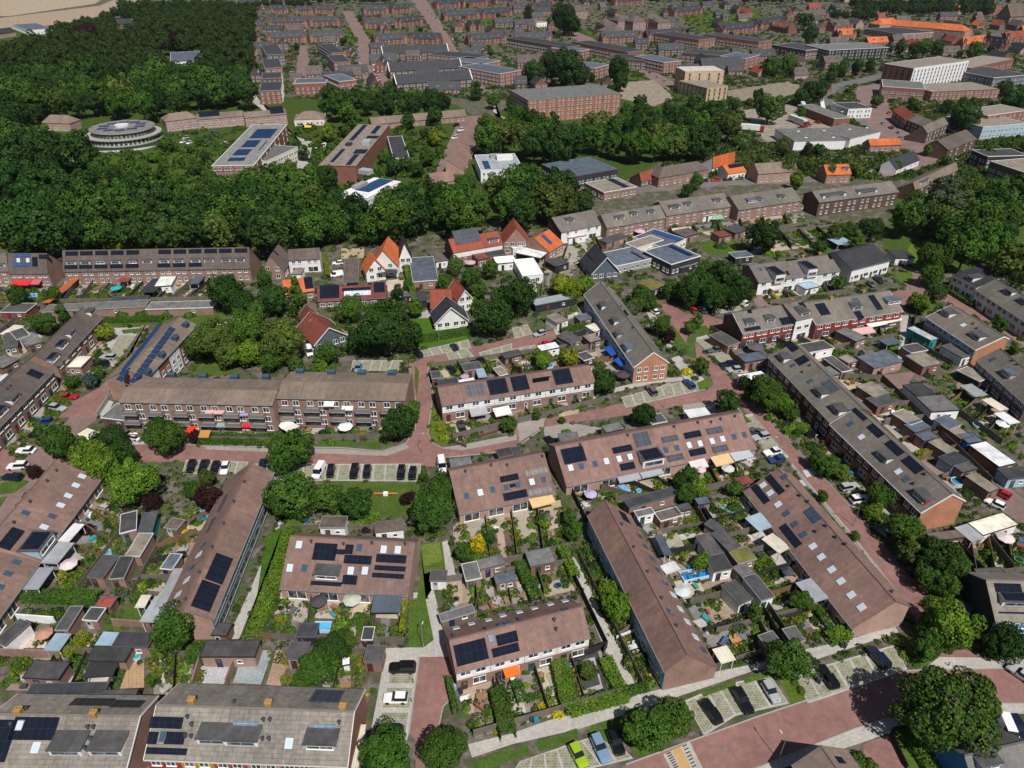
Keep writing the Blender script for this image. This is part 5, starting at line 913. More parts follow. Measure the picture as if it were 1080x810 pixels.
block('warehouse', 'long white warehouse with a dark roof and rooflights by the yard', 'warehouse', (838, 148.7), (892, 147.8), (820.6, 135.7), 5, 'feltg', 'white', 0, wmat='paint', nick='white yard warehouse', items=[('k', (842, 138.5), (869, 138), (850, 145.3), (879, 145))], door=False, trim='grey'); block('warehouse', 'second white warehouse at the yard nearest the street', 'warehouse', (897, 146), (929, 138.5), (877, 134), 5, 'feltg', 'white', 0, wmat='paint', items=[('k', (896, 136.5), (914, 135))], door=False, trim='grey')
blk('dark roofed brick workshop between yard and high street', 'workshop', (880, 125), (897, 124), (872, 109), 5, 'feltg', 'brickr', 0, items=[('k', (884, 112), (888, 118))]); blk('dark roofed white workshop at the high street', 'workshop', (895, 115), (920, 114), (892, 108), 6, 'bitumen', 'white', 2, 3, wmat='paint')
blk('dark slate long school wing curving left of the road', 'building', (815, 47), (850, 53), (822, 42), 8, 'bitumen', 'brickd', 2, 4, nick='dark school wing'); blk('long dark balcony flats with a pale roof above the road', 'flats', (874, 53), (938, 50), (860, 47), 9, 'feltg', 'dark', 3, 9, wmat='paint', nick='dark balcony flats')
blk('blue grey tent roof house near the orange roofed school', 'house', (950, 36), (985, 34), (950, 28), 6, 'slate', 'brick', 2, 4)
gb('OS', 'school_building', 'long old brick school with bright orange roofs', 'orange roofed school', (932, 26), (1015, 32), 8, (975, 21), 13, 14, roof='orange', wall='pinkbrick', units=12, front='std', far=True, cat='school', hip=6)
gb('OS2', 'school_building', 'left hipped pavilion of the orange roofed school', None, (928, 26), (953, 25), 9, (942, 15), 14, 18, roof='orange', wall='pinkbrick', units=4, front='std', far=True, cat='school', hip=8)
gb('OS3', 'school_building', 'right hipped pavilion of the orange roofed school', None, (985, 30), (1018, 33), 9, (1000, 20), 14, 18, roof='orange', wall='pinkbrick', units=4, front='std', far=True, cat='school', hip=8)
# church at the top right corner: stone nave and square tower
ch = root('church', G(1060, 28, 0)); tag(ch, 'brown stone church with a gothic window at the top right corner', 'church'); land('stone church', ch.location)
m_ = MB(); sec = [(-9, 0), (9, 0), (9, 12), (0, 24), (-9, 12)]; m_.xprism(sec, -8, 40); build(m_, 'nave', 'brick', ch, col=(.2, .15, .11)); m_ = MB(); m_.xprism([(-9.6, 11.4), (0, 24.2), (9.6, 11.4), (9.6, 11.9), (0, 24.8), (-9.6, 11.9)], -8.5, 40.5); build(m_, 'roof', 'tile', ch, col=(.12, .09, .075))
m_ = MB(); m_.box(26, -5, 0, 36, 5, 36); build(m_, 'tower', 'brick', ch, col=(.2, .15, .11)); m_ = MB(); m_.cyl(31, 0, 36, 44, 5.5, 8, 0, .2); build(m_, 'spire', 'slate', ch, col=(.08, .16, .13))
ch.rotation_euler = (0, 0, math.radians(20))
for yy in (-3.2, 0, 3.2):
    o = obj('window', win_mesh(1.6, 7 if yy == 0 else 5), ch, (-8.02, yy, 4), -math.pi / 2, (.12, .1, .08))
# round office
rp = G(134, 152, 0); ro = root('round_building', rp); tag(ro, 'round white ring shaped building with a flat solar roof in the wood', 'building'); land('round white building', rp)
R0 = 37 * mpp(134, 147, 8)
def ring(b, r0, r1, z0, z1, n=48, mat=0, cap=True):
    for i in range(n):
        a, c = 6.28318 * i / n, 6.28318 * (i + 1) / n; p = [(r0 * math.cos(a), r0 * .96 * math.sin(a)), (r0 * math.cos(c), r0 * .96 * math.sin(c))]; q = [(r1 * math.cos(a), r1 * .96 * math.sin(a)), (r1 * math.cos(c), r1 * .96 * math.sin(c))]
        b.poly([(*p[0], z0), (*p[1], z0), (*p[1], z1), (*p[0], z1)], mat)
        if cap: b.poly([(*p[0], z1), (*p[1], z1), (*q[1], z1), (*q[0], z1)], mat); b.poly([(*q[0], z0), (*q[1], z0), (*p[1], z0), (*p[0], z0)], mat)
for i_, (r_, z_) in enumerate(((R0 * .93, 0), (R0 * .93, 3.8), (R0 * .8, 7.6))):
    b = MB(); ring(b, r_, r_ * .5, z_, z_ + 3.5); build(b, 'wall', 'paint', ro, col=(.62, .6, .54)); b = MB(); ring(b, r_ * 1.07, r_ * .4, z_ + 3.5, z_ + 4.1); build(b, 'floor_ring', 'paint', ro, col=(.36, .34, .31))
    for k in range(30):
        a = -math.pi * 1.08 + k * math.pi * 1.16 / 29
        if z_ > 0: obj('window', win_mesh(1.6, 2.2), ro, (r_ * 1.012 * math.cos(a), r_ * .972 * math.sin(a), z_ + .7), a + math.pi / 2, (.1, .1, .1))
b = MB(); ring(b, R0 * .85, R0 * .02, 11.5, 11.9); build(b, 'roof', 'felt', ro, col=(.19, .175, .16))
for k in range(10):
    a = k * .63; b = MB(); b.box(-2.4, -1.4, 12.05, 2.4, 1.4, 12.2); o = build(b, 'solar_panel', 'solar', ro, col=(.03, .05, .12)); o.location = (R0 * .5 * math.cos(a), R0 * .5 * math.sin(a), 0); o.rotation_euler = (0, 0, .3)
b = MB(); b.cyl(0, 0, 11.9, 13.2, 3.5, 16); build(b, 'roof_housing', 'paint', ro, col=(.6, .6, .6))
ro.scale = (1.06, 1.06, .82)
# blue solar school and the brick sports hall, white plant roof buildings
blk('school with rows of blue solar panels on a pale curved roof', 'school', (268, 174), (303, 131), (229, 169), 8.5, 'schoolroof', 'brickr', 2, 4, nick='blue solar school', items=[('s', *q, (.015, .032, .08)) for q in ((239.4, 170, 259.8, 166.3), (245, 164, 266, 157.5), (254, 155.5, 275.5, 148), (262.6, 146, 293, 136), (263.5, 170, 272.8, 160), (272.8, 158.5, 282, 149))], style='flat2')
blk('grey flat roofed wing of the blue solar school', 'school', (281, 170), (314, 155), (312, 133), 6.5, 'feltg', 'cream', 1, 6, style='flat2')
blk('red brick sports hall with a sandy flat roof and black solar strips', 'building', (366, 183), (406, 148), (338, 171), 8, 'feltb', 'brickr', 0, nick='red brick sports hall', trim='brickr', door=False, items=[('s', 352, 166, 362, 158, (.012, .02, .035)), ('s', 378, 142, 383, 134, (.012, .02, .035)), ('s', 395, 138, 400, 133, (.012, .02, .035)), ('s', 366, 172, 374, 162, (.012, .02, .035)), ('s', 382, 162, 388, 158, (.012, .02, .035)), ('b', 390, 150, 7, 4, 1.6, 'zinc'), ('b', 376, 154, 4, 4, 1.2, 'white')]) if 0 else None
b_ = block('building', 'red brick sports hall with a sandy flat roof and black solar strips', 'building', (375.5, 175), (410.7, 131.5), (338.5, 172), 8.5, 'feltb', 'brickr', 0, nick='red brick sports hall', trim='brickr', door=False, items=[('s', *q, (.012, .02, .035)) for q in ((347.8, 171, 364.4, 157.4), (368, 148, 387.6, 132), (390.4, 141, 402.4, 133), (385.7, 146, 401.5, 143.5), (364.4, 174, 379, 163), (372, 162, 390.4, 157.8))] + [('b', 387, 151.5, 7, 4, 1.6, 'zinc'), ('b', 368, 153, 4, 3, 1.0, 'dark')])
blk('white plant building with pipework and blue panels at the wood edge', 'building', (358, 204), (387, 209), (369, 183), 6, 'whiteroof', 'white', 1, 4, wmat='paint', nick='white plant building', items=[('s', 362, 202, 373, 192, (.02, .05, .1)), ('s', 389, 203, 401, 188, (.02, .05, .1)), ('b', 386, 183, 6, 4, 2, 'zinc'), ('b', 380, 197, 3, 8, 1.5, 'grey')])
blk('dark flat roofed hall beside the brick sports hall', 'building', (415, 167), (432, 166), (428, 143), 4, 'bitumen', 'grey', 1, 3, nick='dark flat hall'); blk('white building with roof machines half hidden in the trees', 'building', (507, 180), (552, 178), (512, 163), 6, 'zinc', 'white', 1, 4, wmat='paint', nick='white machine roof building', items=[('s', 508, 170, 518, 178, (.02, .05, .1)), ('b', 532, 168, 8, 4, 2, 'white'), ('b', 522, 166, 5, 4, 1.5, 'grey')])
blk('white villa with a dark solar roof hidden in the left wood', 'house', (180, 66), (215, 64), (170, 56), 6, 'bluegrey', 'white', 2, 4, wmat='paint', nick='dark roofed wood villa'); blk('white villa beside the field at the top left', 'house', (28, 32), (55, 30), (26, 25), 5, 'bluegrey', 'white', 2, 3, wmat='paint', nick='white field villa')
gb('FV', 'detached_house', 'brick house with a dark solar roof at the top left edge', 'field edge brick house', (-4, 36), (16, 33), 5, (4, 25), 9, 10, roof='slate', wall='pinkbrick', units=2, front='std', far=True, cat='house'); gb('FV2', 'detached_house', 'brick house in the wood behind the copper beeches', 'copper beech house', (122, 26), (140, 24), 5, (130, 14), 9, 10, roof='slate', wall='brick', units=2, front='std', far=True, cat='house')
blk('white summer pavilion on the lawn beside the round building', 'pavilion', (73, 165), (86, 163), (78, 157), 3, 'whiteroof', 'white', wmat='paint')
# rows of the newer town: (front eave px, ridge rise in px, units)
FAR = [(282, 24, 325, 23, 7, 'slate'), (326, 22.5, 359, 22, 5, 'slate'), (281, 40, 324, 39, 7, 'slate'), (326, 39, 362, 37.5, 6, 'slate'), (286, 10, 304, 10, 3, 'slate'), (312, 11, 330, 11, 3, 'slate'), (332, 10, 352, 10, 3, 'slate'), (384, 25, 420, 24, 6, 'slate'), (420, 24, 446, 21, 5, 'slate'), (383, 11, 410, 10, 4, 'slate'), (413, 10, 434, 8, 4, 'slate'), (395, 42.5, 430, 40, 6, 'slate'), (432, 40, 464, 41, 5, 'slate'),
       (468, 17, 507, 15, 6, 'slate'), (508, 15, 541, 12, 5, 'slate'), (460, 5, 486, 3, 4, 'slate'), (488, 3, 515, 1, 4, 'slate'), (494, 42, 536, 39, 7, 'slate'), (540, 41, 583, 39, 7, 'slate'), (522, 1, 548, -1, 4, 'slate'), (635, 40, 678, 38, 7, 'slate'), (683, 38, 724, 35, 7, 'slate'), (762, 32, 800, 28, 6, 'slate'), (711, 13, 742, 10, 5, 'slate'), (648, 2, 680, 0, 5, 'slate'), (802, 26, 832, 22, 5, 'slate'), (846, 18, 875, 15, 4, 'dbrown'), (560, 8, 584, 6, 4, 'slate'), (590, 14, 622, 12, 5, 'dbrown'), (736, 68, 778, 66, 7, 'slate'), (880, 28, 900, 26, 3, 'dbrown'), (885, 37, 903, 36, 3, 'orange'), (1016, 46, 1040, 43, 3, 'orange'), (1042, 44, 1060, 46, 3, 'slate'), (1062, 40, 1085, 38, 3, 'red'), (812, 26, 832, 30, 4, 'brickr'), (262, 28, 279, 27, 3, 'slate')]
for (x0, y0, x1, y1, u, rf) in FAR:
    g_ = Gable('terrace_building', None, None, (x0, y0), (x1, y1), 5.6, ((x0 + x1) / 2, (y0 + y1) / 2 - 6.6), 11.0, 11, roof=rf, wall='farbrick', units=max(3, u - 2), front='std', far=True, sidewin=0)
    nm = {'slate': 'dark slate', 'dbrown': 'brown', 'orange': 'orange', 'red': 'red', 'brickr': 'red brown'}[rf]
    auto(g_.r, f'brick terrace with {nm} roof', 'terraced houses', 'terraces of the newer town', g_.r.location)
    n_ = max(3, int(u * .9))
    for i in range(n_):
        t = (i + .5) / n_; g_.item('d', (x0 + (x1 - x0) * t, y0 + (y1 - y0) * t - 2.0), 1.9, 'white')
    for t in (.07, .93): g_.item('g', (x0 + (x1 - x0) * t, y0 + (y1 - y0) * t), 5.0)
for i_, (x0, y0, x1, y1, dy) in enumerate(((403.7, 57, 473, 54, 9.5), (410.7, 75, 487, 71, 11), (418, 88.5, 498, 83, 10))):
    g_ = gb('R3_%d' % i_, 'terrace_building', ('rearmost', 'middle', 'nearest')[i_] + ' of three parallel slate terraces stacked beside the straight street', ('rear slate terrace', 'middle slate terrace', 'near slate terrace')[i_], (x0, y0), (x1, y1), 6.0, ((x0 + x1) / 2, (y0 + y1) / 2 - dy), 11.5, 12.5, roof='slate', wall='brickd', units=12, front='std', far=True, trim=None)
    for xx in (x0, x1):
        b = MB(); t_ = MB(); X = 0 if xx == x0 else g_.L; b.xprism([(-.4, 5.4), (g_.yr, 11.0), (g_.yr, 11.9), (-.4, 6.3)], X - .3, X + .3); build(b, 'bargeboard', 'paint', g_.r, col=WH)
for (x0, y0, x1, y1, x2, y2, h, rf, wl, st, lab) in ((310, 88, 344, 87, 310, 83, 8, 'bluegrey', 'brickr', 2, 'flat roofed brick block with a white roof edge by the car court'), (357, 86, 376, 84, 356, 78, 10, 'bluegrey', 'brickr', 3, 'flat topped brick end house beside the car street'), (273, 96, 296, 95, 274, 87, 9, 'slate', 'brickr', 3, 'slate topped brick end house nearest the wood'), (276, 83, 297, 82, 278, 77, 9, 'slate', 'brickd', 2, 'white banded flat brick house in the side row'), (279, 72, 298, 71, 280, 62, 9, 'slate', 'brickr', 2, 'third flat slate house of the side row'), (281, 58, 300, 57, 282, 47, 9, 'slate', 'brickd', 2, 'flat slate house at the top of the side row'),
    (349, 56, 365, 55, 348, 46, 9, 'slate', 'brickr', 2, 'gabled slate house at the court corner'), (352, 66, 370, 65, 350, 58, 9, 'slate', 'brickr', 2, 'brick house with white edge above the car street'), (500, 62, 516, 58, 493, 48, 9, 'slate', 'brickr', 2, 'long dark brick block right of the straight street'), (508, 68, 528, 64, 510, 56, 9, 'bluegrey', 'brickr', 3, 'white edged flat block right of the straight street'), (527, 78, 550, 74, 522, 64, 9, 'bluegrey', 'brickr', 3, 'flat topped brick block beside the tall wood trees'), (596, 50, 612, 48, 578, 35, 8, 'slate', 'brickd', 2, 'sloping dark block beside the wide avenue'), (612, 54, 622, 52, 605, 46, 7, 'bluegrey', 'brickr', 2, 'white edged flat block at the avenue end'),
    (627, 72, 643, 68, 626, 61, 9, 'bluegrey', 'brickr', 3, 'flat topped brick block in front of the avenue'), (662, 55, 680, 53, 648, 40, 8, 'slate', 'brickr', 2, 'dark long block left of the inner court'), (700, 66, 719, 64, 692, 57, 9, 'bluegrey', 'brickr', 3, 'flat topped brick end block facing the building site'), (692, 64, 700, 60, 670, 48, 8, 'slate', 'brickd', 2, 'long dark slate row behind the flat brick end'), (737, 42, 755, 40, 721, 32, 8, 'slate', 'brickr', 2, 'dark slate block above the inner court'), (786, 62, 801, 58, 780, 54, 9, 'bluegrey', 'brickr', 3, 'flat topped brick block beside the round tree'), (776, 60, 786, 56, 752, 44, 8, 'slate', 'brickd', 2, 'long slate row leading to the flat topped block'), (800, 44, 815, 42, 778, 32, 8, 'slate', 'brickr', 2, 'dark slate block near the school wing'), (566, 24, 577, 23, 566, 19, 5, 'feltb', 'white', 1, 'small white and red kiosk block near the dark trees')):
    blk(lab, 'flats' if st > 2 else 'house', (x0, y0), (x1, y1), (x2, y2), h, rf, wl, st, max(2, int((x1 - x0) / 5)), trim='white' if rf == 'bluegrey' else 'grey')
for i_, (x0, y0, x1, y1, hh) in enumerate(((638, 27, 652, 26, 15), (652, 22, 668, 21, 14), (668, 23, 682, 22, 15), (683, 21, 700, 20, 14), (694, 24, 708, 23, 15), (630, 32, 648, 34, 12), (603, 12, 620, 11, 12))):
    gb('IN%d' % i_, 'institution_building', ('far left', 'left', 'centre', 'right centre', 'right', 'long dark side', 'separate left')[i_] + ' hipped wing of the large brown institution', 'brown institution' if i_ == 2 else None, (x0, y0), (x1, y1), 10, ((x0 + x1) / 2, (y0 + y1) / 2 - 7), 15, 18, roof='dbrown', wall='brick', units=4, front='std', far=True, cat='institution', hip=7)
# lorries in the yard
def lorry(f, b_, cab, box, lab):
    p, q = G(*f, 2), G(*b_, 2); mid = (p + q) / 2; d = q - p; r = root('lorry', (mid.x, mid.y, .1), math.atan2(d.y, d.x)); ln = max(9, d.length); tag(r, lab, 'lorry', 'lorries in the yard')
    m_ = MB(); m_.box(-ln/2 + 2.6, -1.25, .9, ln/2, 1.25, 3.9); build(m_, 'cargo_box', 'paint', r, col=box); m_ = MB(); m_.xprism([(-1.2, .5), (1.2, .5), (1.2, 3.2), (-1.2, 3.2)], -ln/2, -ln/2 + 2.2); build(m_, 'cab', 'carpaint', r, col=cab)
    m_ = MB(); m_.poly([(-ln/2 - .02, 1.1, 1.9), (-ln/2 - .02, -1.1, 1.9), (-ln/2 - .02, -1.1, 2.9), (-ln/2 - .02, 1.1, 2.9)]); build(m_, 'windscreen', 'carglass', r)
    for x in (-ln/2 + 1.2, ln/2 - 1.5, ln/2 - 3):
        for y in (-1.05, 1.05): m_ = MB(); m_.xprism([(y - .15, 0), (y + .15, 0), (y + .15, 1), (y - .15, 1)], x - .5, x + .5); build(m_, 'wheel', 'tyre', r)
lorry((806, 136), (771, 133), (.3, .02, .02), (.72, .72, .72), 'long white box lorry with a red cab under the wood edge'); lorry((852, 131), (833, 124), (.35, .02, .04), (.6, .62, .6), 'white curtain lorry with a red cab in the yard'); lorry((850, 118), (846, 110), (.3, .02, .02), (.6, .6, .6), 'short grey and red lorry at the top of the yard'); lorry((868, 119), (866, 108), (.7, .7, .7), (.72, .72, .72), 'plain white lorry parked at the yard gate')
# ================================================================= SHEDS, GARAGES, CANOPIES

Sh = [  # front-left, front-right, back-left (roof corners px), roof, wall, height, what
 ((127, 562), (143, 558), (136, 541), 'felt', 'brick', 2.6, 'shed'), ((146, 561), (160, 559), (156, 541), 'felt', 'teal', 2.6, 'shed'), ((133, 586), (147, 586), (148, 563), 'feltb', 'brick', 2.6, 'shed'), ((93, 608), (108, 609), (112, 586), 'felt', 'brick', 2.6, 'shed'), ((116, 610), (130, 609), (135, 587), 'bitumen', 'brick', 2.6, 'shed'), ((170, 599), (181, 600), (177, 584), 'bluegrey', 'wood', 2.3, 'shed'), ((174, 556), (186, 558), (178, 546), 'dbrown', 'wood', 2.2, 'shed'),
 ((62, 570), (72, 571), (74, 552), 'whiteroof', 'white', 2.7, 'canopy'), ((44, 593), (60, 594), (62, 572), 'zinc', 'white', 2.7, 'canopy'), ((25, 621), (40, 621), (40, 599), 'zinc', 'white', 2.7, 'canopy'), ((0, 638), (10, 628), (0, 620), 'zinc', 'white', 2.7, 'canopy'),
 ((101, 639), (116, 640), (105, 629), 'red', 'wood', 2.2, 'shed'), ((59, 664), (71, 664), (72, 640), 'felt', 'brick', 2.6, 'shed'), ((88, 653), (102, 654), (96, 641), 'felt', 'brick', 2.5, 'shed'), ((47, 685), (62, 686), (55, 668), 'lblue', 'white', 2.4, 'canopy'), ((-5, 676), (5, 680), (14, 651), 'felt', 'white', 2.9, 'ext'), ((25, 714), (61, 716), (34, 697), 'felt', 'brick', 2.7, 'garage'),
 ((92, 696), (131, 697), (99, 682), 'bitumen', 'brick', 2.6, 'shed'), ((119, 681), (155, 682), (126, 667), 'bitumen', 'brick', 2.6, 'garage'), ((101, 680), (117, 681), (112, 667), 'lblue', 'wood', 2.3, 'canopy'), ((88, 714), (118, 712), (92, 699), 'bitumen', 'dark', 2.3, 'canopy'), ((28, 733), (108, 731), (36, 722), 'bitumen', 'brick', 3.0, 'ext'), ((107, 736), (142, 734), (107, 729), 'felt', 'brick', 3.0, 'ext'), ((148, 655), (165, 656), (160, 629), 'zinc', 'white', 2.7, 'canopy'), ((143, 640), (152, 640), (150, 628), 'cream', 'white', 2.6, 'canopy'),
 ((163, 640), (174, 640), (190, 600), 'zinc', 'white', 2.7, 'canopy'), ((212, 692), (268, 692), (218, 676), 'felt', 'pinkbrick', 2.7, 'garage'), ((303, 694), (322, 694), (307, 678), 'felt', 'pinkbrick', 2.6, 'shed'), ((224, 669), (238, 670), (229, 657), 'felt', 'wood', 2.4, 'shed'), ((313, 671), (332, 671), (318, 658), 'bitumen', 'dark', 2.3, 'shed'), ((384, 697), (402, 698), (387, 681), 'felt', 'brick', 2.7, 'garage'), ((361, 734), (380, 734), (362, 728), 'bluegrey', 'dark', 2.2, 'shed'), ((382, 674), (392, 674), (385, 662), 'bitumen', 'dark', 2.0, 'shed'), ((371, 809), (377, 809), (377, 765), 'cream', 'white', 2.6, 'canopy'), ((362, 701), (368, 700), (365, 694), 'whiteroof', 'white', 1.8, 'shed'),
 ((392, 645), (421, 645), (393, 622), 'bluegrey', 'dark', 2.7, 'canopy'), ((337, 556), (363, 556), (342, 545), 'dbrown', 'white', 2.8, 'shed'), ((396, 561), (425, 558), (408, 550), 'dbrown', 'white', 2.8, 'shed'), ((454, 612), (470, 612), (455, 602), 'felt', 'white', 2.4, 'shed'), ((492, 612), (507, 609), (485, 596), 'feltg', 'brick', 2.6, 'shed'), ((507, 600), (532, 594), (505, 591), 'feltg', 'pinkbrick', 2.6, 'garage'), ((524, 615), (544, 611), (527, 607), 'bluegrey', 'brick', 2.4, 'shed'), ((560, 597), (585, 592), (549, 584), 'feltg', 'wood', 2.6, 'shed'), ((466, 655), (500, 645), (464, 648), 'woodg' if 0 else 'feltg', 'woodg', 1.9, 'shed'),
 ((476, 493), (498, 490), (484, 483), 'feltg', 'brick', 2.6, 'garage'), ((592, 466), (611, 464), (597, 457), 'feltg', 'white', 2.6, 'garage'), ((640, 456), (658, 452), (645, 447), 'feltg', 'white', 2.6, 'garage'), ((688, 447), (703, 444), (692, 437), 'felt', 'white', 2.6, 'garage'), ((728, 441), (750, 438), (735, 431), 'whiteroof', 'white', 2.7, 'canopy'), ((527, 482), (541, 479), (532, 473), 'bitumen', 'brick', 2.6, 'garage'), ((540, 478), (549, 477), (541, 472), 'bitumen', 'brick', 2.5, 'garage'),
 ((456, 399), (465, 398), (455, 392), 'felt', 'brick', 2.5, 'shed'), ((490, 391), (508, 388), (488, 384), 'felt', 'brick', 2.6, 'garage'), ((505, 398), (513, 397), (501, 390), 'lblue', 'wood', 2.4, 'canopy'), ((527, 396), (535, 394), (523, 388), 'feltb', 'brick', 2.5, 'shed'), ((533, 378), (550, 374), (528, 373), 'felt', 'brick', 2.5, 'garage'), ((571, 370), (590, 366), (570, 364), 'whiteroof', 'white', 2.5, 'shed'), ((588, 341), (599, 337), (583, 331), 'feltb', 'white', 2.5, 'shed'), ((602, 362), (613, 357), (596, 350), 'felt', 'brick', 2.5, 'shed'), ((623, 361), (634, 358), (617, 354), 'feltb', 'brick', 2.5, 'shed'), ((627, 350), (636, 347), (623, 342), 'cream', 'white', 2.5, 'shed'), ((612, 338), (624, 335), (607, 333), 'bluegrey', 'brick', 2.5, 'shed'), ((616, 380), (626, 377), (610, 373), 'felt', 'dark', 2.4, 'shed'), ((463, 406), (483, 403), (463, 401), 'bitumen', 'dark', 2.5, 'shed'), ((484, 405), (501, 402), (484, 401), 'whiteroof', 'white', 2.4, 'shed'), ((615, 292), (625, 289), (610, 276), 'felt', 'dark', 2.6, 'shed') if 0 else ((586, 281), (600, 277), (582, 273), 'felt', 'dark', 2.5, 'shed'),
 ((664, 535), (714, 521), (661, 527), 'bitumen', 'brick', 2.7, 'garage'), ((697, 549), (719, 543), (691, 541), 'dbrown', 'wood', 2.5, 'shed'), ((673, 545), (690, 541), (672, 539), 'feltg', 'white', 2.5, 'shed'), ((737, 532), (749, 530), (733, 526), 'bluegrey', 'brick', 2.6, 'shed'), ((715, 540), (730, 536), (716, 533), 'felt', 'brick', 2.5, 'shed'), ((701, 585), (708, 584), (691, 565), 'bluegrey', 'white', 2.5, 'canopy'), ((703, 605), (717, 600), (700, 596), 'whiteroof', 'white', 2.5, 'canopy'), ((801, 560), (816, 554), (791, 545), 'lblue', 'white', 2.7, 'canopy'), ((822, 583), (833, 577), (809, 566), 'feltb' if 0 else 'cream', 'white', 2.7, 'canopy'), ((757, 561), (763, 556), (747, 550), 'felt', 'brick', 2.6, 'shed'), ((769, 581), (781, 576), (756, 561), 'felt', 'brick', 2.7, 'garage'), ((779, 594), (797, 589), (771, 581), 'greenroof', 'brick', 2.6, 'shed'), ((748, 586), (762, 583), (737, 565), 'felt', 'white', 2.6, 'shed'), ((753, 603), (772, 599), (746, 587), 'bitumen', 'white', 2.6, 'shed'), ((783, 608), (794, 603), (777, 597), 'feltg', 'brick', 2.4, 'shed'), ((803, 633), (816, 629), (788, 608), 'felt', 'white', 2.7, 'garage'), ((780, 637), (793, 631), (768, 615), 'felt', 'white', 2.7, 'garage'), ((858, 635), (873, 630), (843, 614), 'zinc', 'white', 2.7, 'canopy'), ((836, 678), (848, 675), (826, 664), 'felt', 'brick', 2.5, 'shed'), ((810, 683), (824, 678), (806, 669), 'felt', 'brick', 2.4, 'shed'), ((761, 699), (775, 695), (753, 685), 'cream', 'white', 2.5, 'canopy'), ((781, 512), (795, 509), (782, 503), 'redd', 'wood', 2.3, 'shed'),
 ((786, 382), (809, 378), (783, 374), 'bluegrey', 'brick', 2.8, 'garage'), ((768, 365), (780, 361), (760, 350), 'felt', 'brick', 2.8, 'ext'), ((784, 401), (808, 397), (790, 394), 'whiteroof', 'white', 2.6, 'garage'), ((851, 372), (879, 367), (846, 363), 'felt', 'white', 2.7, 'garage'), ((888, 392), (898, 390), (875, 376), 'felt', 'brick', 2.6, 'garage'), ((895, 383), (904, 380), (888, 376), 'feltb', 'brick', 2.5, 'shed'), ((874, 397), (886, 394), (868, 388), 'feltg', 'brick', 2.4, 'shed'), ((903, 360), (914, 356), (893, 345), 'feltg', 'brick', 2.6, 'garage'), ((922, 388), (952, 381), (905, 376), 'bluegrey', 'pinkbrick', 2.8, 'garage'), ((936, 364), (951, 361), (935, 357), 'bluegrey', 'white', 2.4, 'canopy'), ((974, 387), (993, 383), (961, 374), 'feltb', 'brickr', 2.8, 'garage'), ((961, 372), (978, 369), (962, 363), 'felt', 'brick', 2.6, 'garage'), ((1015, 377), (1026, 374), (1000, 363), 'felt', 'white', 2.8, 'ext'), ((982, 359), (989, 357), (972, 342), 'zinc', 'teal', 2.8, 'ext'), ((1016, 402), (1030, 396), (1015, 389), 'feltb', 'dark', 2.8, 'ext') if 0 else ((1033, 402), (1043, 398), (1017, 388), 'feltb', 'dark', 2.8, 'ext'),
 ((983, 434), (1012, 432), (973, 418), 'feltg', 'white', 2.8, 'garage'), ((968, 418), (986, 415), (962, 405), 'bitumen', 'white', 2.8, 'garage'), ((1002, 452), (1014, 447), (992, 440), 'bluegrey', 'white', 2.8, 'garage'), ((1014, 463), (1025, 460), (1002, 445), 'feltb', 'brickr', 2.7, 'garage'), ((1021, 467), (1036, 465), (1015, 458), 'bluegrey', 'blue', 2.7, 'garage'), ((1054, 492), (1071, 488), (1035, 467), 'whiteroof', 'brickr', 2.7, 'garage'), ((1064, 505), (1085, 503), (1060, 494), 'bitumen', 'lblue', 2.7, 'garage'), ((1029, 418), (1041, 416), (1018, 406), 'zinc', 'dark', 2.7, 'canopy'), ((1054, 433), (1063, 431), (1044, 420), 'cream', 'white', 2.7, 'canopy'), ((1065, 447), (1075, 445), (1055, 435), 'whiteroof', 'white', 2.7, 'canopy'),
 ((926, 429), (946, 424), (920, 419), 'felt', 'brickr', 2.6, 'garage'), ((922, 419), (938, 414), (915, 404), 'feltb', 'brick', 2.6, 'garage'), ((960, 448), (972, 444), (946, 434), 'feltb', 'brick', 2.6, 'garage'), ((965, 456), (983, 451), (957, 447), 'bluegrey', 'brick', 2.6, 'garage'), ((975, 465), (990, 461), (972, 457), 'bluegrey', 'brick', 2.5, 'shed'), ((1001, 480), (1011, 476), (985, 464), 'feltb', 'brick', 2.6, 'garage'), ((1005, 492), (1022, 486), (994, 481), 'bitumen', 'lblue', 2.6, 'garage'), ((1015, 498), (1031, 494), (1013, 489), 'felt', 'brick', 2.6, 'garage'), ((1043, 519), (1054, 515), (1027, 499), 'feltb', 'brick', 2.6, 'garage'), ((984, 570), (1020, 566), (976, 563), 'dbrown', 'wood', 2.6, 'garage') , ((1025, 571), (1038, 567), (1013, 555), 'zinc', 'white', 2.7, 'canopy'), ((1037, 564), (1073, 553), (1028, 550), 'cream', 'white', 2.6, 'garage'), ((1035, 609), (1062, 607), (1036, 600), 'felt', 'dark', 2.6, 'ext'), ((1009, 640), (1022, 647), (1008, 630), 'felt', 'wood', 2.3, 'shed'),
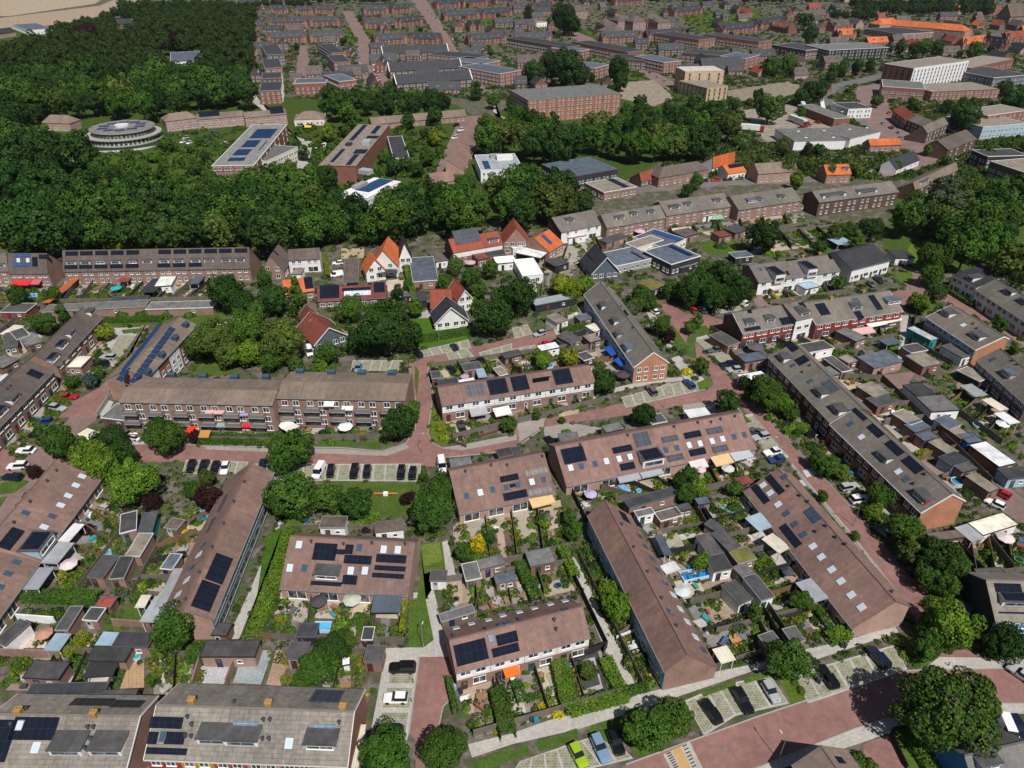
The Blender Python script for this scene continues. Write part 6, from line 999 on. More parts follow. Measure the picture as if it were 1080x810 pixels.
 ((0, 329), (27, 329), (4, 320), 'felt', 'redd', 2.6, 'garage'), ((45, 329), (153, 323), (47, 322), 'feltg', 'brick', 2.6, 'garage'), ((115, 319), (152, 318), (120, 313), 'bitumen', 'wood', 2.4, 'shed'), ((154, 326), (224, 324), (154, 319), 'feltg', 'brick', 2.6, 'garage'), ((147, 308), (162, 308), (149, 294), 'bitumen', 'dark', 2.5, 'canopy'), ((163, 302), (180, 301), (166, 291), 'whiteroof', 'white', 2.5, 'ext'), ((123, 297), (134, 297), (124, 293), 'red', 'white', 2.4, 'canopy'), ((199, 299), (209, 299), (199, 291), 'teal' if 0 else 'bluegrey', 'white', 2.4, 'canopy'), ((45, 319), (52, 319), (69, 293), 'orange', 'wood', 2.4, 'canopy'), ((0, 352), (10, 353), (7, 342), 'cream', 'white', 2.4, 'canopy'), ((3, 368), (18, 365), (14, 350), 'felt', 'wood', 2.4, 'shed'), ((18, 358), (31, 354), (26, 345), 'felt', 'wood', 2.4, 'shed'), ((3, 388), (20, 379), (20, 366), 'feltg', 'wood', 2.4, 'shed'), ((28, 365), (44, 360), (34, 352), 'feltg', 'wood', 2.4, 'shed'), ((1, 402), (12, 396), (12, 391), 'whiteroof', 'white', 2.4, 'canopy'), ((71, 387), (85, 387), (80, 376), 'cream', 'brick', 2.6, 'garage'), ((107, 440), (131, 443), (115, 425), 'feltg', 'brickd', 2.8, 'garage'), ((93, 463), (104, 456), (98, 448), 'cream', 'white', 2.3, 'canopy'), ((424, 313), (437, 312), (425, 309), 'bluegrey', 'dark', 2.5, 'garage'), ((440, 318), (450, 317), (440, 308), 'bitumen', 'dark', 2.5, 'garage'), ((362, 299), (377, 298), (363, 273), 'dbrown', 'brick', 2.6, 'garage'), ((436, 297), (462, 295), (436, 272), 'bluegrey', 'brick', 3.0, 'ext'), ((460, 276), (472, 274), (458, 264), 'dbrown', 'white', 2.8, 'shed'), ((398, 289), (419, 287), (397, 285), 'bitumen', 'white', 2.8, 'canopy'), ((515, 270), (533, 268), (514, 263), 'bitumen', 'brick', 2.8, 'ext'), ((504, 274), (516, 272), (501, 264), 'redd', 'brick', 2.8, 'ext'), ((524, 278), (545, 276), (521, 271), 'whiteroof', 'white', 2.8, 'ext'), ((308, 289), (317, 289), (305, 283), 'feltb', 'white', 2.6, 'ext'),
 ((640, 256), (662, 249), (637, 251), 'felt', 'brick', 2.6, 'garage'), ((700, 302), (714, 296), (697, 292), 'felt', 'wood', 2.4, 'shed') if 0 else ((718, 282), (733, 278), (715, 276), 'felt', 'dark', 2.4, 'shed'), ((776, 272), (794, 270), (774, 266), 'bluegrey', 'dark', 2.4, 'shed'), ((787, 257), (806, 254), (784, 250), 'dbrown', 'brick', 2.4, 'shed') if 0 else ((759, 250), (772, 248), (757, 244), 'redd', 'brick', 2.6, 'shed'), ((722, 250), (738, 246), (719, 242), 'dbrown', 'brick', 2.6, 'garage'), ((776, 246), (790, 242), (772, 238), 'felt', 'brick', 2.5, 'garage'), ((884, 258), (900, 256), (880, 250), 'lblue', 'white', 2.5, 'canopy'), ((945, 272), (965, 272), (943, 264), 'bitumen', 'white', 3, 'garage'), ((850, 305), (864, 302), (850, 298), 'lblue', 'white', 2.6, 'ext'), ((816, 306), (826, 304), (816, 301), 'feltb' if 0 else 'cream', 'white', 2.5, 'canopy'), ((662, 239), (676, 237), (660, 233), 'cream', 'white', 2.5, 'ext'), ((742, 228), (756, 226), (740, 222), 'whiteroof', 'white', 2.5, 'ext'), ((838, 218), (850, 216), (836, 211), 'feltb', 'brick', 2.5, 'ext'), ((600, 251), (618, 248), (596, 244), 'cream', 'white', 2.6, 'ext'),
]
for a in Sh: shed(a[0], a[1], a[2], a[3], a[4], a[5], a[6])
# ================================================================= CARS
for a in [((616, 807), (604, 784), 'green', 'hatch'), ((639, 800), (628, 776), 'lblue', 'estate'), ((655, 794), (645, 770), 'black', 'hatch'), ((742, 737), (759, 761), 'black', 'sedan'), ((792, 751), (776, 725), 'black', 'estate'), ((820, 739), (807, 718), 'silver', 'hatch'), ((865, 700), (882, 725), 'black', 'estate'), ((918, 682), (936, 703), 'navy', 'suv'), ((1069, 704), (1084, 714), 'silver', 'hatch'), ((1068, 780), (1059, 759), 'white', 'van'), ((1081, 778), (1068, 757), 'navy', 'suv'),
  ((414, 703), (435, 703), 'black', 'suv'), ((406, 735), (428, 735), 'white', 'hatch'), ((396, 770), (424, 771), 'navy', 'suv'), ((906, 510), (887, 514), 'silver', 'estate'), ((917, 524), (898, 527), 'white', 'suv'), ((869, 455), (850, 459), 'black', 'sedan'), ((925, 555), (934, 562), 'teal', 'hatch'), ((794, 452), (803, 456), 'grey', 'hatch'), ((796, 461), (809, 458), 'silver', 'estate'), ((808, 477), (822, 474), 'white', 'sedan'), ((811, 485), (828, 482), 'blue', 'hatch'),
  ((747, 369), (760, 367), 'grey', 'sedan'), ((759, 384), (776, 382), 'navy', 'estate'), ((768, 390), (781, 388), 'silver', 'hatch'), ((722, 399), (732, 409), 'blue', 'estate'), ((727, 323), (735, 329), 'red', 'hatch'), ((738, 322), (745, 329), 'white', 'hatch'), ((745, 321), (753, 329), 'black', 'estate'), ((776, 316), (787, 321), 'white', 'van'), ((683, 405), (692, 417), 'grey', 'suv'),
  ((332, 503), (340, 489), 'white', 'van'), ((347, 503), (350, 489), 'black', 'hatch'), ((372, 503), (375, 490), 'black', 'suv'), ((386, 503), (388, 490), 'black', 'hatch'), ((422, 505), (424, 490), 'black', 'estate'), ((434, 505), (436, 492), 'black', 'hatch'), ((199, 497), (204, 485), 'black', 'hatch'), ((212, 496), (217, 485), 'black', 'sedan'), ((224, 498), (229, 487), 'black', 'hatch'), ((235, 499), (239, 487), 'white', 'hatch'), ((275, 495), (278, 486), 'navy', 'hatch'), ((467, 496), (465, 483), 'white', 'van'),
  ((490, 457), (484, 443), 'black', 'estate'), ((82, 417), (62, 418), 'red', 'sedan'), ((70, 431), (51, 427), 'silver', 'estate'), ((37, 444), (56, 443), 'blue', 'hatch'), ((30, 457), (48, 458), 'black', 'sedan'), ((17, 474), (36, 474), 'white', 'sedan'), ((8, 491), (28, 490), 'white', 'suv'), ((2, 501), (23, 503), 'navy', 'estate'), ((105, 375), (122, 376), 'silver', 'estate'), ((97, 384), (115, 383), 'black', 'suv'), ((133, 458), (146, 461), 'white', 'sedan'), ((124, 455), (133, 457), 'grey', 'hatch'),
  ((228, 342), (242, 343), 'white', 'estate'), ((350, 277), (362, 276), 'white', 'hatch'), ((348, 290), (361, 288), 'white', 'van'), ((328, 382), (325, 358), 'white', 'van'), ((438, 369), (444, 375), 'black', 'hatch'), ((476, 361), (482, 369), 'navy', 'hatch'), ((376, 391), (379, 384), 'lblue', 'hatch'), ((472, 385), (479, 392), 'black', 'hatch'), ((500, 380), (507, 379), 'navy', 'hatch'), ((570, 363), (577, 362), 'red', 'hatch'), ((582, 361), (588, 364), 'black', 'hatch'), ((577, 460), (583, 468), 'black', 'hatch'), ((932, 298), (922, 290), 'navy', 'suv'), ((923, 302), (915, 296), 'grey', 'hatch'), ((1045, 528), (1054, 532), 'white', 'hatch'), ((1052, 517), (1060, 521), 'red', 'hatch'), ((686, 325), (693, 329), 'white', 'hatch'), ((293, 271), (297, 268), 'blue', 'hatch'), ((566, 352), (572, 350), 'silver', 'hatch'),
  ((190, 150), (195, 148), 'white', 'hatch'), ((197, 151), (202, 149), 'white', 'hatch'), ((193, 145), (198, 144), 'silver', 'hatch'), ((215, 149), (222, 147), 'teal', 'estate'), ((222, 141), (228, 139), 'teal', 'van'), ((330, 160), (336, 155), 'white', 'hatch'), ((338, 156), (345, 151), 'white', 'van'), ((325, 170), (328, 167), 'navy', 'hatch'), ((233, 152), (240, 150), 'white', 'hatch'), ((176, 142), (183, 141), 'grey', 'hatch'), ((948, 143), (951, 146), 'lblue', 'hatch'), ((898, 95), (901, 98), 'yellow', 'hatch'), ((937, 117), (939, 120), 'orange', 'van'), ((987, 153), (995, 155), 'silver', 'hatch'), ((913, 183), (920, 181), 'white', 'estate'), ((888, 95), (895, 93), 'lblue', 'estate'), ((530, 70), (534, 73), 'silver', 'hatch')]: car(*a)
rnd = random.Random(3)
def carrow(x0, y0, x1, y1, n, dx, dy, skip=.05):
    for i in range(n):
        if rnd.random() < skip: continue
        t = i / max(1, n - 1); x = x0 + (x1 - x0) * t; y = y0 + (y1 - y0) * t; car((x, y), (x + dx, y + dy), rnd.choice(['black', 'silver', 'grey', 'white', 'navy', 'black', 'red', 'lblue', 'teal']), rnd.choice(['hatch', 'estate', 'suv', 'hatch']))
carrow(373, 49, 380, 90, 8, 5, .3); carrow(388, 47, 396, 84, 8, 5, -.2); carrow(328, 52, 331, 80, 8, 5, 0); carrow(299, 60, 303, 80, 5, 5, 0); carrow(487, 46, 498, 66, 6, 3, 1.5); carrow(450, 10, 462, 22, 4, 3, 1.5); carrow(512, 74, 522, 90, 4, 3, 1.5); carrow(698, 42, 716, 52, 7, 3, 1); carrow(645, 58, 668, 68, 5, 2.4, 1.4); carrow(479, 132, 486, 122, 3, 4, -1); carrow(477, 145, 484, 137, 3, 4, -1); carrow(543, 48, 556, 60, 4, 4, .5); carrow(265, 75, 270, 55, 4, 2, -3); carrow(402, 30, 408, 42, 3, 3, 1); carrow(337, 54, 342, 82, 9, 4.5, 0); carrow(306, 84, 303, 62, 6, 5, 0); carrow(660, 62, 700, 84, 6, 2.4, 1.4); carrow(470, 30, 484, 55, 6, 3, 1.5); carrow(500, 90, 512, 98, 3, 3, .6); carrow(690, 46, 708, 56, 6, 3, 1); carrow(1005, 168, 1030, 176, 4, 4, 1.4); carrow(930, 128, 955, 143, 4, 3, 2); carrow(800, 122, 826, 118, 5, 3, 1.5); carrow(835, 136, 860, 128, 4, 4, 1); carrow(940, 104, 975, 101, 6, 3, 1); carrow(840, 100, 850, 108, 3, 4, 1); carrow(740, 190, 790, 187, 5, 5, -.3); carrow(560, 197, 600, 196, 3, 5, 0)
# ================================================================= TREES
FILL = True
# footprints keep plants out of houses
FOOT = []
for o in list(COL.objects):
    if o.parent is None and o.type == 'EMPTY' and o.get('category') != 'tree' and o.name.split('.')[0] not in ('garden_fence',):
        w = next((c for c in o.children if c.name.split('.')[0] in ('wall', 'roof', 'cargo_box')), None)
        if w is None: continue
        xs = [v.co.x for v in w.data.vertices]; ys = [v.co.y for v in w.data.vertices]; FOOT.append((o.location.x, o.location.y, math.cos(o.rotation_euler[2]), math.sin(o.rotation_euler[2]), min(xs), max(xs), min(ys), max(ys)))
def free(p, pad=.6):
    for (x, y, c, s, x0, x1, y0, y1) in FOOT:
        dx, dy = p[0] - x, p[1] - y; lx, ly = c * dx + s * dy, -s * dx + c * dy
        if x0 - pad < lx < x1 + pad and y0 - pad < ly < y1 + pad: return False
    return True
# small houses packed between the far terraces
def _lap(p, q): return (p - q).length
fh = []; nh = 0
for _ in range(5000):
    x, y = rnd.uniform(255, 1085), rnd.uniform(-4, 185)
    if y > 100 or nh >= 175: continue
    if any(_in(x, y - d_, P_) for P_ in HARD for d_ in (0, 2)) or any(_in(x, y, P_) for P_ in LAWNS[:2]): continue
    p = G(x, y, 0); Ln = rnd.choice([9, 13, 18, 24]); a = math.radians(rnd.choice([4, 4, 16, 16, 94, 106])); e = Vector((math.cos(a), math.sin(a))); n_ = Vector((-e.y, e.x)); D_ = rnd.uniform(8, 10)
    if not all(free(p.xy + e * u * Ln + n_ * v * D_, 2.5) for u in (-.5, -.25, 0, .25, .5) for v in (0, .5, 1)): continue
    A_, B_, R_ = p.xy - e * Ln / 2, p.xy + e * Ln / 2, p.xy + n_ * D_ / 2; h1 = rnd.choice([3.2, 5.4, 5.6]); hr = h1 + rnd.uniform(4.2, 5.6)
    rf = rnd.choice(['slate', 'slate', 'slate', 'dbrown', 'dbrown', 'red', 'orange']) if x > 780 else rnd.choice(['slate', 'slate', 'slate', 'slate', 'dbrown'])
    g_ = Gable('brick_house', None, None, pix((*A_, h1)), pix((*B_, h1)), h1, pix((*R_, hr)), hr, D_, roof=rf, wall=rnd.choice(['farbrick', 'farbrick', 'brickd', 'pinkbrick'] if x > 780 else ['farbrick', 'brickd']), units=max(1, int(Ln / 6)), front='std', rearstyle='std', far=True, sidewin=1)
    rn = {'slate': 'slate', 'dbrown': 'brown', 'red': 'red', 'orange': 'orange'}[rf]
    tag(g_.r, f'small brick house under {rn} roof tiles among the far town rows', 'house', f'small {rn} roofed houses of the far town'); nh += 1
    for u in (.3, .7):
        q = p.xy + e * (u - .5) * Ln + n_ * 1.6; g_.item('d', pix((*q, h1 + 1.4)), 1.8, 'white')
    w = next(c for c in g_.r.children if c.name.split('.')[0] == 'wall'); xs = [v.co.x for v in w.data.vertices]; ys = [v.co.y for v in w.data.vertices]; o = g_.r
    FOOT.append((o.location.x, o.location.y, math.cos(o.rotation_euler[2]), math.sin(o.rotation_euler[2]), min(xs), max(xs), min(ys), max(ys)))
print('far houses', nh)
for a in [(1003, 747, 49, 'mid', 'fine', 'huge round tree shading the brick road at the lower right'), (1001, 657, 26, 'light', 'round', 'light green tree between the lane end and the blue fronted house'), (978, 684, 15, 'mid', 'round'), (985, 665, 16, 'mid', 'round'), (1066, 678, 19, 'dark', 'round'), (1048, 682, 13, 'deep', 'round'), (956, 558, 19, 'mid', 'round'), (993, 588, 25, 'dark', 'round'), (978, 608, 15, 'mid', 'round'), (966, 580, 18, 'olive', 'round'), (928, 522, 14, 'mid', 'round'), (921, 539, 10, 'light', 'round'), (1000, 618, 15, 'mid', 'round'), (1010, 604, 12, 'light', 'round'),
   (407, 795, 33, 'mid', 'fine', 'broad bright tree left of the narrow brick stem road'), (469, 789, 26, 'mid', 'fine', 'round bright tree right of the narrow brick stem road'), (683, 770, 24, 'mid', 'round'), (712, 756, 20, 'mid', 'round'), (665, 762, 12, 'light', 'round'), (833, 695, 23, 'mid', 'round', 'leafy tree between two parked cars and a walled garden'), (183, 662, 25, 'mid', 'round', 'pointed leafy tree at the foot of the black solar field terrace'), (335, 705, 21, 'mid', 'round'), (349, 684, 19, 'dark', 'round'), (320, 715, 12, 'mid', 'round'), (365, 675, 13, 'mid', 'round'), (170, 685, 10, 'light', 'round'), (205, 690, 9, 'mid', 'round'),
   (309, 523, 28, 'mid', 'round', 'dense round tree at the corner of the parking strip'), (346, 524, 17, 'mid', 'round'), (374, 530, 18, 'dark', 'round'), (304, 475, 23, 'mid', 'round', 'round tree standing over the horizontal brick street'), (455, 535, 26, 'mid', 'fine', 'large tree between the lawn and the faded panel terrace'), (466, 515, 16, 'mid', 'round'), (447, 502, 8, 'mid', 'cone'), (430, 525, 8, 'purple', 'far'), (468, 508, 9, 'purple', 'round'), (422, 444, 20, 'dark', 'round', 'dark tree at the end of the east balcony flats'), (434, 432, 12, 'mid', 'round'), (60, 464, 20, 'mid', 'round'), (92, 478, 21, 'light', 'round'), (118, 462, 16, 'dark', 'round'), (128, 478, 15, 'dark', 'round'), (107, 490, 18, 'light', 'round'), (140, 507, 27, 'light', 'fine', 'wide yellow green tree beside the left skylight terrace'), (172, 458, 21, 'mid', 'fine', 'loose airy tree before the west balcony flats'), (205, 460, 7, 'purple', 'round'), (220, 524, 14, 'purple', 'round', 'dark purple tree beside the black solar field terrace'), (218, 503, 10, 'olive', 'round'), (205, 517, 12, 'mid', 'round'), (160, 528, 10, 'purple', 'round'), (36, 497, 8, 'purple', 'round'),
   (504, 573, 10, 'yellow', 'oval', 'bright yellow egg shaped conifer in a back garden'), (490, 583, 10, 'mid', 'round'), (516, 568, 8, 'dark', 'oval'), *[(x_, y_, r_, c_, 'round') for x_, y_, r_, c_ in ((150, 177, 9, 'mid'), (171, 182, 8, 'dark'), (190, 168, 6, 'light'), (206, 178, 8, 'mid'), (120, 184, 9, 'dark'), (100, 178, 8, 'mid'), (216, 165, 6, 'dark'), (162, 166, 5, 'light'), (183, 190, 9, 'mid'), (140, 190, 10, 'dark'), (222, 188, 9, 'mid'), (92, 190, 9, 'dark'), (252, 192, 9, 'grey'), (404, 165, 7, 'mid'), (440, 178, 8, 'dark'), (432, 158, 6, 'mid'), (448, 140, 6, 'dark'), (560, 122, 8, 'dark'), (540, 108, 7, 'mid'), (660, 118, 8, 'mid'), (675, 106, 7, 'dark'), (845, 118, 6, 'mid'), (800, 100, 7, 'dark'), (775, 108, 7, 'mid'), (925, 106, 6, 'mid'), (1000, 112, 7, 'dark'), (965, 110, 5, 'mid'))], (92, 36, 13, 'purple', 'round', 'purple copper beech near the villa in the left wood'), (188, 42, 12, 'purple', 'round', 'purple copper beech left of the dark roofed wood villa'), (205, 366, 13, 'mid', 'round'), (240, 374, 14, 'olive', 'round'), (285, 380, 12, 'mid', 'round'), (312, 385, 10, 'mid', 'round'), (338, 388, 9, 'light', 'round'), (438, 325, 9, 'mid', 'round'), (506, 322, 8, 'mid', 'round'), (352, 350, 10, 'mid', 'round'), (430, 300, 6, 'mid', 'round'), (238, 306, 21, 'dark', 'round'), (288, 315, 17, 'dark', 'round'), (313, 314, 16, 'mid', 'cone', 'broad conical conifer beside the orange extension'), (223, 356, 24, 'olive', 'fine', 'olive tree at the end of the blue solar roofed flats'), (260, 345, 20, 'mid', 'round'), (297, 358, 25, 'olive', 'fine', 'weeping olive tree left of the red tiled tree house'), (262, 372, 15, 'light', 'round'), (279, 293, 9, 'mid', 'round'), (255, 318, 15, 'dark', 'round'), (270, 330, 12, 'mid', 'round'), (404, 343, 30, 'dark', 'fine', 'widest dark tree between the two red roofed houses'), (428, 352, 18, 'dark', 'round'), (382, 358, 16, 'dark', 'round'), (370, 325, 14, 'mid', 'round'), (345, 372, 13, 'mid', 'round'), (520, 333, 21, 'dark', 'round', 'dark tree right of the red roofed hedge house'), (535, 312, 15, 'mid', 'round'), (480, 279, 10, 'olive', 'round'), (497, 292, 11, 'mid', 'round'), (419, 310, 8, 'deep', 'oval'), (517, 283, 10, 'mid', 'round'), (470, 297, 9, 'mid', 'round'), (547, 310, 20, 'dark', 'round'), (505, 305, 10, 'mid', 'round'),
   (738, 300, 18, 'dark', 'round'), (762, 292, 18, 'dark', 'round'), (780, 303, 15, 'dark', 'round'), (725, 308, 15, 'dark', 'round'), (752, 313, 15, 'dark', 'round'), (708, 305, 11, 'mid', 'round'), (770, 312, 12, 'deep', 'round'), (745, 286, 13, 'mid', 'round'), (807, 247, 18, 'deep', 'round', 'very dark round tree behind the white tower dormer terrace'), (790, 310, 7, 'mid', 'round'), (810, 416, 17, 'mid', 'fine'), (822, 424, 13, 'light', 'round'), (803, 405, 12, 'olive', 'round'), (785, 403, 8, 'deep', 'round'), (768, 424, 14, 'dark', 'round'), (835, 435, 9, 'mid', 'round'), (862, 486, 10, 'mid', 'round'), (875, 492, 12, 'mid', 'round'), (888, 498, 9, 'light', 'round'), (638, 402, 14, 'dark', 'round'), (632, 390, 8, 'olive', 'round'), (680, 437, 14, 'dark', 'round', 'bushy dark tree behind the white dormer terrace'), (537, 447, 9, 'mid', 'round'), (566, 436, 6, 'mid', 'oval'), (593, 443, 4, 'mid', 'round'), (868, 523, 6, 'mid', 'round'), (902, 565, 6, 'mid', 'round'), (908, 618, 8, 'mid', 'round'), (741, 385, 9, 'mid', 'round'), (735, 337, 8, 'mid', 'oval'), (728, 345, 7, 'mid', 'round'), (985, 270, 16, 'mid', 'round'), (983, 290, 12, 'mid', 'round'), (988, 308, 11, 'dark', 'round'), (970, 318, 11, 'light', 'round'), (1055, 342, 9, 'mid', 'round'), (1063, 283, 10, 'dark', 'round'), (698, 343, 11, 'mid', 'round'), (686, 320, 8, 'mid', 'round'), (706, 354, 8, 'purple', 'round'), (592, 300, 12, 'lime', 'round'), (604, 306, 11, 'lime', 'round'), (618, 300, 10, 'light', 'round'), (476, 428, 4, 'mid', 'round'), (573, 378, 11, 'light', 'round'), (600, 377, 10, 'lime', 'round'), (664, 328, 10, 'grey', 'round'), (677, 312, 12, 'mid', 'round'), (672, 320, 10, 'olive', 'round'), (1070, 368, 6, 'mid', 'round'), (95, 400, 9, 'blue', 'round', 'blue green spreading conifer beside the brick junction'), (75, 402, 8, 'mid', 'round'), (103, 393, 6, 'mid', 'round'), (110, 350, 9, 'lime', 'round'), (100, 345, 8, 'mid', 'round'), (45, 340, 12, 'mid', 'round'), (65, 330, 9, 'mid', 'oval'), (18, 312, 12, 'dark', 'round'), (55, 310, 9, 'mid', 'round'), (820, 700, 10, 'mid', 'round'), (650, 640, 17, 'light', 'round', 'bright green tree beside the blue fronted long terrace'), (640, 620, 10, 'light', 'round'), (620, 707, 11, 'olive', 'round', 'spiky olive palm like shrub in the square gravel garden'), (740, 592, 10, 'light', 'round'), (797, 645, 11, 'mid', 'oval'), (846, 633, 12, 'mid', 'round'), (724, 520, 12, 'mid', 'round'), (728, 500, 9, 'mid', 'round'), (737, 515, 11, 'light', 'round'), (775, 515, 9, 'mid', 'round'), (717, 508, 9, 'dark', 'round'), (600, 545, 8, 'mid', 'round'), (605, 560, 10, 'mid', 'round'), (575, 552, 6, 'light', 'round'), (880, 245, 10, 'olive', 'round'), (895, 242, 11, 'mid', 'round'), (920, 240, 13, 'dark', 'round'), (905, 255, 9, 'mid', 'round'), (865, 260, 8, 'mid', 'round'), (885, 297, 9, 'mid', 'round'), (692, 222, 7, 'mid', 'round'), (735, 190, 8, 'mid', 'round'), (725, 200, 7, 'dark', 'round'), (830, 178, 9, 'mid', 'round'), (840, 190, 8, 'light', 'round'), (945, 175, 6, 'mid', 'round'), (980, 157, 6, 'light', 'round'), (860, 95, 13, 'deep', 'round'), (846, 100, 9, 'dark', 'round'), (1018, 122, 15, 'dark', 'round'), (1070, 105, 14, 'dark', 'round'), (1060, 92, 8, 'dark', 'round'), (812, 112, 15, 'mid', 'round'), (850, 20, 9, 'dark', 'round'), (855, 35, 9, 'dark', 'round'),
   (598, 70, 20, 'deep', 'round'), (582, 68, 15, 'dark', 'round'), (563, 75, 12, 'dark', 'round'), (612, 78, 12, 'deep', 'round'), (652, 72, 13, 'deep', 'round'), (655, 85, 9, 'dark', 'round'), (595, 18, 15, 'deep', 'round'), (605, 26, 9, 'deep', 'round'), (557, 15, 7, 'deep', 'oval'), (430, 127, 8, 'dark', 'round'), (458, 121, 9, 'dark', 'round'), (502, 95, 8, 'dark', 'oval'), (520, 105, 8, 'mid', 'round'), (545, 118, 10, 'mid', 'round'), (538, 135, 10, 'mid', 'round'), (345, 140, 8, 'light', 'round'), (365, 138, 6, 'mid', 'round'), (320, 160, 7, 'dark', 'oval'), (415, 175, 9, 'dark', 'round'), (427, 172, 8, 'mid', 'round'), (450, 165, 9, 'mid', 'round'), (460, 145, 8, 'lime', 'round'), (174, 152, 8, 'mid', 'round'), (210, 148, 5, 'mid', 'round'), (283, 185, 10, 'dark', 'round'), (305, 180, 11, 'mid', 'round'), (345, 187, 13, 'dark', 'round'), (330, 200, 11, 'mid', 'round'), (1035, 240, 16, 'mid', 'round'), (1010, 255, 15, 'dark', 'round'), (815, 68, 10, 'mid', 'round'), (832, 66, 9, 'mid', 'round'), (878, 76, 8, 'dark', 'oval'), (890, 72, 7, 'mid', 'oval'), (905, 70, 7, 'dark', 'oval'), (918, 68, 6, 'dark', 'oval')]:
    tree(a[0], a[1], a[2], a[3], a[4], label=a[5] if len(a) > 5 else None, name='garden_tree' if a[4] != 'cone' else None)
# ---- woods
def inside(x, y, P):
    r = False
    for i in range(len(P)):
        (x0, y0), (x1, y1) = P[i], P[i - 1]
        if (y0 > y) != (y1 > y) and x < (x1 - x0) * (y - y0) / (y1 - y0) + x0: r = not r
    return r
def wood(poly, R, cols, what, holes=(), sp=1.5, row=.5, far=None):
    ys = [p[1] for p in poly]; xs = [p[0] for p in poly]; y = min(ys); k = 0
    while y < max(ys):
        px_ = R / mpp(500, y, 8); x = min(xs) + (k % 2) * px_ * sp / 2
        while x < max(xs):
            jx, jy = x + rnd.uniform(-.3, .3) * px_, y + rnd.uniform(-.25, .25) * px_ * row
            r = R * rnd.uniform(.75, 1.25)
            if inside(jx, jy, poly) and not any((jx - hx) ** 2 / rx ** 2 + (jy - hy) ** 2 / ry ** 2 < 1 for hx, hy, rx, ry in holes) and free(G(jx, jy, r * 1.25), r * .55):
                c = rnd.choice(cols)
                if far is not None and jy < far[0]: far[1].append((jx, jy, r, c))
                else: tree(jx, jy, 10, c, 'round' if r / mpp(jx, jy, 8) > 11 else 'far', hs=rnd.uniform(.95, 1.25), woods=FOL[c][1] + ' tree ' + what, name='woodland_tree', r=r)
            x += px_ * sp
        y += px_ * sp * row; k += 1
MIX = ['mid', 'dark', 'dark', 'mid', 'deep', 'dark', 'dark', 'mid', 'deep', 'dark', 'olive', 'mid']; FARW = []
wood([(0, 50), (22, 46), (58, 40), (60, 26), (105, 17), (125, 6), (160, 2), (240, 2), (268, 4), (262, 95), (215, 100), (172, 116), (80, 112), (80, 140), (94, 168), (45, 160), (0, 165)], 8.5, MIX, 'in the large wood around the round white building', [(134, 140, 44, 24), (58, 127, 24, 17), (195, 60, 26, 9), (40, 30, 18, 6), (131, 24, 11, 6)], 1.5, .55, (72, FARW))
wood([(0, 168), (45, 168), (62, 192), (110, 204), (228, 198), (236, 186), (250, 192), (300, 185), (330, 190), (360, 212), (405, 208), (440, 196), (480, 198), (480, 236), (400, 246), (300, 250), (200, 258), (0, 257)], 7.4, MIX, 'in the long belt of wood behind the terraces', [(385, 200, 24, 12)], 1.5, .55)
wood([(480, 188), (505, 186), (556, 184), (598, 192), (636, 208), (630, 222), (590, 226), (545, 232), (480, 238)], 7.0, MIX, 'in the wood behind the orange gabled house', [(530, 172, 26, 12)], 1.5, .55)
wood([(500, 150), (520, 128), (555, 132), (660, 132), (690, 114), (775, 112), (770, 150), (740, 156), (690, 162), (600, 166), (560, 162), (500, 168)], 7.0, MIX, 'in the wood between the red flats and the houses', [(530, 172, 26, 12)], 1.5, .55)
wood([(325, 108), (352, 97), (410, 92), (455, 99), (478, 106), (470, 112), (395, 122), (350, 124), (330, 118)], 6.5, ['dark', 'mid', 'dark', 'deep'], 'in the narrow wood below the slate terraces', (), 1.5, .6)
wood([(985, 196), (1080, 186), (1080, 280), (1040, 276), (1000, 250), (960, 238), (940, 232), (960, 212)], 7.0, ['mid', 'grey', 'mid', 'dark', 'olive'], 'in the wood at the right edge', [(990, 262, 18, 9)], 1.5, .55)
wood([(870, 10), (905, 0), (1050, -2), (1052, 8), (1030, 14), (925, 14), (880, 22)], 7.0, MIX, 'far', (), 1.6, .7, (999, FARW)); wood([(880, 42), (925, 40), (1040, 48), (1040, 60), (1000, 58), (900, 48)], 6.0, MIX, 'in the gardens below the orange roofed school', (), 1.9, .9); wood([(240, 2), (300, -6), (420, -8), (420, -2), (300, 6)], 6, MIX, 'far', (), 1.8, .8, (999, FARW)); wood([(560, -4), (900, -8), (890, 2), (700, -1), (560, 3)], 6, MIX, 'far', (), 1.8, .8, (999, FARW))
# far wood beyond the villas: one mass
fv = []
for (x, y, r, c) in FARW:
    me = rnd.choice(CROWN['far']); n = len(me.vertices); co = np.empty(n * 3, np.float32); me.vertices.foreach_get('co', co); co = co.reshape(-1, 3)
    p = G(x, y, r * 1.3); a = rnd.uniform(0, 6.28); ca, sa = math.cos(a), math.sin(a); q = np.stack([(co[:, 0] * ca - co[:, 1] * sa) * r + p.x, (co[:, 0] * sa + co[:, 1] * ca) * r + p.y, co[:, 2] * r * .95 + r * 1.3], 1); fv.append(q)
fv = np.concatenate(fv); n = len(fv) // 5; me = bpy.data.meshes.new('far_wood'); me.vertices.add(5 * n); me.vertices.foreach_set('co', fv.astype(np.float32).ravel()); me.loops.add(5 * n); me.loops.foreach_set('vertex_index', np.arange(5 * n, dtype=np.int32)); me.polygons.add(n); me.polygons.foreach_set('loop_start', np.arange(0, 5 * n, 5, dtype=np.int32)); me.polygons.foreach_set('loop_total', np.full(n, 5, dtype=np.int32)); me.materials.append(M['foliage']); me.update(calc_edges=True)
o = obj('far_wood', me, None, (0, 0, 0), 0, (.034, .062, .017), 'stuff'); tag(o, 'far dark wood beyond the villas and around the town edge', 'wood')
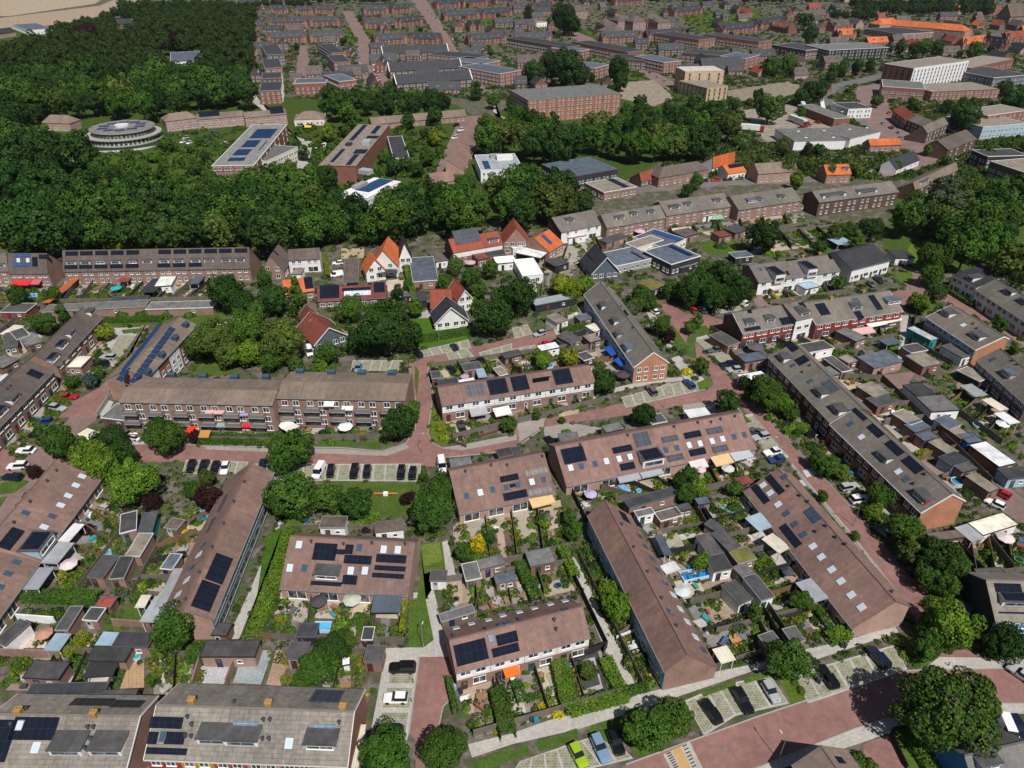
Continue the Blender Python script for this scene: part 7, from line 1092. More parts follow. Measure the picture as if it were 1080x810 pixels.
# ================================================================= HEDGES, SHRUBS
for h_ in [([(22, 626), (100, 628)], 2.2, 1.8, 'mid'), ([(311, 551), (267, 668)], 2.8, 1.5, 'light'), ([(595, 725), (604, 746), (657, 732), (640, 697)], 2.2, 1.3, 'light', 'bright clipped U shaped hedge around the square gravel garden'), ([(590, 700), (600, 740)], 2.6, 1.6, 'light'), ([(525, 730), (535, 770)], 2.4, 2.0, 'mid'), ([(438, 357), (494, 347)], 2.4, 1.8, 'mid', 'long clipped hedge before the red roofed hedge house'), ([(414, 318), (416, 335)], 1.6, 2.2, 'lime'), ([(428, 280), (438, 318)], 1.8, 2.5, 'light'), ([(498, 304), (501, 328)], 1.6, 2.4, 'light'), ([(420, 320), (440, 322)], 1.6, 2, 'mid'), ([(386, 323), (412, 320)], 2, 1.8, 'mid'), ([(342, 268), (346, 290)], 1.4, 2.2, 'lime'), ([(592, 348), (620, 341)], 1.2, 1.6, 'mid'), ([(828, 454), (851, 449)], 1.2, 1.3, 'light'), ([(592, 577), (606, 605)], 1.8, 1.6, 'light', 'thick bright hedge along the upper slanting path'), ([(548, 594), (565, 628)], 2.0, 2.0, 'mid'), ([(968, 478), (990, 473)], 1.2, 1.4, 'lime'), ([(378, 552), (388, 545), (400, 545)], 1.8, 1.2, 'light'), ([(877, 671), (893, 665)], 2.2, 1.6, 'light'), ([(862, 640), (880, 668)], 1.4, 1.4, 'mid'), ([(1003, 307), (1026, 321)], 1.3, 1.2, 'mid'), ([(815, 310), (823, 317)], 1.2, 1.1, 'yellow'), ([(832, 307), (842, 314)], 1.2, 1.3, 'mid'), ([(855, 312), (872, 312)], 1.2, 1.3, 'mid'), ([(1006, 574), (1022, 596)], 1.3, 1.5, 'mid'), ([(985, 640), (1005, 628)], 2.4, 1.8, 'light'), ([(650, 730), (682, 723)], 1.0, 1.4, 'mid'), ([(642, 695), (652, 722)], 1.0, 1.0, 'mid') if 0 else ([(680, 693), (690, 690)], 1.2, 1.2, 'mid'), ([(70, 690), (88, 670)], 2, 1.5, 'lime'), ([(545, 720), (551, 738)], 1.6, 1.2, 'mid'), ([(473, 715), (480, 748)], .9, 1.4, 'mid'), ([(463, 600), (465, 640)], .8, 1.5, 'mid') if 0 else ([(428, 632), (424, 665)], .9, 1.6, 'lime'), ([(0, 257), (270, 258)], 3, 1.6, 'lime', 'long ragged green strip at the foot of the wood behind the brown terraces'), ([(215, 461), (255, 461)], 3, 1.4, 'mid'), ([(262, 463), (290, 460)], 3, 1.4, 'mid'), ([(105, 337), (170, 335)], 2.5, 1.2, 'mid'), ([(952, 802), (972, 790), (990, 812)], 2.2, 1.2, 'light') if 0 else ([(972, 786), (990, 812)], 3.0, 1.4, 'light')]: hedge(*h_[:1], h_[1], h_[2], h_[3], label=h_[4] if len(h_) > 4 else None)
for b_ in [(515, 748, 8, 'mid', 'clipped green ball shrub in the striped paved front garden'), (524, 770, 6, 'lime'), (555, 722, 5, 'lime'), (572, 745, 7, 'yellow'), (588, 752, 8, 'yellow'), (560, 735, 7, 'mid'), (553, 705, 8, 'mid'), (660, 663, 9, 'orange', 'orange yellow shrub beside the blue fronted long terrace'), (651, 664, 8, 'mid'), (677, 680, 6, 'lime'), (304, 666, 10, 'mid'), (288, 637, 7, 'mid'), (276, 662, 13, 'grey'), (282, 649, 5, 'yellow'), (192, 560, 6, 'yellow'), (193, 550, 5, 'lime'), (725, 391, 8, 'yellow', 'bright yellow shrub beside the orange brick gable'), (464, 450, 8, 'lime'), (461, 440, 6, 'olive'), (468, 460, 8, 'lime'), (300, 717, 6, 'light'), (126, 620, 6, 'olive'), (128, 626, 9, 'grey'), (145, 628, 9, 'mid'), (113, 652, 9, 'mid'), (60, 648, 9, 'mid'), (28, 645, 8, 'grey'), (45, 648, 9, 'mid'), (90, 608, 8, 'dark'), (65, 605, 8, 'lime'), (18, 700, 9, 'mid'), (8, 718, 8, 'mid'), (15, 708, 6, 'lime'), (128, 706, 7, 'mid'), (116, 725, 6, 'lime'), (122, 720, 7, 'mid'), (158, 715, 7, 'mid'), (193, 705, 8, 'light'), (195, 715, 7, 'mid'), (394, 728, 5, 'mid'), (387, 732, 3, 'yellow'), (365, 690, 9, 'light'), (380, 650, 9, 'mid'), (395, 640, 7, 'mid'), (372, 655, 8, 'mid'), (415, 662, 5, 'light'), (500, 620, 7, 'light'), (528, 622, 6, 'mid'), (565, 540, 5, 'light'), (560, 553, 6, 'light'), (575, 555, 5, 'mid'), (598, 550, 5, 'mid'), (545, 560, 4, 'lime'), (855, 640, 7, 'mid'), (860, 655, 7, 'mid'), (872, 665, 8, 'mid'), (835, 660, 6, 'olive'), (820, 658, 6, 'olive'), (843, 665, 7, 'mid'), (796, 648, 7, 'dark'), (757, 641, 5, 'mid'), (740, 643, 4, 'mid'), (1050, 503, 3, 'mid'), (1005, 487, 5, 'mid'), (995, 470, 6, 'light'), (1000, 397, 5, 'lime'), (1038, 457, 5, 'mid'), (1047, 456, 5, 'mid'), (1068, 470, 6, 'light'), (1020, 518, 9, 'dark'), (1032, 528, 5, 'mid'), (1055, 560, 8, 'dark'), (1080, 555, 8, 'mid'), (1075, 585, 8, 'dark'), (1077, 357, 5, 'mid'), (908, 292, 5, 'mid'), (950, 278, 4, 'dark'), (959, 279, 4, 'dark'), (977, 299, 3, 'yellow'), (970, 325, 8, 'light'), (960, 322, 6, 'mid'), (940, 365, 7, 'light'), (865, 308, 6, 'mid'), (875, 303, 6, 'dark'), (880, 372, 6, 'mid'), (885, 300, 5, 'mid'), (786, 367, 5, 'mid') if 0 else (790, 418, 8, 'mid'), (810, 440, 6, 'mid'), (830, 440, 7, 'mid'), (845, 430, 6, 'dark'), (868, 480, 7, 'mid'), (880, 485, 8, 'mid'), (925, 545, 6, 'light'), (712, 362, 5, 'light'), (720, 370, 5, 'mid'), (700, 352, 6, 'dark'), (733, 398, 5, 'mid'), (455, 383, 6, 'lime'), (463, 388, 5, 'mid'), (484, 382, 6, 'mid'), (513, 378, 5, 'lime'), (572, 390, 6, 'lime'), (620, 420, 7, 'olive'), (612, 428, 6, 'mid'), (611, 418, 5, 'mid'), (598, 455, 7, 'light'), (637, 447, 5, 'mid'), (562, 440, 4, 'mid'), (501, 458, 6, 'mid'), (500, 450, 5, 'mid'), (520, 442, 6, 'mid'), (90, 340, 6, 'mid'), (60, 345, 6, 'lime'), (32, 336, 10, 'mid'), (130, 305, 8, 'dark'), (107, 310, 8, 'mid'), (165, 305, 7, 'light'), (180, 300, 7, 'light'), (150, 330, 9, 'mid'), (175, 332, 8, 'mid'), (200, 331, 8, 'mid'), (190, 322, 5, 'mid') if 0 else (128, 331, 8, 'mid'), (350, 385, 6, 'light'), (560, 312, 8, 'mid') if 0 else (575, 335, 6, 'light'), (605, 325, 6, 'mid'), (650, 302, 6, 'lime'), (657, 275, 7, 'lime'), (675, 291, 7, 'mid'), (662, 250, 7, 'mid'), (680, 247, 7, 'olive'), (742, 248, 6, 'lime'), (757, 235, 6, 'mid'), (760, 258, 8, 'mid'), (810, 265, 8, 'light'), (825, 267, 7, 'light'), (845, 255, 7, 'mid'), (860, 258, 7, 'mid'), (990, 655, 8, 'mid'), (955, 690, 8, 'light'), (965, 697, 8, 'mid'), (950, 678, 7, 'mid'), (905, 800, 12, 'mid', 'green bush beside the solar roofed house at the bottom edge'), (920, 806, 9, 'olive'), (655, 775, 8, 'olive'), (690, 782, 8, 'olive'), (845, 728, 6, 'olive'), (838, 720, 5, 'olive')]: bush(b_[0], b_[1], b_[2], b_[3], b_[4] if len(b_) > 4 else None)
# ================================================================= BACK GARDENS
def junk(p):
    k = rnd.choice(['crate', 'planter', 'bench', 'box', 'bike']); a = rnd.uniform(0, 3); b = MB()
    if k == 'crate': w = rnd.uniform(.3, .6); b.box(-w, -w * .7, .05, w, w * .7, .5); b.box(-w - .03, -w * .7 - .03, .5, w + .03, w * .7 + .03, .58)
    elif k == 'planter': b.prism([(-.5, -.22), (.5, -.22), (.5, .22), (-.5, .22)], 0, .45); b.prism([(-.55, -.27), (.55, -.27), (.55, .27), (-.55, .27)], .45, .52)
    elif k == 'bench': b.box(-.8, -.25, .38, .8, .25, .45); b.box(-.8, .2, .45, .8, .27, .9); b.box(-.75, -.2, 0, -.65, .2, .38); b.box(.65, -.2, 0, .75, .2, .38)
    elif k == 'box': b.box(-.7, -.35, 0, .7, .35, .6); b.box(-.74, -.39, .6, .74, .39, .68)
    else:
        b.box(-.9, -.4, .35, .9, .4, .42); b.box(-.9, -.4, .0, -.8, .4, .35); b.box(.8, -.4, 0, .9, .4, .35); b.box(-.95, -.4, .42, -.6, .4, .7)
    nm, cat = {'crate': ('storage_crate', 'crate'), 'planter': ('planter_box', 'planter'), 'bench': ('garden_bench', 'bench'), 'box': ('cushion_box', 'box'), 'bike': ('sun_lounger', 'lounger')}[k]
    cn, c = rnd.choice([('white', (.7, .7, .68)), ('dark grey', (.06, .06, .065)), ('wooden', (.26, .16, .08)), ('blue', (.04, .14, .3)), ('pale grey', (.4, .4, .4)), ('rust red', (.3, .08, .05)), ('turquoise', (.04, .28, .28))])
    o = build(b, nm, 'paint', None, loc=(p.x, p.y, .35), rz=a, col=c); o.location.z = .05; auto(o, cn + ' ' + nm.replace('_', ' '), cat, cat + ' pieces in the gardens', p)
PV = [(.32, .29, .265), (.24, .225, .21), (.37, .34, .30), (.42, .35, .26), (.18, .175, .18), (.28, .2, .165), (.38, .29, .22), (.48, .45, .40)]
UG = []
def plots(q, n, dens=1.0, fenced=True, deep=.42, lawnp=.32):
    """back or front gardens: house side px q0-q1, far side q3-q2, n plots"""
    a, b, c, d = (G(*p) for p in q)
    def P(u, v): return (a.lerp(b, u)).lerp(d.lerp(c, u), v)
    def T(p): return pix(p)
    for i in range(n):
        u0, u1 = i / n + .01, (i + 1) / n - .01; k = deep * rnd.uniform(.6, 1.4); k = min(.95, k)
        patch('patio', 'paving', [T(P(u0, 0)), T(P(u1, 0)), T(P(u1, k)), T(P(u0, k))], jit(rnd.choice(PV)))
        if rnd.random() < lawnp: patch('lawn', 'grass', [T(P(u0, k)), T(P(u1, k)), T(P(u1, 1)), T(P(u0, 1))], (rnd.uniform(.8, 1.25), rnd.uniform(.75, 1.05), rnd.uniform(.6, 1.1)))
        else: patch('garden_bed', 'soil', [T(P(u0, k)), T(P(u1, k)), T(P(u1, 1)), T(P(u0, 1))], jit(rnd.choice([(.10, .075, .055), (.16, .135, .11), (.22, .19, .16), (.13, .11, .09), (.28, .22, .15)])))
        if fenced and i: fence([T(P(i / n, .05)), T(P(i / n, .5)), T(P(i / n, .98))], rnd.choice([1.7, 1.8, 1.2]), rnd.choice(['woodg', 'wood', 'woodg', 'dark']))
        if rnd.random() < .6:
            k2 = rnd.uniform(.3, .6); w2 = rnd.uniform(.3, .7); patch('patio', rnd.choice(['paving', 'slab', 'soil']), [T(P(u0 + (u1 - u0) * w2 * .5, k)), T(P(u0 + (u1 - u0) * (w2 * .5 + .3), k)), T(P(u0 + (u1 - u0) * (w2 * .5 + .3), 1)), T(P(u0 + (u1 - u0) * w2 * .5, 1))], jit(rnd.choice(PV)))
        for _ in range(int(rnd.uniform(1.6, 4.8) * dens)):
            u, v = rnd.choice([u0 + .02 / n, u1 - .02 / n, rnd.uniform(u0, u1)]), rnd.uniform(.1, 1); p = P(u, v); r = rnd.choice([.5, .7, .9, 1.1, 1.4, 1.8])
            if free(p, .5 + r * .6):
                x, y = T(p); c_ = rnd.choice(['mid', 'mid', 'light', 'dark', 'olive', 'grey', 'lime', 'mid', 'brown', 'purple'])
                if r < .8: bush(x, y, 5, c_, r=r, name='patio_shrub' if v < k else 'small_shrub', what=' leafy plant', grp='plants in the gardens')
                elif r < 1.2: bush(x, y, 5, c_, r=r)
                else: bush(x, y, 5, c_, r=r, flat=1.15, name='tall_bush', what=' tall garden bush', grp='tall bushes in the gardens')
        for _ in range(int(62 * dens)):
            e = rnd.random(); u = (u0 + rnd.random() ** 2 * .3 / n) if e < .4 else (u1 - rnd.random() ** 2 * .3 / n) if e < .8 else rnd.uniform(u0, u1); v = rnd.uniform(.15 if e < .8 else .6, 1); p = P(u, v)
            if free(p, .5): UG.append((p.x, p.y, rnd.choice([.25, .4, .55, .8, 1.05]), rnd.choice('lllmmmdgy')))
        for _ in range(rnd.randint(0, 3)):
            p = P(rnd.uniform(u0, u1), rnd.uniform(.05, k))
            if free(p, .4): junk(p)
        p = P((u0 + u1) / 2 + rnd.uniform(-.2, .2) / n, k * .55)
        if rnd.random() < .45 and free(p, 1.2): tableset(*T(p), rnd.uniform(0, 3), rnd.choice([(.25, .22, .2), (.12, .1, .1), (.4, .38, .35), (.3, .18, .09)]), 'grey' if 0 else 'weathered')
    if fenced: fence([T(P(0, .98)), T(P(.5, .985)), T(P(1, .98))], 1.8, 'woodg')
for q in [(((100, 520), (45, 610), (85, 625), (143, 545)), 5), (((232, 520), (172, 640), (140, 630), (182, 552)), 5), (((297, 626), (430, 633), (428, 680), (288, 676)), 4), (((5, 728), (110, 730), (125, 690), (30, 690)), 3), (((162, 734), (208, 734), (215, 695), (160, 690)), 2), (((300, 734), (376, 736), (392, 690), (300, 690)), 3), (((484, 548), (592, 527), (600, 580), (490, 606)), 4), (((468, 654), (608, 622), (597, 596), (468, 614)), 4), (((481, 722), (640, 683), (655, 733), (500, 778)), 4, .6), (((602, 522), (799, 482), (800, 512), (650, 530)), 7), (((672, 543), (757, 698), (812, 680), (733, 534)), 6), (((785, 522), (893, 662), (834, 682), (737, 534)), 7), (((624, 562), (700, 722), (677, 725), (610, 588)), 6, 1.6, True, .2, .3), (((812, 384), (965, 548), (922, 552), (778, 403)), 9, 1.4, False, .5, .3), (((852, 372), (1014, 527), (1045, 510), (905, 377)), 9), (((783, 360), (948, 338), (943, 357), (835, 378)), 7), (((67, 296), (262, 292), (228, 318), (52, 321)), 11), (((463, 404), (622, 380), (612, 366), (455, 388)), 6), (((466, 442), (630, 412), (638, 424), (478, 464)), 6, .7), (((614, 322), (664, 396), (608, 402), (586, 335)), 5), (((1030, 390), (1085, 434), (1055, 470), (985, 420)), 5), (((800, 306), (886, 293), (892, 310), (812, 322)), 4), (((790, 268), (900, 256), (880, 240), (780, 250)), 5, 1.5), (((600, 254), (850, 224), (852, 238), (610, 272)), 10), (((1000, 562), (1075, 555), (1085, 605), (1008, 612)), 4), (((126, 455), (287, 458), (287, 468), (128, 464)), 6, .8), (((291, 452), (427, 450), (415, 464), (291, 465)), 5, .8), (((104, 346), (0, 468), (22, 488), (118, 374)), 9, 1.0, False), (((58, 342), (0, 398), (-20, 372), (25, 332)), 5), (((977, 346), (1024, 374), (1002, 386), (962, 364)), 4), (((0, 300), (50, 300), (60, 326), (0, 326)), 3), (((300, 534), (345, 545), (430, 545), (430, 556)), 1, .5, False) if 0 else (((296, 548), (430, 552), (430, 560), (298, 560)), 3, .6), (((555, 262), (620, 258), (590, 320), (560, 318)), 3)]: plots(*q)
# loose low planting nobody could count: one object per tint
def clumpmesh(name, L_, col, label):
    out = []
    for (x, y, r) in L_:
        me = rnd.choice(CROWN['clump']); n = len(me.vertices); co = np.empty(n * 3, np.float32); me.vertices.foreach_get('co', co); co = co.reshape(-1, 3); a = rnd.uniform(0, 6.28); ca, sa = math.cos(a), math.sin(a)
        out.append(np.stack([(co[:, 0] * ca - co[:, 1] * sa) * r + x, (co[:, 0] * sa + co[:, 1] * ca) * r + y, co[:, 2] * r * rnd.uniform(.6, 1.2)], 1))
    v = np.concatenate(out); n = len(v) // 5; me = bpy.data.meshes.new(name); me.vertices.add(5 * n); me.vertices.foreach_set('co', v.astype(np.float32).ravel()); me.loops.add(5 * n); me.loops.foreach_set('vertex_index', np.arange(5 * n, dtype=np.int32)); me.polygons.add(n); me.polygons.foreach_set('loop_start', np.arange(0, 5 * n, 5, dtype=np.int32)); me.polygons.foreach_set('loop_total', np.full(n, 5, dtype=np.int32)); me.materials.append(M['foliage']); me.update(calc_edges=True)
    o = obj(name, me, None, (0, 0, 0), 0, col, 'stuff'); return tag(o, label, 'planting')
for ch_, col_, lab_ in (('l', (.11, .18, .025), 'low bright green planting along the garden edges'), ('m', (.055, .10, .02), 'low mid green planting in the garden beds'), ('d', (.03, .058, .016), 'low dark green planting in the garden beds'), ('g', (.10, .10, .045), 'low dry grey green planting in the garden beds'), ('y', (.16, .15, .03), 'low yellow green planting in the garden beds')):
    clumpmesh('undergrowth', [u[:3] for u in UG if u[3] == ch_], col_, lab_)
FT = []; ft_n = 0
for _ in range(26000):
    x, y = rnd.uniform(250, 1085), rnd.uniform(-8, 190)
    if y > 105 and x < 700: continue
    if any(inside(x, y, P_) for P_ in HARD): continue
    p = G(x, y, 0); r = rnd.uniform(.8, 2.8)
    if not free(p, r * .8): continue
    FT.append((p.x, p.y, r))
    if rnd.random() < .012 and ft_n < 110:
        ft_n += 1; tree(x, y - 4, 8, rnd.choice(['dark', 'mid', 'deep', 'olive']), 'far', label='small dark tree between the brick terraces of the newer town', group='small trees of the newer town', name='town_tree', r=rnd.uniform(2.2, 4.2))
h_ = len(FT) // 2; clumpmesh('undergrowth', FT[:h_], (.04, .075, .018), 'dark green plots between the far terraces'); clumpmesh('undergrowth', FT[h_:], (.075, .11, .028), 'mid green plots between the far terraces')
YG = []
for _ in range(15000):
    x, y = rnd.uniform(0, 1080), rnd.uniform(232, 700)
    if any(_in(x, y, P_) for _, P_, _l in PLV): continue
    p = G(x, y, 0)
    if free(p, .5): YG.append((p.x, p.y, rnd.uniform(.25, 1.0) * (1.4 if y < 400 else .9)))
k_ = len(YG) // 3
for i_, (c_, l_) in enumerate((((.05, .095, .02), 'mid green weeds and shrubs in leftover corners'), ((.032, .062, .016), 'dark green weeds and shrubs in leftover corners'), ((.09, .13, .03), 'light green weeds and shrubs in leftover corners'))): clumpmesh('undergrowth', YG[i_ * k_:(i_ + 1) * k_], c_, l_)
LW = []
for _ in range(800):
    x, y = rnd.uniform(70, 470), rnd.uniform(135, 205)
    p = G(x, y, 0)
    if free(p, 3) and not any(inside(x, y, P_) for P_ in HARD): LW.append((p.x, p.y, rnd.uniform(1.2, 4.2)))
clumpmesh('undergrowth', LW, (.05, .095, .018), 'shrubby planting on the lawns beside the round building')
# special grounds seen in the photograph
path((951, 334), (962, 334), (955, 383), (946, 382)); patio((297, 622), (331, 622), (320, 657), (289, 650), c=(.40, .36, .29)); patio((378, 622), (400, 622), (394, 648), (372, 645), c=(.5, .42, .3)); patio((13, 686), (24, 660), (52, 672), (46, 687), c=(.55, .45, .38)); patio((126, 728), (136, 700), (152, 696), (152, 728), c=(.42, .28, .16)); patio((85, 687), (96, 669), (104, 669), (95, 688), c=(.55, .36, .27)); patio((207, 724), (212, 699), (244, 700), (235, 725), c=(.42, .42, .44)); patio((246, 720), (252, 700), (275, 686), (288, 686), (275, 722), c=(.30, .34, .35)); patio((281, 722), (292, 684), (304, 684), (303, 700), (296, 725), c=(.36, .25, .17)); patio((540, 530), (556, 520), (565, 560), (545, 572), c=(.4, .35, .28)); patio((478, 553), (505, 548), (505, 572), (478, 572), c=(.33, .28, .23)); patio((747, 540), (790, 520), (796, 538), (748, 552), c=(.36, .34, .33)); patio((766, 668), (808, 656), (815, 685), (775, 696), c=(.17, .17, .185)); patio((730, 655), (742, 652), (750, 667), (748, 670), c=(.5, .48, .46)); patio((770, 640), (780, 632), (795, 640), (788, 655), c=(.5, .48, .47)); patio((676, 557), (720, 540), (725, 552), (690, 565), c=(.28, .28, .28)); patio((595, 692), (630, 686), (645, 730), (610, 740), c=(.05, .05, .055)); patio((600, 700), (627, 693), (636, 726), (612, 733), c=(.36, .35, .33), m='slab'); patio((603, 703), (626, 697), (633, 722), (613, 728), c=(.06, .06, .065)); patio((500, 735), (522, 722), (535, 770), (500, 778), c=(.22, .17, .15)); patio((562, 700), (583, 696), (583, 704), (575, 712), (590, 745), (578, 758), (565, 715), c=(.48, .42, .34)); patio((660, 510), (675, 505), (690, 515), (668, 520), c=(.45, .36, .22)); patio((688, 508), (703, 503), (705, 513), (690, 518), c=(.42, .34, .22)); patio((668, 705), (685, 700), (690, 712), (672, 716), c=(.40, .26, .15)); patio((430, 293), (445, 292), (432, 320), (405, 305), (408, 296), c=(.5, .42, .32)); patio((445, 330), (460, 322), (460, 335), (437, 336), c=(.36, .34, .32)); patio((360, 262), (384, 262), (384, 272), (360, 273), c=(.42, .33, .2)); patio((480, 445), (492, 438), (500, 458), (482, 468), c=(.42, .38, .33)); patio((496, 448), (525, 440), (528, 456), (508, 462), c=(.2, .16, .12)); patio((588, 432), (612, 424), (610, 436), (590, 440), c=(.42, .33, .22))
patio((851, 372), (873, 362), (890, 378), (868, 386), c=(.3, .27, .24)) if 0 else None
for f_ in [([(465, 656), (501, 647), (505, 632)], 1.8, 'woodg'), ([(428, 683), (432, 632)], 1.8, 'woodg'), ([(385, 676), (427, 682)], 1.8, 'woodg'), ([(270, 674), (385, 678)], 1.8, 'wood'), ([(590, 578), (640, 683), (623, 690), (600, 697)], 1.8, 'dark'), ([(640, 683), (636, 690)], 1.8, 'dark'), ([(733, 530), (775, 597), (830, 690)], 1.8, 'dark'), ([(727, 522), (768, 512), (785, 518)], 1.8, 'woodg'), ([(755, 668), (805, 655)], 1.6, 'woodg'), ([(775, 698), (815, 686)], 1.6, 'woodg'), ([(816, 652), (860, 643)], 1.6, 'woodg'), ([(603, 520), (618, 552)], 1.8, 'dark'), ([(0, 692), (65, 694)], 2.0, 'brick'), ([(120, 660), (160, 663)], 1.9, 'brick'), ([(205, 725), (214, 694)], 1.9, 'brick'), ([(240, 724), (250, 696)], 1.9, 'brick'), ([(20, 655), (60, 658)], 1.9, 'white'), ([(670, 588), (648, 593)], 1, 'white') if 0 else ([(650, 675), (670, 667)], 1.0, 'white'), ([(1000, 560), (1010, 580), (1035, 605)], 1.8, 'dark'), ([(1040, 568), (1065, 600)], 1.8, 'woodg'), ([(500, 738), (494, 780)], 1.2, 'dark') if 0 else ([(520, 715), (523, 740)], 1.4, 'dark'), ([(455, 395), (466, 425)], 1.8, 'dark'), ([(480, 468), (492, 472)], 1, 'brickd'), ([(505, 462), (525, 456)], 1, 'brickd'), ([(160, 470), (108, 438)], 1.4, 'grey') if 0 else ([(103, 440), (115, 422)], 1.4, 'grey'), ([(320, 465), (350, 463), (385, 464), (400, 461)], 1.4, 'brickd'), ([(964, 335), (957, 382)], 2.6, 'dark'), ([(760, 362), (785, 392)], 1.8, 'wood'), ([(748, 348), (760, 355)], 1.8, 'wood'), ([(690, 322), (703, 320)], 1.5, 'wood'), ([(596, 358), (612, 390)], 1.8, 'dark'), ([(938, 775), (956, 812)], 1.2, 'dark'), ([(940, 772), (956, 766)], 1.2, 'dark')]:
    fence(f_[0], f_[1], f_[2], mat='brick' if f_[2] in ('brick', 'brickd') else 'paint' if f_[2] in ('white', 'grey') else 'wood', t=.08 if f_[2] in ('woodg', 'wood', 'dark') else .24, name='garden_wall' if f_[2] in ('brick', 'brickd', 'white', 'grey') else 'garden_fence')
CR = (.62, .58, .5); BLK = (.06, .055, .065)
for p_ in [(336, 633, 9, BLK, 'dark grey'), (371, 631, 10, (.42, .45, .36), 'pale sage green'), (72, 594, 9, (.62, .52, .5), 'pale pink'), (46, 667, 9, (.42, .22, .15), 'rusty brown'), (623, 520, 7, (.42, .36, .55), 'lilac'), (739, 494, 6, (.55, .45, .47), 'faded pink'), (768, 493, 7, (.5, .5, .48), 'pale grey'), (657, 394, 8, (.07, .045, .055), 'dark plum'), (1061, 566, 9, (.6, .52, .5), 'pale rose'), (1058, 446, 7, (.7, .68, .66), 'white'), (496, 276, 6, (.5, .33, .36), 'pink'), (364, 449, 8, (.75, .75, .73), 'white'), (302, 447, 8, (.75, .72, .66), 'cream'), (720, 622, 9, (.5, .55, .55), 'pale grey green'), (51, 335, 5, (.5, .65, .7), 'pale blue'), (797, 365, 9, (.10, .085, .10), 'smoky grey'), (675, 243, 6, (.6, .35, .42), 'pink and white'), (490, 396, 5, (.36, .28, .36), 'mauve'), (517, 396, 5, (.12, .12, .14), 'charcoal'), (1003, 575, 1, CR, 'cream') if 0 else (831, 602, 6, (.05, .055, .075), 'navy'), (540, 443, 4, (.5, .4, .36), 'beige'), (122, 303, 6, (.02, .32, .36), 'turquoise')]: parasol(*p_)
for a_ in [((196, 456), (206, 456), (.75, .03, .01), 1.6), ((252, 450), (270, 450), (.85, .01, .03), 2.2), ((216, 436), (236, 436), (.55, .33, .34), 1.6), ((209, 461), (220, 461), (.4, .22, .05), 2.0), ((222, 450), (241, 450), (.22, .3, .26), 1.6), ((250, 438), (264, 438), (.3, .24, .44), 1.5), ((297, 452), (310, 446), (.75, .72, .64), 3.0), ((341, 428), (352, 428), (.7, .68, .6), 1.6), ((360, 432), (372, 432), (.72, .72, .7), 1.6)]:
    for g_ in ('A1', 'A2'):
        B_ = GB[g_]
        if (g_ == 'A1') == (a_[0][0] < 288): awn(a_[0], a_[1], a_[2], a_[3], B_, h=max(2.4, 8.6 - (a_[0][1] - (428 if g_ == 'A1' else 423.5)) / 3.35))
for g_, u in (('A1', 6), ('A2', 5)):                       # balconies of the flats, one per flat and floor
    B_ = GB[g_]; W = B_.L / u
    for i in range(u):
        for z in (2.75, 5.45):
            x = (i + .36) * W; b = MB(); b.box(x - 1.9, -1.5, z - .15, x + 1.9, -.02, z); b.box(x - 1.9, -1.5, z, x + 1.9, -1.42, z + .95, 1); b.box(x - 1.9, -1.42, z, x - 1.83, -.02, z + .95, 1); b.box(x + 1.83, -1.42, z, x + 1.9, -.02, z + .95, 1)
            o = build(b, 'balcony', ['paint', 'railing'], B_.r, col=(.42, .42, .4))
for a_ in [(706 if 0 else 466, 0, 0)][:0]: pass
pool(732, 605, 10, (.01, .24, .62), 'long bright blue paddling pool', (5.2, 2.4, .25)); pool(769, 539, 6, (.03, .5, .62), 'turquoise garden pool set in grey paving', (3.4, 1.6, -1.05), .25); pool(340, 660, 8, (.1, .42, .7), 'light blue paddling pool', (3.0, 2.0, 0)); pool(658, 514, 5, (.15, .4, .65), 'white rimmed pale blue paddling pool', (3.2, 1.4, -1.0)); pool(674, 517, 3, (.02, .3, .6), 'small blue paddling pool'); pool(577, 385, 7, (.02, .25, .5), 'round blue garden pool'); pool(34, 311, 5, (.03, .25, .75), 'bright blue oval paddling pool'); pool(1032, 447, 6, (.1, .4, .8), 'blue and white paddling pool'); pool(1010, 507, 7, (.04, .2, .26), 'dark teal garden pond'); pool(144, 692, 4, (.02, .36, .4), 'small turquoise paddling pool'); pool(113, 582, 4, (.05, .3, .5), 'small blue paddling pool')
trampoline(582, 612, 5, (.3, .6, .7), 'pale blue') if 0 else trampoline(589, 617, 4, (.02, .16, .4), 'blue'); trampoline(508, 396, 4, (.05, .2, .2), 'green'); trampoline(1075, 590, 5, (.05, .25, .12), 'green edged')
tableset(309, 644, 1.2, (.12, .12, .12), 'dark slatted'); tableset(776, 675, .3, (.55, .28, .08), 'orange wooden'); tableset(800, 580, .3, (.1, .1, .12), 'dark'); tableset(617, 532, -1.1, (.55, .53, .5), 'white'); tableset(668, 682, .3, (.6, .6, .58), 'pale')
for l_ in [(820.8, 801.7, 5.5, 1.9), (983, 806, 6, .4), (446.5, 683, 5, 1.5), (1038, 676, 5, -.6), (820, 480, 5, 2.8), (445, 478, 5, 1.2), (463, 362, 5, -1), (700, 430, 5, 1.6), (900, 555, 5, 2.8), (100, 410, 5, 0), (730, 372, 5, .2), ]: lamp(*l_)
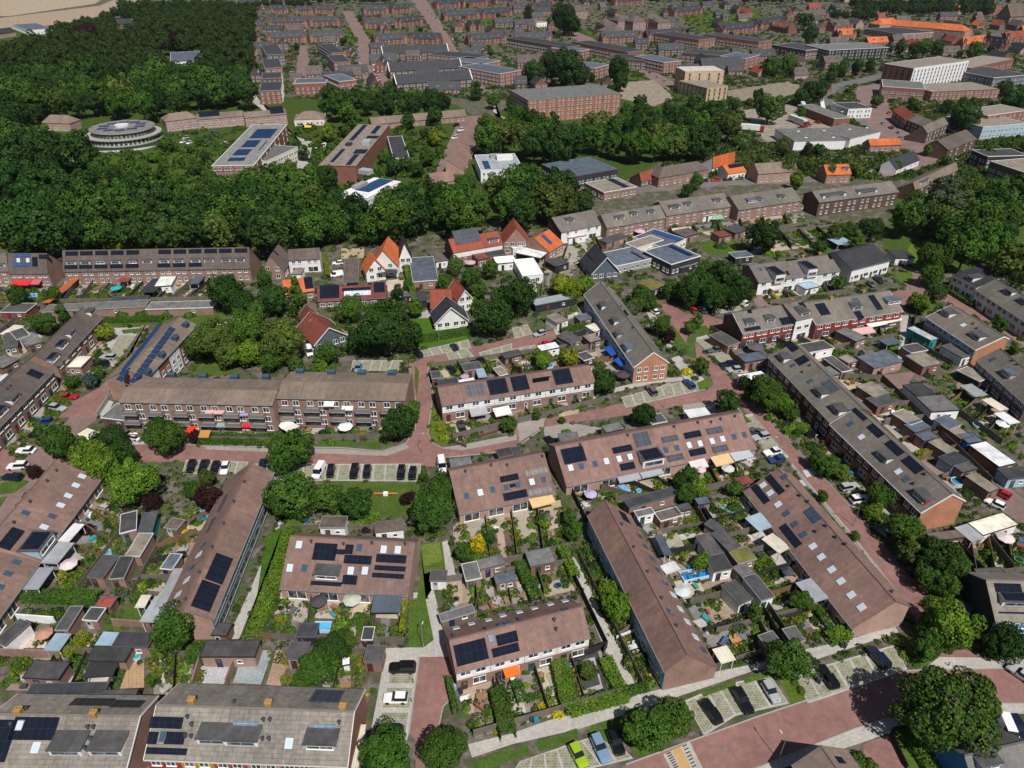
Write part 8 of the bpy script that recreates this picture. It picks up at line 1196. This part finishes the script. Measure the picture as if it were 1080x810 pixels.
# orange play bench on the green by the parking strip
pb = root('play_bench', G(407, 522, 0)); auto(pb, 'long orange play bench with a white centre', 'bench', None, pb.location)
b = MB(); b.box(-2.6, -.25, .4, -.5, .25, .5); b.box(.5, -.25, .4, 2.6, .25, .5); build(b, 'seat', 'paint', pb, col=(.5, .16, .05)); b = MB(); b.box(-.5, -.4, 0, .5, .4, .7); build(b, 'centre_block', 'white', pb)
for x in (-2.4, 2.3): b = MB(); b.box(x, -.2, 0, x + .12, .2, .4); build(b, 'leg', 'metal', pb)
def bins(x, y, col, what):
    p = G(x, y, .5); r = root('wheelie_bin', (p.x, p.y, 0), rnd.random()); b = MB(); b.prism([(-.28, -.3), (.28, -.3), (.28, .3), (-.28, .3)], .05, 1.0); build(b, 'body', 'paint', r, col=col); b = MB(); b.box(-.31, -.36, 1.0, .31, .34, 1.08); build(b, 'lid', 'paint', r, col=col); b = MB(); b.box(-.3, .24, 0, .3, .36, .2); build(b, 'wheel', 'tyre', r); auto(r, what + ' wheelie bin', 'bin', 'wheelie bins', p)
for b_ in [(479, 725, (.25, .4, .5), 'pale blue'), (486, 729, (.03, .03, .035), 'black'), (861, 714, (.05, .06, .07), 'dark'), (864, 718, (.05, .05, .06), 'dark'), (888, 680, (.05, .07, .05), 'dark green'), (891, 681, (.05, .06, .08), 'dark'), (560, 758, (.03, .05, .07), 'black'), (565, 760, (.02, .2, .3), 'blue lidded'), (283, 492, (.02, .35, .33), 'turquoise'), (286, 497, (.02, .35, .33), 'turquoise'), (860, 460, (.5, .5, .48), 'white'), (868, 467, (.06, .06, .07), 'dark')]: bins(*b_)
for (x, y) in [(661, 705), (642, 671), (617, 630), (819, 742), (740, 776), (852, 722), (913, 715), (957, 703), (1000, 702), (936, 755), (436, 720), (434, 740)]:
    p = G(x, y, 0); r = root('bollard', p); b = MB(); b.cyl(0, 0, 0, .9, .09, 8); build(b, 'post', 'paint', r, col=(.05, .05, .055)); b = MB(); b.cyl(0, 0, .72, .8, .095, 8); build(b, 'reflective_band', 'white', r); auto(r, 'short black bollard', 'bollard', 'bollards along the pavements', p)
for (x, y) in [(795, 745), (870, 725), (905, 745), (765, 790), (1030, 722), (455, 735), (449, 478), (443, 450), (446, 410), (500, 475), (600, 443), (690, 425), (755, 410), (800, 440), (828, 470), (862, 510), (905, 560), (930, 595), (728, 370), (705, 335), (380, 483), (300, 480), (170, 478), (90, 435), (45, 475), (500, 372), (560, 358), (942, 420), (985, 462), (1020, 325)]:
    p = G(x, y, 0); b = MB(); b.cyl(0, 0, .05, .075, .34, 14); b.cyl(0, 0, .075, .08, .2, 10); o = build(b, 'manhole_cover', 'railing', None, loc=(p.x, p.y, 0), col=(.1, .1, .1)); auto(o, 'round dark manhole cover', 'manhole cover', 'manhole covers in the streets', p)
finish_labels()
# ================================================================= CAMERA, SKY, SUN
cam = bpy.data.cameras.new('camera'); co = bpy.data.objects.new('camera', cam); COL.objects.link(co); SC.camera = co
cam.sensor_fit = 'HORIZONTAL'; cam.sensor_width = 36; cam.lens = 36 * FPX / 1080; cam.clip_start = 1; cam.clip_end = 20000
co.location = CAMP; co.rotation_euler = (math.pi / 2 - PIT, 0, 0)
AZ, EL = math.radians(-66), math.radians(53)
sd = Vector((math.cos(AZ) * math.cos(EL), math.sin(AZ) * math.cos(EL), math.sin(EL)))
sl = bpy.data.lights.new('sun', 'SUN'); sl.energy = 4.8; sl.angle = math.radians(.53); sl.color = (1, .96, .91); so = bpy.data.objects.new('sun', sl); COL.objects.link(so); so.rotation_euler = sd.to_track_quat('Z', 'Y').to_euler(); so.location = (0, 0, 300)
w = bpy.data.worlds.new('World'); SC.world = w; w.use_nodes = True; nt = w.node_tree; bg = nt.nodes['Background']
sk = nt.nodes.new('ShaderNodeTexSky'); sk.sky_type = 'NISHITA'; sk.sun_disc = False; sk.sun_elevation = EL; sk.sun_rotation = math.pi / 2 - AZ; nt.links.new(sk.outputs[0], bg.inputs[0]); bg.inputs[1].default_value = .05
vs = SC.view_settings; vs.view_transform = 'Standard'; vs.look = 'None'; vs.exposure = .08; vs.gamma = 1; vs.use_curve_mapping = False
SC.cycles.max_bounces = 5; SC.cycles.diffuse_bounces = 2; SC.cycles.glossy_bounces = 2; SC.cycles.transmission_bounces = 2; SC.cycles.use_denoising = True
hz = MB(); hz.box(-1500, -60, -1, 1500, 2400, 112); o = build(hz, 'haze', 'paint', kind='stuff'); o.data.materials.clear()
m = bpy.data.materials.new('haze'); m.use_nodes = True; nt = m.node_tree; nt.nodes.clear(); out = nt.nodes.new('ShaderNodeOutputMaterial'); v = nt.nodes.new('ShaderNodeVolumePrincipled'); v.inputs['Color'].default_value = (.82, .88, 1, 1); v.inputs['Density'].default_value = .000032; v.inputs['Anisotropy'].default_value = .3; nt.links.new(v.outputs[0], out.inputs['Volume']); o.data.materials.append(m)
tag(o, 'thin pale summer haze over the whole town', 'haze')
